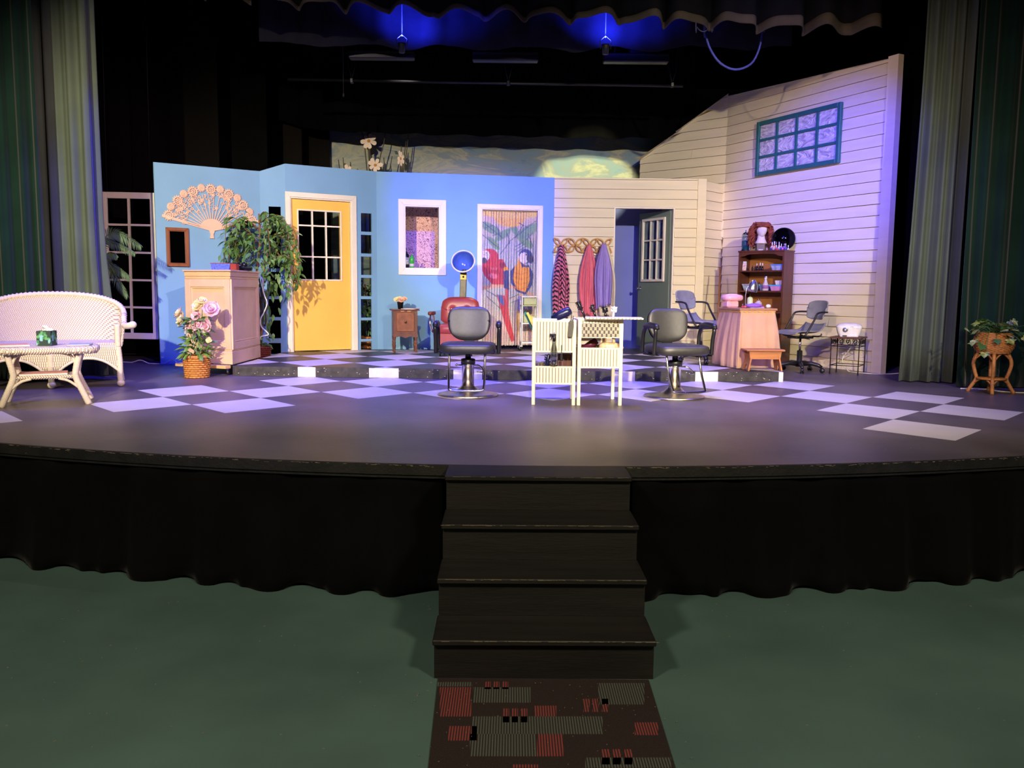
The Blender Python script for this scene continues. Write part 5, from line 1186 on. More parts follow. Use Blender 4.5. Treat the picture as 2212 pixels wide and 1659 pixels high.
# red macaw: tail, body, wing, head
pg_([(32, 196), (50, 198), (64, 262), (74, 306), (66, 310), (52, 270)], RED); pg_([(50, 170), (58, 170), (60, 250), (56, 262)], (206, 66, 70)); pg_([(34, 196), (46, 200), (50, 222), (40, 216)], (70, 92, 150))
pg_([(0, 120), (10, 112), (46, 112), (54, 140), (48, 172), (22, 172), (6, 152), (0, 138)], RED); el(24, 152, 11, 6, 10, (226, 110, 116)); el(26, 132, 9, 6, 0, (218, 96, 102))
pg_([(34, 118), (50, 120), (56, 136), (52, 142), (40, 132)], DRED); el(52, 136, 6, 6, 0, ORG); pg_([(46, 140), (58, 138), (60, 185), (48, 180)], NAVY)
for k in range(7): ln(10 + k * 6, 124 + k * 3, 16 + k * 6, 138 + k * 4, .6, DRED)
el(16, 106, 20, 18, 0, RED); el(22, 118, 18, 14, 30, RED); el(7, 104, 10, 12, 0, FACE); el(4, 116, 6, 7, 0, (70, 60, 84)); ln(2, 102, 14, 103, .5, (150, 120, 120)); ln(2, 107, 13, 108, .5, (150, 120, 120)); el(9, 98, 1.6, 1.6, 0, (40, 34, 50))
# yellow macaw
pg_([(80, 200), (92, 200), (90, 236), (86, 262), (80, 240)], (128, 120, 190)); pg_([(78, 226), (84, 240), (82, 300), (76, 262)], (228, 176, 90))
pg_([(62, 140), (72, 128), (84, 124), (104, 126), (114, 146), (112, 172), (96, 196), (76, 188), (64, 168)], NAVY); pg_([(72, 128), (88, 120), (104, 130), (106, 160), (96, 190), (78, 184), (68, 158)], ORG)
for k in range(4): pg_([(70, 140 + k * 12), (86, 146 + k * 12), (104, 140 + k * 12), (104, 142 + k * 12), (86, 149 + k * 12), (70, 143 + k * 12)], (220, 116, 50))
pg_([(76, 128), (82, 100), (92, 96), (94, 124)], ORG); el(96, 104, 15, 17, 0, NAVY); el(92, 108, 11, 13, 0, FACE); pg_([(84, 116), (94, 126), (104, 124), (102, 130), (88, 130)], NAVY); el(106, 110, 8, 11, -15, (58, 54, 84)); el(98, 100, 2, 2, 0, (30, 30, 46))
el(86, 196, 5, 3, 0, BRN); el(20, 174, 4, 3, 0, BRN)
def pic(p, rr=random.Random(2)):
    X = (p.x - bx0) / (bx1 - bx0) * 120; Y = (bz1 - p.z) / (bz1 - bz0) * 318
    t = Y / 318; col = (212 - 26 * math.sin(t * 7) ** 2, 176 + 6 * math.cos(X * .2), 138 + 30 * t)
    if 70 < Y < 200: col = (168, 172, 168) if (int(X * .5) % 3) else (196, 178, 152)
    for s in SHAPES:
        if s[0] == 'e':
            dx, dy = X - s[1], Y - s[2]; u, v = dx * s[5] + dy * s[6], -dx * s[6] + dy * s[5]
            if (u / s[3]) ** 2 + (v / s[4]) ** 2 < 1: col = s[7]
        elif s[2] <= X <= s[3] and s[4] <= Y <= s[5]:
            ins = False; P = s[1]; j = len(P) - 1
            for i in range(len(P)):
                if (P[i][1] > Y) != (P[j][1] > Y) and X < (P[j][0] - P[i][0]) * (Y - P[i][1]) / (P[j][1] - P[i][1]) + P[i][0]: ins = not ins
                j = i
            if ins: col = s[6]
    k = .80 + .2 * ((int(X * 977) % 7) / 6); return tuple(max(0, min(255, c * k + 20)) for c in col)
NSTR = 74; rr = random.Random(3); m = MB()
for k in range(NSTR):
    x = bx0 + (bx1 - bx0) * (k + .5) / NSTR + rr.uniform(-.0015, .0015); y = rr.uniform(-.008, .008); nseg = 200; r = (bx1 - bx0) / NSTR * .50
    vs = []
    for i in range(nseg + 1):
        z = bz1 - (bz1 - bz0) * i / nseg + rr.uniform(-.004, .004) * (i > 0); sway = .004 * math.sin(k * 1.7 + i * .03)
        vs += [(x - r + sway, y, z), (x + sway, y - r, z), (x + r + sway, y, z)]
    m.add(vs, [q for i in range(nseg) for q in ((i * 3, (i + 1) * 3, (i + 1) * 3 + 1, i * 3 + 1), (i * 3 + 1, (i + 1) * 3 + 1, (i + 1) * 3 + 2, i * 3 + 2))], True)
o = m.build('strands', 'bead_print', bc_, kind='stuff'); paint(o, pic)
MB().box(((bx0 + bx1) / 2, 0, bz1 + .012), (bx1 - bx0, .03, .026)).build('hanging_rail', 'walnut', bc_)
# white trolley by the bead curtain
mat('white_metal', (224, 222, 224), .35, spec=.5); mat('tray_green', (196, 204, 150), .5, alpha=.75)
t0 = fl(1140, 758, PZ)
tr_ = thing('salon_trolley', 'slim white salon trolley on casters in front of the bead curtain', 'trolley', (t0.x, t0.y + .12, PZ), .1)
for (x, y) in ((-.10, -.12), (.12, -.12), (-.10, .10), (.12, .10)):
    MB().cyl((x, y, .06), (x, y, .80), .011, 8).build('post', 'white_metal', tr_)
    m = MB(); m.lathe([(0, -.012), (.032, -.012), (.036, 0), (.032, .012), (0, .012)], 16, R=Matrix.Rotation(PI / 2, 3, 'Y')); o = m.build('caster', 'rubber', tr_); o.location = (x - .02, y, .036); MB().box((0, 0, .016), (.03, .035, .05), bev=.008).build('fork', 'white_metal', o)
for z, mt in ((.12, 'white_metal'), (.40, 'white_metal'), (.66, 'tray_green'), (.79, 'white_metal')): MB().box((.01, -.01, z), (.24, .24, .018), bev=.004).build('shelf', mt, tr_)
MB().box((.02, -.01, .72), (.19, .19, .10), bev=.01).build('bin', 'tray_green', tr_); MB().box((.02, -.01, .46), (.19, .19, .10), bev=.01).build('bin', 'tray_green', tr_)

# ---------------------------------------------------------------- robe rack on the clapboards
mat('rattan', (206, 156, 84), .45, var=.15, scale=12)
We = wf(DE, E1)
r0, r1 = onw(1196, 515, DE, E1), onw(1320, 546, DE, E1)
rk = thing('robe_rack', 'rattan rack of overlapping loops on the clapboard wall', 'coat rack'); rk.matrix_world = We @ TR(r0[0], -.05, (r0[1] + r1[1]) / 2)
RL, RH = r1[0] - r0[0], r0[1] - r1[1]; cell = RL / 4; nodes = [(i + .5) * cell for i in range(4)]
def arc(p, q, b):
    return bez([Vector((p[0], 0, p[1])), Vector(((p[0] + q[0]) / 2 + b[0], 0, (p[1] + q[1]) / 2 + b[1])), Vector((q[0], 0, q[1]))], 6)
H = RH / 2
for i, x in enumerate(nodes):
    for sx in (-1, 1):
        for sz in (-1, 1):
            e_ = (x + sx * cell / 2, sz * H)
            for s in (-1, 1): MB().tube(arc((x, 0), e_, (s * .018 * sz * -sx + 0, s * .026)), .0115, 7).build('loop', 'rattan', rk)
for i, x in enumerate(nodes):
    MB().tube(bez([(x, .0, .01), (x, -.03, -.02), (x, -.05, -.012), (x, -.055, .012)], 4), .006, 6).build('hook', 'brass', rk)
    MB().cyl((x, 0, 0), (x, .045, 0), .007, 8).build('spacer', 'rattan', rk)
def robe(label, px, folds, mt, hem, y0, seed, wmid=.42, cat='robe', wtop=.03):
    # hangs from one point: gathered at the top, widening, hem uneven
    r = random.Random(seed); top = onw(*px[0], DE, E1); L = px[1]; wd = px[2]; skew = px[3]
    e = thing('hanging_robe', label, cat); e.matrix_world = We @ TR(top[0], y0, top[1]); ph = [r.uniform(0, 6) for _ in range(4)]
    def fn(u, v):
        a = (u - .5) * 2; prof = wtop + (wd - wtop) * (math.sin(min(1, v / .55) * PI / 2) ** 1.1) * (1 - .22 * max(0, v - .6) / .4)
        f = math.sin(a * folds + ph[0]) + .5 * math.sin(a * folds * 1.9 + ph[1] + v * 2)
        hemz = hem * (.5 * math.sin(a * 2.4 + ph[2]) + .35 * math.sin(a * 5 + ph[3]))
        return Vector((a * prof + skew * v * v, -.012 - .05 * (1 - a * a) * math.sin(PI * min(1, .25 + v)) - .022 * f * min(1, v * 2.2), -L * v + hemz * v ** 3))
    m = MB(); m.sheet(fn, 48, 40); o = m.build('cloth', mt, e, thick=.004)
    m = MB(); m.sheet(lambda u, v: fn(u, v) * 1 + V3(0, .055, 0) if False else Vector((fn(1 - u, v).x * .9, .0, fn(1 - u, v).z * .97)), 20, 20); m.build('back_fold', mt, e, thick=.003)
    return e
def zebra(nm):
    m = bpy.data.materials.new(nm); m.use_nodes = True; N = m.node_tree.nodes; Lk = m.node_tree.links; b = N['Principled BSDF']; b.inputs['Roughness'].default_value = .6
    tc = N.new('ShaderNodeTexCoord'); w_ = N.new('ShaderNodeTexWave'); w_.inputs['Scale'].default_value = 10; w_.inputs['Distortion'].default_value = 5; w_.inputs['Detail'].default_value = 1.5; w_.inputs['Detail Scale'].default_value = .7; w_.bands_direction = 'DIAGONAL'
    Lk.new(tc.outputs['Object'], w_.inputs[0]); rp = N.new('ShaderNodeValToRGB'); Lk.new(w_.outputs['Fac'], rp.inputs[0]); e = rp.color_ramp.elements; e[0].position = .42; e[0].color = (*lin((34, 16, 34)), 1); e[1].position = .5; e[1].color = (*lin((218, 116, 146)), 1)
    Lk.new(rp.outputs[0], b.inputs['Base Color']); MAT[nm] = m
zebra('zebra_pink'); mat('robe_pink', (226, 116, 132), .75, var=.06); mat('robe_lavender', (160, 140, 206), .75, var=.06); mat('robe_white', (228, 214, 184), .75, var=.05)
s_px = 12.95 / F
robe('white salon robe hanging behind the lavender one', ((1308, 531), 150 * s_px, 19 * s_px, .03), 7, 'robe_white', .05, -.115, 4)
robe('pink and black zebra striped salon robe', ((1212, 530), 175 * s_px, 18 * s_px, .0), 8, 'zebra_pink', .06, -.115, 2)
robe('plain pink salon robe in the middle of the rack', ((1271, 530), 150 * s_px, 20 * s_px, .0), 9, 'robe_pink', .06, -.115, 6)
robe('lavender salon robe on the right of the rack', ((1301, 528), 132 * s_px, 19 * s_px, .02), 9, 'robe_lavender', .06, -.215, 8)
# ---------------------------------------------------------------- folding wicker tool stand
weave('wicker_cream', (240, 228, 190), (120, 106, 78), 230, 400, bump=.5, depth=.22, alt=0)
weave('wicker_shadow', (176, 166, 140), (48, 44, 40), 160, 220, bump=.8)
mat('paint_cream', (238, 226, 188), .5, var=.06)
def wing(label, A, B, depth, levels, top):
    L = math.hypot(B[0] - A[0], B[1] - A[1]); e = thing('wicker_tool_stand', label, 'side table', (A[0], A[1], SZ), math.atan2(B[1] - A[1], B[0] - A[0]), 'folding wicker tool stand')
    for (x, y) in ((.015, .015), (L - .015, .015), (.015, depth - .015), (L - .015, depth - .015)): MB().box((x, y, top / 2), (.03, .03, top), bev=.003).build('leg', 'paint_cream', e)
    for (z0, z1) in levels:
        b = MB().box((L / 2, depth / 2, z0 + .006), (L - .04, depth - .04, .012)).build('basket_floor', 'paint_cream', e)
        for (x, y, sx, sy) in ((L / 2, .012, L - .06, .012), (L / 2, depth - .012, L - .06, .012), (.012, depth / 2, .012, depth - .06), (L - .012, depth / 2, .012, depth - .06)):
            pnl = MB().box((x, y, (z0 + z1) / 2), (sx, sy, z1 - z0)).build('woven_panel', 'wicker_cream', e)
            for z in (z0, z1): MB().box((x, y, z), (sx, max(sy, .016) if sx > sy else sy, .014) if sx > sy else (.016, sy, .014)).build('rail', 'paint_cream', pnl)
    return e, L
w1, L1 = wing('left half of the cream wicker tool stand, two baskets', (.172, 7.385), (.553, 7.372), .46, ((.47, .735), (.19, .335)), .745)
w2_, L2 = wing('right half of the cream wicker tool stand, with an open flat lid', (.568, 7.372), (.962, 7.385), .46, ((.60, .745), (.335, .50)), .755)
MB(TR(.02, -.06, .764) @ RZ(-.12)).box((.28, .15, 0), (.50, .30, .014), bev=.004).build('lid', 'wicker_cream', w2_)
MB().box((L2 / 2, -.001, .66), (L2 - .07, .004, .115)).build('shade_panel', 'wicker_shadow', w2_)  # dark sheet over the basket front, its shade put into the colour
def onA(e, x, y, z): return on_obj(e, x, y, z)
mat('clip_black', (16, 16, 20), .3, spec=.6); mat('tool_grey', (84, 80, 68), .4); mat('tool_navy', (22, 26, 60), .3, spec=.6); mat('plastic_yellow', (226, 196, 84), .5); mat('plastic_teal', (40, 120, 116), .5); mat('red_plastic', (220, 62, 48), .5); mat('maroon', (92, 30, 52), .35, spec=.5); mat('pack_gold', (176, 120, 90), .3, rgb2=(220, 190, 140), scale=30, amount=.55); mat('box_brown', (110, 74, 62), .7)
def hair_brush(label, loc, rot, mt='clip_black', L=.17, r=.022):
    e = thing('round_hair_brush', label, 'hair brush', loc, rot); m = MB(); m.lathe([(0, 0), (.011, 0), (.012, L * .45), (.009, L * .5), (.014, L * .53), (.014, L), (0, L + .01)], 10); m.build('handle', mt, e)
    m = MB(); rr = random.Random(int(loc[0] * 1000))
    for k in range(70): a = rr.uniform(0, 6.28); z = rr.uniform(L * .55, L); m.beam((.012 * math.cos(a), .012 * math.sin(a), z), (r * math.cos(a), r * math.sin(a), z + .004), .004)
    m.build('bristles', mt, e, kind='stuff'); return e
lz = .775
for (x, y, ry, L, lab, mt) in ((.10, .30, -.45, .17, 'black round hair brush leaning leftmost behind the lid', 'clip_black'), (.20, .33, -.35, .13, 'black hair brush standing second from the left behind the lid', 'clip_black'), (.29, .34, -.15, .11, 'short black hair brush standing next to the white one', 'clip_black'), (.35, .33, .1, .11, 'white hair brush standing at the right behind the lid', 'white_metal')):
    hair_brush(lab, onA(w2_, x, y, .745), (0, ry, w2_.rotation_euler[2]), mt, L, .028)
# left wing: spray bottle and clippers hooked on the front, dryer, combs
sb = thing('spray_bottle', 'clear spray bottle hooked over the front of the wicker stand', 'spray bottle', onA(w1, .19, -.032, .36), w1.rotation_euler[2])
glass('clear_plastic', (216, 220, 212), .28, .12)
MB().lathe([(0, 0), (.03, 0), (.032, .02), (.03, .13), (.014, .19), (.014, .21), (0, .21)], 16).build('bottle_body', 'clear_plastic', sb); m = MB(); m.lathe([(.016, .205), (.016, .235), (.01, .25), (0, .25)], 12); m.box((-.012, 0, .258), (.055, .018, .02), bev=.004); m.tube([(.005, 0, .25), (-.02, 0, .235), (-.03, 0, .215)], .004, 6); m.build('trigger_head', 'clip_black', sb)
MB().tube([(.0, .01, .235), (.0, .03, .275), (.0, .045, .26)], .003, 5).build('hook', 'metal_dark', sb)
cl_ = thing('hair_clipper', 'grey hair clipper hanging on the front of the wicker stand', 'hair clipper', onA(w1, .325, -.02, .60), (0, .10, w1.rotation_euler[2]))
m = MB(); m.prism([(-.02, 0), (.02, 0), (.024, .09), (.018, .14), (-.018, .14), (-.024, .09)], .028, TR(0, -.014, 0)); m.build('body', 'tool_grey', cl_, bevel=.004); m = MB(); m.cyl((-.006, 0, .14), (-.008, 0, .20), .005, 6); m.cyl((.008, 0, .14), (.010, 0, .185), .005, 6); m.build('prongs', 'tool_grey', cl_)
hdm = thing('hair_dryer', 'dark blue hair dryer lying on the left half of the wicker stand', 'hair dryer', onA(w1, .27, .10, .735), w1.rotation_euler[2])
m = MB(); m.lathe([(0, -.10), (.03, -.10), (.038, -.04), (.042, .03), (.034, .07), (0, .075)], 16, R=Matrix.Rotation(1.1, 3, 'Y'), c=(0, 0, .062)); m.build('barrel', 'tool_navy', hdm); m = MB(); m.tube([(-.01, 0, .05), (-.06, .03, .03), (-.10, .05, .025)], [.02, .02, .017], 8); m.build('grip', 'clip_black', hdm)
for k, (lab, mt, dx) in enumerate((('yellow comb sticking out of the wicker stand', 'plastic_yellow', 0), ('teal comb beside the yellow comb in the wicker stand', 'plastic_teal', -.02))):
    e = thing('comb', lab, 'comb', onA(w1, .10 + dx, .09 + .05 * k, .50), (.1, -.45, w1.rotation_euler[2])); m = MB(); m.box((0, 0, .17), (.022, .008, .34), bev=.003); m.build('spine', mt, e); m = MB(); [m.box((.017, 0, .16 + .007 * q), (.022, .004, .003)) for q in range(22)]; m.build('teeth', mt, e, kind='stuff')
m = MB(); [m.tube([Vector((.06 + .05 * i + .018 * math.cos(t), .03 + .008 * math.sin(t * 3), .752 + .010 * math.sin(t))) for t in [2 * PI * q / 12 for q in range(12)]], .006, 5, closed=True) for i in range(5)]
for i in range(5):
    e = MB(); e.tube([Vector((.018 * math.cos(t), .012 * math.sin(t), .0)) for t in [2 * PI * q / 14 for q in range(14)]], .007, 6, closed=True); o = e.build('hair_tie', 'white_metal'); o.location = onA(w1, .05 + .035 * i, .03, .749); tag(o, ('leftmost', 'second from the left', 'middle', 'second from the right', 'rightmost')[i] + ' of five white hair ties on the wicker stand rim', 'hair tie', 'hair ties on the wicker stand')
hair_brush('navy brush standing in the lower left basket of the wicker stand', onA(w1, .11, .06, .205), (.12, .15, w1.rotation_euler[2]), 'tool_navy', .24, .034)
e = thing('hand_clipper', 'small black trimmer hanging under the upper left basket', 'trimmer', onA(w1, .255, -.018, .39), w1.rotation_euler[2]); MB().box((0, 0, .035), (.026, .022, .07), bev=.006).build('body', 'clip_black', e); MB().cyl((0, 0, .07), (0, 0, .14), .003, 6).build('cord', 'clip_black', e); MB().box((.018, 0, .01), (.018, .012, .012)).build('blade', 'metal_dark', e)
e = thing('cardboard_box', 'brown box in the lower left basket of the wicker stand', 'box', onA(w1, .29, .30, .204), w1.rotation_euler[2]); MB().box((0, 0, .11), (.12, .16, .22)).build('carton', 'box_brown', e); [MB().box((sx * .03, 0, .222), (.058, .16, .004), Matrix.Rotation(sx * .08, 3, 'Y')).build('flap', 'box_brown', e) for sx in (-1, 1)]
# right wing: maroon dryer and a packet in the lower basket, red basket seen behind
e = thing('hair_dryer', 'maroon hair dryer in the lower right basket of the wicker stand', 'hair dryer', onA(w2_, .13, .20, .40), w2_.rotation_euler[2]); MB().lathe([(0, -.09), (.028, -.09), (.034, 0), (.03, .06), (0, .065)], 14, R=Matrix.Rotation(1.0, 3, 'Y'), c=(.01, 0, .125)).build('barrel', 'maroon', e); MB().tube([(0, 0, .11), (-.03, .01, .03), (-.04, .01, -.03)], .016, 8).build('grip', 'maroon', e)
e = thing('packet', 'crinkled red and gold packet in the lower right basket', 'packet', onA(w2_, .29, .10, .43), w2_.rotation_euler[2]); m = MB(); m.ball((0, 0, .07), (.095, .06, .05), 18, 10, e=.6); m.build('wrapper', 'pack_gold', e); m = MB(); m.sheet(lambda u, v: Vector((.09 + .03 * u, (v - .5) * .08, .07 + .012 * math.sin(v * 12))), 3, 10); m.build('crimped_end', 'pack_gold', e, thick=.002)
e = thing('tool_case', 'dark low case in the lower right basket', 'case', onA(w2_, .10, .30, .349), w2_.rotation_euler[2]); MB().box((0, 0, .07), (.15, .16, .14), bev=.01).build('shell', 'maroon', e); MB().box((0, -.082, .09), (.03, .006, .02)).build('latch', 'chrome', e)
rp_ = at(1268, 741, 12.6)
cr_ = thing('plastic_basket', 'red perforated plastic basket on a small shelf by the clapboards', 'basket', (rp_.x, 12.62, PZ + .27), .05)
for (x, y, sx, sy) in ((0, -.10, .24, .008), (0, .10, .24, .008), (-.12, 0, .008, .2), (.12, 0, .008, .2)): MB().box((x, y, .06), (sx, sy, .12)).build('side', 'red_plastic', cr_)
MB().box((0, 0, .004), (.24, .2, .008)).build('bottom', 'red_plastic', cr_)
for i in range(5):
    for j in range(3): MB().cyl((-.085 + .04 * i + (.02 if j % 2 else 0), -.1055, .03 + .035 * j), (-.085 + .04 * i + (.02 if j % 2 else 0), -.1035, .03 + .035 * j), .010, 10).build('hole', 'clip_black', cr_)
sh_ = thing('low_shelf', 'low wooden shelf against the clapboards behind the wicker stand', 'shelf', (rp_.x + .06, 12.62, PZ), .05)
MB().box((0, 0, .258), (.46, .26, .02), bev=.003).build('board', 'inlay', sh_); [MB().box((x, 0, .124), (.02, .24, .248)).build('end_panel', 'inlay', sh_) for x in (-.2, .2)]

# ---------------------------------------------------------------- rolling chairs
mat('shell_grey', (128, 130, 136), .35, spec=.5)
def rolling_chair(label, loc, rot, base_rot):
    c = thing('rolling_chair', label, 'office chair', loc, rot, 'grey rolling chairs')
    for k in range(5):
        a = base_rot + 2 * PI * k / 5; d = V3(math.cos(a), math.sin(a), 0)
        m = MB(); m.tube([d * .03 + V3(0, 0, .105), d * .14 + V3(0, 0, .115), d * .23 + V3(0, 0, .095), d * .275 + V3(0, 0, .07)], [.032, .028, .024, .018], 8); m.build('base_arm', 'plastic_black', c)
        cs = MB(); [cs.lathe([(0, -.008), (.026, -.008), (.03, 0), (.026, .008), (0, .008)], 14, R=Matrix.Rotation(a, 3, 'Z') @ Matrix.Rotation(PI / 2, 3, 'X'), c=d * .28 + V3(-d.y, d.x, 0) * s * .014 + V3(0, 0, .03)) for s in (-1, 1)]; cs.ball(d * .278 + V3(0, 0, .045), (.022, .022, .022), 10, 6); cs.build('caster', 'plastic_black', c)
    MB().lathe([(.045, .07), (.045, .12), (.034, .13), (.034, .27), (.02, .275), (0, .275)], 16).build('column_sleeve', 'plastic_black', c); MB().cyl((0, 0, .27), (0, 0, .43), .014, 12).build('gas_lift', 'chrome', c)
    MB().box((0, .0, .44), (.20, .26, .03), bev=.01).build('mechanism', 'plastic_black', c)
    MB().tube([(.06, 0, .43), (.16, .02, .42)], .006, 6).build('height_lever', 'metal_dark', c)
    def seat(u, v):
        x = (2 * u - 1); y = -.22 + .44 * v; dish = -.015 * (1 - x * x) * math.sin(PI * v); roll = -.03 * max(0, .25 - v) / .25 * max(0, .25 - v) / .25
        back = .10 * max(0, v - .72) ** 2 / .0784
        return Vector((x * .215 * (1 - .10 * abs(2 * v - 1) ** 4), y, .505 + dish + roll + back + .02 * abs(x) ** 3))
    MB().sheet(seat, 20, 20).build('seat_shell', 'shell_grey', c, thick=.012)
    def back(u, v):
        x = 2 * u - 1; z = .66 + .24 * v; hw = .20 * (1 - .22 * (1 - v) ** 2 - .10 * v ** 5); cn = .03 * abs(x) ** 4
        return Vector((x * hw, .235 - .05 * x * x + .055 * v + .01, z + (-cn if v > .5 else cn)))
    MB().sheet(back, 20, 14).build('back_shell', 'shell_grey', c, thick=.012)
    for sg in (-1, 1):
        MB().tube(bez([(.10 * sg, -.08, .455), (.20 * sg, -.10, .46), (.228 * sg, -.08, .50), (.228 * sg, .02, .66), (.225 * sg, .06, .735), (.222 * sg, .12, .755), (.20 * sg, .22, .757), (.16 * sg, .262, .757)], 6), .012, 8).build('arm_tube', 'metal_dark' if False else 'plastic_black', c)
        MB().tube(bez([(.10 * sg, .10, .455), (.19 * sg, .14, .46), (.20 * sg, .16, .49)], 4), .010, 8).build('seat_strut', 'plastic_black', c)
    return c
rolling_chair('grey plastic rolling chair behind the salon chair, left of the manicure table', (2.34, 10.62, PZ), math.radians(42), .3)
rolling_chair('grey plastic rolling chair with black arms, right of the manicure table', (3.63, 10.72, SZ), math.radians(-72), .75)

# ---------------------------------------------------------------- manicure table with a tulle skirt
mat('tulle', (232, 190, 150), .9, alpha=.6, var=.08, scale=6); mat('tulle_inner', (236, 186, 126), .9, alpha=.9, var=.08, scale=6); mat('table_oak', (176, 130, 92), .45, var=.15, scale=4, stretch=(.6, 6, 6))
mt_ = thing('manicure_table', 'small manicure table skirted with peach tulle', 'table', (2.64, 9.86, PZ), math.radians(11)); TW, TD, TH = .42, .56, .70
MB().box((TW / 2, TD / 2, TH - .012), (TW + .05, TD + .04, .026), bev=.004).build('tabletop', 'table_oak', mt_)
for (x, y) in ((.03, .03), (TW - .03, .03), (.03, TD - .03), (TW - .03, TD - .03)): MB().box((x, y, (TH - .025) / 2), (.035, .035, TH - .025)).build('leg', 'table_oak', mt_)
def perim(s):
    P = [(0, 0), (TW, 0), (TW, TD), (0, TD)]; Ls = [TW, TD, TW, TD]; s = s % 1 * sum(Ls); i = 0
    while s > Ls[i]: s -= Ls[i]; i += 1
    a, b = P[i], P[(i + 1) % 4]; t = s / Ls[i]; return a[0] + (b[0] - a[0]) * t, a[1] + (b[1] - a[1]) * t
def tulle(k, amp, n, z0, seed):
    ph = seed
    def fn(u, v):
        x, y = perim(u); dx, dy = x - TW / 2, y - TD / 2; r = math.hypot(dx, dy) + 1e-6; f = math.sin(u * 2 * PI * n + ph) + .5 * math.sin(u * 2 * PI * n * 1.7 + ph * 2 + v)
        o_ = k * (math.sin(v * PI / 2 * 1.15) if v < .9 else math.sin(.9 * PI / 2 * 1.15) * (1 - (v - .9) * .6)) + amp * f * (.15 + v * .85) + .006
        fr = 1 if dy > -TD * .45 or abs(dx) > TW * .45 else .55
        return Vector((x + dx / r * o_ * fr, y + dy / r * o_ * fr, TH - .03 - (TH - .03 - z0) * v))
    return fn
MB().sheet(tulle(.03, .008, 26, .03, 1.0), 240, 8).build('underskirt', 'tulle_inner', mt_); MB().sheet(tulle(.085, .012, 14, .012, 2.0), 240, 12).build('tulle_skirt', 'tulle', mt_)
MB().tube([Vector((perim(k / 80)[0] + (perim(k / 80)[0] - TW / 2) * .03, perim(k / 80)[1] + (perim(k / 80)[1] - TD / 2) * .03, TH - .034 + .004 * math.sin(k * 2.5))) for k in range(80)], .009, 6, closed=True).build('gathered_band', 'tulle_inner', mt_)
TZ = TH + .002
def onT(x, y, z=0): return on_obj(mt_, x, y, TZ + z)
mat('pink_plastic', (236, 176, 180), .35, spec=.5); mat('purple_cloth', (150, 100, 210), .6); mat('silver', (190, 190, 200), .25, .9); mat('lotion_green', (206, 226, 196), .5); mat('pump_grey', (60, 56, 60), .4); mat('perfume', (222, 206, 190), .2, trans=.3)
uv = thing('nail_lamp', 'pink nail drying lamp on the manicure table', 'nail lamp', onT(.06, .42), mt_.rotation_euler[2] + .1)
MB().box((0, 0, .04), (.16, .14, .08), bev=.015).build('base', 'pink_plastic', uv); MB().ball((.02, 0, .115), (.125, .095, .042), 22, 10, e=.6).build('hood', 'pink_plastic', uv); MB().ball((.02, -.01, .145), (.09, .06, .02), 16, 6).build('top_pad', mat('pink_pale', (244, 206, 206), .3), uv)
dlm = thing('desk_lamp', 'silver desk lamp with an egg shaped shade on the manicure table', 'desk lamp', onT(.26, .42), mt_.rotation_euler[2])
MB().lathe([(0, 0), (.05, 0), (.05, .012), (0, .018)], 18).build('base', 'silver', dlm); MB().tube(bez([(0, 0, .015), (-.005, 0, .10), (.0, 0, .20), (.02, 0, .255), (.05, -.01, .285)], 5), .006, 8).build('stem', 'silver', dlm)
MB(TR(.075, -.015, .245) @ RX(.12) @ RY(.12)).lathe([(.062, -.055), (.06, -.02), (.05, .03), (.035, .065), (.015, .085), (0, .088)], 20).build('shade', 'silver', dlm, thick=.003)
hr = thing('hand_rest', 'purple cushioned hand rest on the manicure table', 'hand rest', onT(.23, .14), mt_.rotation_euler[2]); MB().ball((0, 0, .028), (.10, .045, .028), 20, 8).build('cushion', 'purple_cloth', hr); MB().box((.10, 0, .010), (.05, .02, .02), bev=.006).build('strap', 'purple_cloth', hr)
b = bottle('pump_bottle', 'pale green pump bottle behind the purple hand rest', 'bottle', onT(.34, .47), [(0, 0), (.032, 0), (.034, .02), (.034, .10), (.026, .12), (.01, .128)], 'lotion_green', (.011, .012), 'pump_grey', True)
b = bottle('perfume_bottle', 'round glass perfume bottle on the right of the manicure table', 'bottle', onT(.385, .34), [(0, 0), (.034, 0), (.042, .025), (.038, .06), (.02, .08), (.01, .088)], 'perfume', (.014, .02), 'brass')
for k, (x, y, c) in enumerate(((.13, .16, (210, 84, 96)), (.155, .19, (226, 120, 124)), (.115, .20, (196, 64, 84)))):
    bottle('nail_polish', ('crimson', 'pale coral', 'deep rose')[k] + ' nail polish bottle beside the pink nail lamp', 'nail polish', onT(x, y), [(0, 0), (.012, 0), (.012, .022), (.006, .026)], mat('polish_red%d' % k, c, .2), (.006, .022), 'silver', group='red polishes on the manicure table')
e = thing('tissue_roll', 'crumpled white tissue at the right edge of the manicure table', 'tissue', onT(.40, .12), 0); m = MB(); m.ball((0, 0, .022), (.03, .022, .022), 10, 7, e=.8); m.build('wad', 'paper_white', e); m = MB(); m.tube([(-.02, -.03, .005), (.0, -.035, .02), (.012, -.03, .03)], .006, 6); m.build('twist', 'paper_white', e)
e = thing('nail_file', 'white nail file lying at the front of the manicure table', 'nail file', onT(.22, .04), mt_.rotation_euler[2] + .05); MB().box((0, 0, .003), (.18, .02, .005), bev=.002).build('board', 'paper_white', e); MB().box((.07, 0, .006), (.03, .021, .002)).build('grip', 'pink_plastic', e)
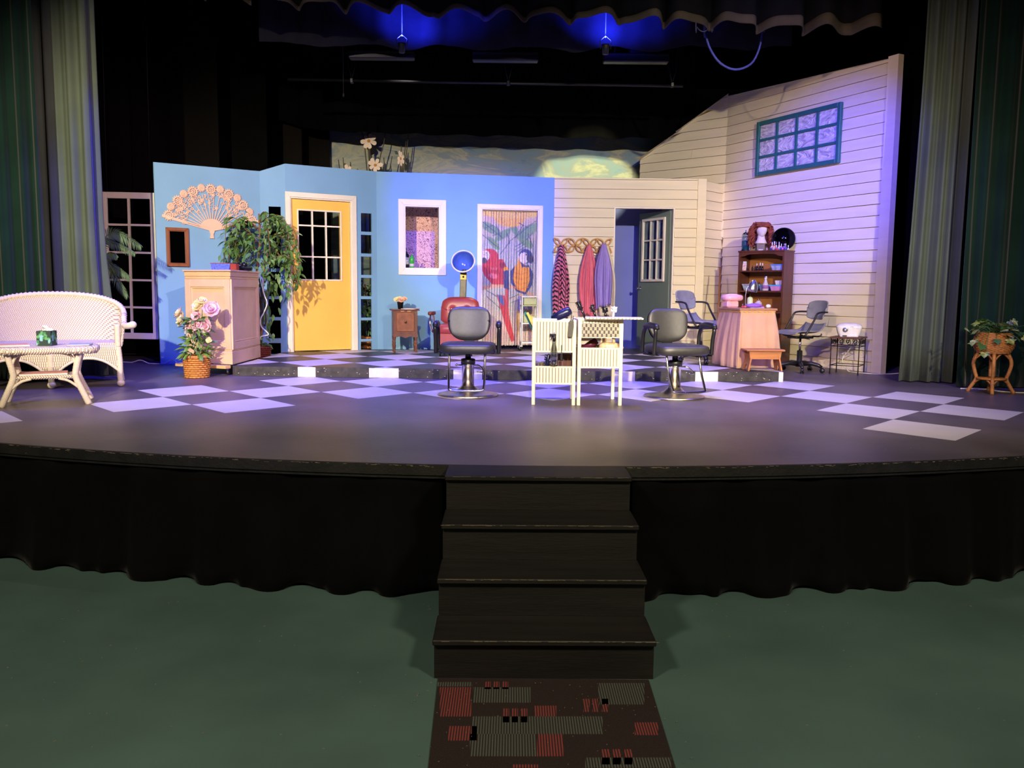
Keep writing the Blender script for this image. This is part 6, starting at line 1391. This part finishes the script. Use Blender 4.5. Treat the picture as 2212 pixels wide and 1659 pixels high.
# step stool in front
mat('stool_wood', (178, 116, 66), .45, var=.2, scale=4, stretch=(.6, 6, 6))
sl_ = thing('step_stool', 'small brown wooden step stool in front of the manicure table', 'stool', (2.85, 9.66, PZ), math.radians(2))
MB().box((0, 0, .235), (.44, .24, .022), bev=.006).build('top', 'stool_wood', sl_)
for sy in (-1, 1): MB().prism([(-.185, .225), (.185, .225), (.175, .145), (.165, .135), (-.165, .135), (-.175, .145)], .016, TR(0, sy * .085 - (.016 if sy < 0 else 0), 0)) .build('apron', 'stool_wood', sl_, bevel=.003)
for sx in (-1, 1):
    m = MB(TR(sx * .145, 0, .225) @ RY(-sx * .20)); m.prism([(-.10, 0), (-.115, -.228), (-.05, -.228), (-.025, -.17), (0, -.15), (.025, -.17), (.05, -.228), (.115, -.228), (.10, 0)], .018, RZ(PI / 2) @ TR(0, -.009, 0)); m.build('leg_panel', 'stool_wood', sl_, bevel=.003)

# ---------------------------------------------------------------- bookcase and what stands on it
mat('bookcase_wood', (88, 48, 30), .4, var=.3, scale=4, stretch=(5, 5, .6), spec=.5); mat('bookcase_back', (150, 98, 44), .5, var=.12, scale=5)
KB, KA = (3.66, 11.60), (3.165, 12.06); WB = math.hypot(KB[0] - KA[0], KB[1] - KA[1]); DB, HB = .30, 1.57
bk = thing('bookcase', 'dark brown wooden bookcase in the corner of the clapboards', 'bookcase', (KA[0], KA[1], SZ), math.atan2(KB[1] - KA[1], KB[0] - KA[0]))
MB().box((.012, DB / 2, HB / 2), (.024, DB, HB)).build('side_panel', 'bookcase_wood', bk); MB().box((WB - .012, DB / 2, HB / 2), (.024, DB, HB)).build('side_panel', 'bookcase_wood', bk)
MB().box((WB / 2, DB / 2, HB - .011), (WB + .02, DB + .02, .022), bev=.004).build('top', 'bookcase_wood', bk); MB().box((WB / 2, DB - .006, HB / 2), (WB - .05, .01, HB - .04)).build('back_panel', 'bookcase_back', bk)
SHZ = [.06] + [onw(1640, v, KA, KB)[1] - SZ for v in (716, 673, 628, 584)]
for z in SHZ: MB().box((WB / 2, DB / 2, z - .010), (WB - .05, DB - .015, .020)).build('shelf', 'bookcase_wood', bk)
m = MB(); m.prism([(.024, HB - .022), (.024, HB - .085), (.09, HB - .075), (.12, HB - .06), (.16, HB - .052), (WB / 2, HB - .045), (WB - .16, HB - .052), (WB - .12, HB - .06), (WB - .09, HB - .075), (WB - .024, HB - .085), (WB - .024, HB - .022)], .016, TR(0, .002, 0)); m.build('scalloped_valance', 'bookcase_wood', bk)
MB().box((WB / 2, .012, .03), (WB - .05, .016, .06)).build('plinth', 'bookcase_wood', bk)
def onB(x, y, z): return on_obj(bk, x, y, z)
def bx_(u, v=560): return onw(u, v, KA, KB)[0]
# glass jar of blue disinfectant
mat('liquid_blue', (40, 120, 150), .15, trans=.5); mat('comb_dark', (24, 40, 44), .5)
jr = thing('disinfectant_jar', 'tall glass jar of blue green disinfectant with a chrome lid', 'jar', onB(bx_(1600) - .005, .13, HB))
MB().lathe([(0, 0), (.062, 0), (.062, .014), (0, .014)], 20).build('base', 'plastic_black', jr); MB().lathe([(0, .014), (.05, .014), (.05, .145), (0, .145)], 20).build('liquid', 'liquid_blue', jr); MB().lathe([(.054, .014), (.054, .225), (.045, .235)], 20).build('glass', 'clear_glass', jr); MB().lathe([(.054, .228), (.05, .245), (.02, .262), (.006, .27), (.006, .285), (.014, .29), (0, .295)], 18).build('lid', 'chrome', jr); MB().box((.01, 0, .08), (.02, .01, .11)).build('comb', 'comb_dark', jr)
# wig on a foam head
mat('foam', (216, 202, 180), .8); mat('wig_auburn', (128, 58, 34), .5, var=.35, scale=30, spec=.4)
wg = thing('wig_head', 'curly auburn wig on a white foam head', 'wig', onB(bx_(1632), .14, HB), -.05)
MB().box((-.01, 0, .05), (.11, .10, .10), bev=.006).build('stand_box', mat('card_grey', (120, 108, 96), .8), wg)
MB().lathe([(.0, .10), (.085, .10), (.072, .125), (.055, .16), (.05, .20), (.04, .23), (0, .24)], 24).build('neck', 'foam', wg)
m = MB(); hc = V3(0, -.01, .285); nu, nv = 28, 22; vs = []
for i in range(nv + 1):
    th = -PI / 2 + PI * i / nv
    for k in range(nu):
        ph = 2 * PI * k / nu; x, y, z = math.cos(th) * math.cos(ph), math.cos(th) * math.sin(ph), math.sin(th); fy = -y
        r = Vector((x * .072 * (1 - .22 * max(0, -z)), y * .088, z * .105))
        if fy > 0:
            r.y -= .022 * math.exp(-((x / .16) ** 2)) * math.exp(-(((z + .12) / .22) ** 2)) * fy      # nose
            r.y += .010 * (math.exp(-(((abs(x) - .38) / .16) ** 2)) * math.exp(-(((z - .10) / .14) ** 2))) * fy  # eye hollows
            r.y -= .007 * math.exp(-((x / .25) ** 2)) * math.exp(-(((z + .55) / .09) ** 2)) * fy      # lips
            r.y -= .008 * math.exp(-((x / .25) ** 2)) * math.exp(-(((z + .85) / .12) ** 2)) * fy      # chin
        vs.append(hc + r)
m.add(vs, [(i * nu + k, i * nu + (k + 1) % nu, (i + 1) * nu + (k + 1) % nu, (i + 1) * nu + k) for i in range(nv) for k in range(nu)], True); m.build('foam_face', 'foam', wg)
MB().ball((0, .015, .325), (.098, .092, .075), 22, 12).build('wig_cap', 'wig_auburn', wg)
m = MB(); rr = random.Random(9)
for k in range(290):
    a = rr.uniform(-1.05 * PI / 1, 1.05 * PI); 
    d_ = abs((a + PI / 2 + PI) % (2 * PI) - PI)
    if d_ < 1.2: long = .05
    else: long = rr.uniform(.20, .33)
    st_ = V3(.085 * math.cos(a) * rr.uniform(.5, 1.05), .01 + .085 * math.sin(a) * rr.uniform(.5, 1.05), .36 + rr.uniform(-.03, .04)); P = []; ph = rr.uniform(0, 6); cr0 = rr.uniform(.012, .022)
    face = d_ < 1.2
    if face: st_.z = .372; st_.y = -.085; st_.x = rr.uniform(-.075, .075)
    for i in range(15):
        t = i / 14; out = (.012 if face else .075) * math.sin(min(1, t * 1.6) * PI / 2)
        P.append(st_ + V3(math.cos(a) * out + cr0 * math.sin(ph + t * 17), math.sin(a) * out * .7 + cr0 * math.cos(ph + t * 17), .02 * math.sin(t * 3) - long * t))
    m.tube(P, [.0075 * (1 - .4 * i / 14) for i in range(15)], 5)
m.build('curls', 'wig_auburn', wg, kind='stuff')
# round black mirror behind the wig
mat('mirror_dark', (26, 24, 34), .08, .9); rm = thing('round_mirror', 'round dark mirror leaning behind the wig', 'mirror', onB(bx_(1668) + .035, .245, HB), bk.rotation_euler[2] + .45)
m = MB(TR(0, 0, .158) @ RX(PI / 2)); m.lathe([(0, -.006), (.14, -.006), (.15, -.002), (.15, .008), (0, .008)], 40); m.build('disc', 'mirror_dark', rm); m = MB(TR(0, 0, .158)); m.tube([Vector((.15 * math.cos(2 * PI * k / 48), 0, .15 * math.sin(2 * PI * k / 48))) for k in range(48)], .008, 6, closed=True); m.build('rim', 'matte_black', rm)
# bottles of polish and lotion on top
PROW = [(1653, 0, .05, .010, (206, 150, 176)), (1661, 0, .05, .012, (64, 60, 140)), (1668, 0, .06, .010, (190, 180, 214)), (1673, 0, .04, .009, (204, 70, 70)), (1677, 0, .04, .010, (226, 92, 110)), (1682, 0, .055, .010, (70, 50, 160)), (1687, 0, .05, .010, (220, 110, 190)), (1692, 0, .05, .012, (70, 74, 110)), (1699, 0, .028, .014, (226, 214, 226)), (1702, 1, .06, .012, (80, 90, 180)),
        (1654, 2, .115, .014, (226, 170, 140)), (1658, 2, .125, .017, (226, 110, 56)), (1663, 2, .12, .011, (206, 198, 210)), (1668, 2, .115, .012, (230, 214, 214)), (1674, 2, .09, .010, (150, 110, 200)), (1679, 2, .095, .011, (180, 110, 190)), (1683, 2, .09, .010, (170, 120, 180)), (1688, 2, .065, .013, (60, 50, 50))]
NM = {(206, 150, 176): 'mauve', (64, 60, 140): 'indigo', (190, 180, 214): 'pale lilac', (204, 70, 70): 'red', (226, 92, 110): 'coral pink', (70, 50, 160): 'violet blue', (220, 110, 190): 'bright pink', (70, 74, 110): 'slate blue', (226, 214, 226): 'squat white', (80, 90, 180): 'royal blue', (226, 170, 140): 'peach', (226, 110, 56): 'orange', (206, 198, 210): 'slim silver', (230, 214, 214): 'tall pale pink', (150, 110, 200): 'purple', (180, 110, 190): 'orchid', (170, 120, 180): 'plum', (60, 50, 50): 'dark brown'}
for k, (u, row, h, r, c) in enumerate(PROW):
    ROW = {0: 'front row', 1: 'far right end', 2: 'back row'}[row]
    x = bx_(u, 535) + {0: 0, 1: -.05, 2: .03}[row]; y = {0: .05, 1: .03, 2: .13}[row] + .012 * (k % 2)
    bottle('nail_polish', '%s bottle in the %s of bottles on top of the bookcase' % (NM[c], ROW), 'bottle', onB(x, y, HB), [(0, 0), (r, 0), (r, h * .5), (r * .75, h * .58), (r * .5, h * .6)], mat('polish_%02d' % k, c, .2, spec=.6), (r * .55, h * .4), 'white_metal' if k % 3 else 'silver', group='bottles on the bookcase')
e = thing('small_box', 'slim cream packet lying before the wig', 'packet', onB(bx_(1640), .03, HB), bk.rotation_euler[2]); MB().box((0, 0, .008), (.06, .02, .016), bev=.003).build('carton', 'paper_white', e); MB().box((.02, 0, .0165), (.015, .021, .001)).build('label', 'paper_blue', e)
# first shelf
s1z, s2z, s3z = SHZ[4], SHZ[3], SHZ[2]
def tub(label, x, y, z, w_, d_, h, body, lid, rz=0):
    e = thing('plastic_tub', label, 'storage tub', onB(x, y, z), bk.rotation_euler[2] + rz); m = MB(); a, b_ = w_ / 2, d_ / 2; k = .82
    m.add([(-a * k, -b_ * k, 0), (a * k, -b_ * k, 0), (a * k, b_ * k, 0), (-a * k, b_ * k, 0), (-a, -b_, h), (a, -b_, h), (a, b_, h), (-a, b_, h)], [(3, 2, 1, 0), (4, 5, 6, 7), (0, 1, 5, 4), (1, 2, 6, 5), (2, 3, 7, 6), (3, 0, 4, 7)]); m.build('tub_body', body, e, bevel=.004)
    if lid: MB().box((0, 0, h + .008), (w_ + .016, d_ + .012, .018), bev=.005).build('tub_lid', lid, e)
mat('tub_clear', (176, 186, 206), .3, alpha=.8, rgb2=(120, 124, 140), scale=16, amount=.45); mat('lid_blue', (92, 140, 210), .4); mat('lid_green', (120, 200, 160), .4); mat('tub_pink', (206, 140, 190), .4, alpha=.9); mat('lid_cyan', (92, 176, 220), .4); mat('tub_white', (222, 210, 196), .5, rgb2=(170, 150, 140), scale=20, amount=.4)
tub('clear tub with a blue lid on the upper shelf of the bookcase', WB - .13, .12, s1z, .17, .14, .065, 'tub_clear', 'lid_blue')
tub('long clear tub at the left of the lower shelf', .145, .12, s2z, .20, .15, .075, 'tub_clear', 'tub_clear', .1); tub('tub with a green lid behind the purple spray bottle', WB * .47, .21, s2z, .14, .12, .07, 'tub_clear', 'lid_green'); tub('pink tub with a blue lid at the right of the lower shelf', WB - .13, .12, s2z, .17, .15, .065, 'tub_pink', 'lid_cyan'); tub('open white tub stacked on the pink tub', WB - .10, .13, s2z + .083, .12, .11, .06, 'tub_white', None)
spy = bottle('cleaner_bottle', 'clear bottle with a purple label on the lower bookcase shelf', 'bottle', onB(WB * .585, .05, s2z), [(0, 0), (.042, 0), (.046, .03), (.042, .08), (.024, .125), (.016, .15), (.016, .16)], mat('bottle_milky', (214, 200, 206), .35, alpha=.9), (.018, .02), 'white_metal', False); MB().lathe([(.0468, .03), (.0445, .075)], 18).build('label', mat('label_purple', (150, 100, 170), .5), spy); MB().box((0, -.005, .19), (.02, .04, .016)).build('nozzle', 'white_metal', spy)
cd_ = thing('card_packet', 'white packet with a red picture on the upper shelf', 'packet', onB(.06, .06, s1z), (-.12, 0, bk.rotation_euler[2])); MB().box((0, 0, .05), (.055, .012, .10)).build('card', mat('card_print', (230, 214, 200), .6, rgb2=(200, 80, 70), scale=22, amount=.42), cd_); MB().box((0, -.001, .115), (.05, .010, .025)).build('header', 'paper_white', cd_)
for k, (x, y, h, dk) in enumerate(((.12, .06, .03, 0), (.19, .05, .065, 1), (.225, .06, .06, 1), (.262, .05, .07, 1), (.30, .07, .065, 1), (.335, .06, .06, 1), (.21, .14, .10, 2), (.255, .15, .11, 2), (.295, .14, .105, 2))):
    lab = {0: 'tiny dark jar on the upper bookcase shelf', 1: ('leftmost', 'second', 'third', 'fourth', 'rightmost')[max(0, min(4, k - 1))] + ' small dark bottle in the front row of the upper bookcase shelf', 2: ('left', 'middle', 'right')[max(0, min(2, k - 6))] + ' of three pale capped dark bottles on the upper bookcase shelf'}[dk]
    bottle('cosmetic_bottle', lab, 'bottle', onB(x, y, s1z), [(0, 0), (.014, 0), (.014, h * .5), (.006, h * .62)], mat('dark_bottle', (40, 34, 34), .2, spec=.7) if 'dark_bottle' not in MAT else 'dark_bottle', (.006, h * .38), 'white_metal' if dk == 2 else 'metal_dark', group=('dark bottles front row' if dk == 1 else 'dark bottles back row' if dk == 2 else 'jars'))

# broom in the corner
mat('broom_straw', (206, 160, 84), .8, var=.3, scale=60, stretch=(6, 6, .5)); mat('broom_red', (150, 48, 36), .6); mat('handle_wood', (150, 96, 62), .5)
bp_ = fl(1549, 765, PZ); br = thing('broom', 'straw broom leaning in the clapboard corner', 'broom', (bp_.x, bp_.y, PZ))
MB().cyl((0, 0, .38), (.10, .42, 1.24), .012, 10).build('handle', 'handle_wood', br); m = MB()
m.add([(-.09, -.03, .0), (.09, -.03, 0), (.09, .03, 0), (-.09, .03, 0), (-.075, -.02, .16), (.075, -.02, .16), (.08, .03, .16), (-.075, .03, .16), (-.02, .01, .40), (.02, .01, .40), (.02, .04, .40), (-.02, .04, .40)], [(3, 2, 1, 0), (0, 1, 5, 4), (1, 2, 6, 5), (2, 3, 7, 6), (3, 0, 4, 7), (4, 5, 9, 8), (5, 6, 10, 9), (6, 7, 11, 10), (7, 4, 8, 11), (8, 9, 10, 11)]); m.build('straw_head', 'broom_straw', br)
rr = random.Random(1); m = MB()
for k in range(110): x = rr.uniform(-1, 1); y = rr.uniform(-.03, .03); m.tube([(x * .018, .02, .385), (x * .06, y * .6 - .004, .22), (x * .092, y, .0 + rr.uniform(0, .01))], .003, 4)
m.build('straws', 'broom_straw', br, kind='stuff')
MB().lathe([(.02, .36), (.026, .375), (.022, .41), (.014, .42)], 12, c=(0, .02, 0)).build('binding', 'broom_red', br); [MB().box((0, -.005, z), (.12 + .03 * (.2 - z), .062, .008), bev=.003).build('stitching', 'broom_red', br) for z in (.17, .14)]

# ---------------------------------------------------------------- iron table with the towel warmer
mat('iron', (46, 40, 40), .45, .6); mat('tile_top', (92, 56, 44), .5, var=.2)
it = thing('iron_table', 'small wrought iron table against the clapboard wall', 'table', (4.17, 10.55, SZ), math.radians(-34)); IW = .165
MB().box((0, 0, .452), (.37, .36, .02), bev=.004).build('top', 'tile_top', it)
for sx in (-1, 1):
    for sy in (-1, 1): m = MB(); m.cyl((sx * IW, sy * IW, 0), (sx * IW, sy * IW, .442), .0065, 8); m.ball((sx * IW, sy * IW, .01), .011, 8, 6); m.build('leg', 'iron', it)
for (a, b) in (((-1, -1), (1, -1)), ((1, -1), (1, 1)), ((1, 1), (-1, 1)), ((-1, 1), (-1, -1))):
    A_, B_ = V3(a[0] * IW, a[1] * IW, 0), V3(b[0] * IW, b[1] * IW, 0); d = (B_ - A_).normalized(); Lr = (B_ - A_).length
    for z in (.345, .11): MB().cyl(A_ + V3(0, 0, z), B_ + V3(0, 0, z), .005, 6).build('rail', 'iron', it)
    for k in range(4):
        c = A_ + d * (Lr * (k + .5) / 4) + V3(0, 0, .393); sgn = 1 if k % 2 else -1
        MB().tube([c + d * (sgn * (.030 * (1 - t * .09)) * math.cos(t)) + V3(0, 0, .038 * (1 - t * .09) * math.sin(t)) for t in [q * .55 for q in range(16)]], .0042, 5).build('scroll', 'iron', it)
twl = thing('towel_warmer', 'white domed towel warmer on the iron table', 'towel warmer', (4.17, 10.55, SZ + .463), math.radians(-20))
m = MB()
NZ = [(0, .118, .085), (.02, .126, .092), (.06, .14, .10), (.11, .152, .106), (.125, .154, .106), (.15, .13, .088), (.165, .08, .05), (.168, .0, .0)]; vs = []; n = 32
for (z, a, b_) in NZ:
    for k in range(n): t = 2 * PI * k / n; vs.append((a * math.copysign(abs(math.cos(t)) ** .55, math.cos(t)), b_ * math.copysign(abs(math.sin(t)) ** .55, math.sin(t)), z))
m.add(vs, [(i * n + k, i * n + (k + 1) % n, (i + 1) * n + (k + 1) % n, (i + 1) * n + k) for i in range(len(NZ) - 1) for k in range(n)] + [tuple(range(n))[::-1]], True); m.build('shell', 'white_metal', twl)
MB().lathe([(.032, 0), (.032, .006), (.024, .01), (.018, .01), (.016, .016), (0, .018)], 24, R=Matrix.Rotation(PI / 2, 3, 'X'), c=(-.045, -.098, .085)).build('dial', 'silver', twl); MB().lathe([(.012, 0), (.012, .012), (0, .013)], 14, R=Matrix.Rotation(PI / 2, 3, 'X'), c=(-.045, -.105, .085)).build('dial_knob', 'white_metal', twl)
MB().tube(bez([(.01, -.10, .115), (.03, -.115, .128), (.05, -.10, .115)], 4), .005, 6).build('handle', 'white_metal', twl); MB().box((0, -.10, .006), (.21, .06, .012), bev=.005).build('tray', 'white_metal', twl); MB().box((-.05, -.128, .012), (.05, .01, .014)).build('switch', 'clip_black', twl)
P = bez([onA(it, .05, .16, .44), onA(it, -.02, .19, .30), onA(it, -.10, .17, .15), onA(it, -.02, .20, .012), onA(it, .12, .16, .006), V3(4.52, 10.45, SZ + .006), V3(4.70, 10.5, SZ + .006), V3(4.95, 10.45, SZ + .03), V3(5.05, 10.2, SZ + .006)], 6)
tag(MB().tube([Vector((p.x, p.y, max(p.z, SZ + .006))) for p in P], .006, 6).build('power_cord', 'cord_white'), 'white cord running from under the iron table to the curtain', 'cord')
# ---------------------------------------------------------------- wicker stand with ivy
pst = thing('wicker_plant_stand', 'tan wicker plant stand with a round bowl at the right edge', 'plant stand', (4.905, 8.66, SZ), .35)
m = MB(); rows = 17
for k in range(rows):
    t = (k + .5) / rows; r = .115 + .075 * math.sin(PI * (.12 + .72 * t)) - .012 * t; z = .405 + .21 * t; n = 72
    m.tube([Vector(((r + .005 * math.sin(PI * (i / 2) + PI * k)) * math.cos(2 * PI * i / n), (r + .005 * math.sin(PI * (i / 2) + PI * k)) * math.sin(2 * PI * i / n), z)) for i in range(n)], .0068, 5, closed=True)
m.build('bowl', 'cane_natural', pst); MB().lathe([(0, .405), (.13, .41), (.16, .55), (0, .56)], 20).build('bowl_lining', 'cane_natural', pst); MB().lathe([(0, .565), (.155, .57), (0, .58)], 16).build('soil', 'soil', pst)
for k in range(4):
    a = PI / 4 + PI / 2 * k; c_, s__ = math.cos(a), math.sin(a); pr_ = lambda r, z: (r * c_, r * s__, z)
    m = MB(); wrapped(m, bez([pr_(.125, .41), pr_(.155, .36), pr_(.17, .29), pr_(.15, .20), pr_(.135, .14), pr_(.17, .07), pr_(.21, .0)], 4), .019); m.build('leg', 'cane_natural', pst)
    b_ = a + PI / 2; m = MB(); m.tube(bez([pr_(.165, .33), (.11 * math.cos(a + PI / 4), .11 * math.sin(a + PI / 4), .405), (.165 * math.cos(b_), .165 * math.sin(b_), .33)], 6), .009, 6); m.build('brace', 'cane_natural', pst)
    m = MB(); m.tube(bez([pr_(.165, .085), (.105 * math.cos(a + PI / 4), .105 * math.sin(a + PI / 4), .145), (.165 * math.cos(b_), .165 * math.sin(b_), .085)], 6), .009, 6); m.build('brace', 'cane_natural', pst)
MB().lathe([(0, .135), (.14, .135), (.145, .145), (.14, .155), (0, .155)], 24).build('lower_shelf', 'cane_natural', pst)
iv = thing('ivy_plant', 'variegated cream and green ivy in the wicker bowl', 'ivy', (4.905, 8.66, SZ + .582), .1)
mat('ivy_leaf', (92, 122, 60), .5, rgb2=(222, 214, 160), scale=22, amount=.42); mat('ivy_dark', (60, 96, 44), .5, var=.25)
def ivy_mesh(s):
    m = MB(); o = [(0, 0), (.30, -.12), (.52, .10), (.34, .30), (.62, .52), (.30, .62), (0, 1.0), (-.30, .62), (-.62, .52), (-.34, .30), (-.52, .10), (-.30, -.12)]
    vs = [(0, .35 * s, -.02 * s)] + [(x * s, y * s, .10 * s * abs(x) - .12 * s * y * y) for x, y in o]; m.add(vs, [(0, 1 + i, 1 + (i + 1) % 12) for i in range(12)], False); return m
r_ = random.Random(12); pts = []; m = MB()
for k in range(46):
    a = r_.uniform(0, 6.28); R_i = r_.uniform(.02, .26) ; z = .10 * (1 - (R_i / .3) ** 2) + r_.uniform(-.02, .05); p = V3(R_i * math.cos(a) * 1.05, R_i * math.sin(a) * .8, max(-.02 if R_i < .2 else -.10, z)); pts.append((p, V3(math.cos(a), math.sin(a) - .5, r_.uniform(-.5, .5)))); m.tube(bez([(0, 0, -.01), p * .5 + V3(0, 0, .06), p], 4), .003, 4)
for (x, y, z) in ((-.26, -.08, -.04), (-.22, -.14, -.08), (-.20, -.16, -.16), (.26, -.05, -.02), (.22, -.12, -.01), (-.10, -.18, -.03), (.02, -.19, -.02), (.10, -.17, .0), (.17, -.02, .16)): p = V3(x, y, z); pts.append((p, V3(x, y - .1, -.2))); m.tube(bez([(0, 0, -.01), V3(x * .6, y * .6, .05), p], 4), .003, 4)
m.build('stems', 'ivy_dark', iv, kind='stuff'); scatter_leaves(iv, 'leaf', pts[::2], ivy_mesh(.085), .8, 1.3, 2, 300, 'ivy_leaf'); scatter_leaves(iv, 'leaf', pts[1::2], ivy_mesh(.08), .8, 1.25, 4, 300, 'ivy_dark')
P = bez([V3(4.75, 8.95, SZ + .006), V3(4.98, 8.9, SZ + .006), V3(5.08, 8.83, SZ + .012), V3(5.0, 8.78, SZ + .006), V3(5.14, 8.62, SZ + .006), V3(5.35, 8.6, SZ + .006)], 6)
tag(MB().tube(P, .006, 6).build('extension_cord', 'cord_white'), 'white cord on the floor behind the wicker plant stand', 'cord')

# a second leafy plant behind the openings right of the yellow door
rp2 = at(791, 745, 12.75)
fp2 = thing('leafy_plant', 'leafy green plant in a tan basket behind the openings right of the yellow door', 'potted plant', (rp2.x, 12.75, PZ))
basket(fp2, .10, .13, .16, 8); MB().tube(bez([(0, 0, .1), (.02, 0, .5), (-.01, 0, .95)], 5), .010, 7).build('trunk', 'bark', fp2)
r_ = random.Random(77); pts = [(V3(r_.gauss(0, .10), r_.uniform(-.10, .12), r_.uniform(.25, 1.0)), V3(r_.uniform(-1, 1), r_.uniform(-1, .2), r_.uniform(-1, .1))) for _ in range(110)]
scatter_leaves(fp2, 'leaf', pts, leaf_mesh('leaf', .11, .055, 'leaf_green'), .8, 1.2, 8, 300, 'leaf_green')
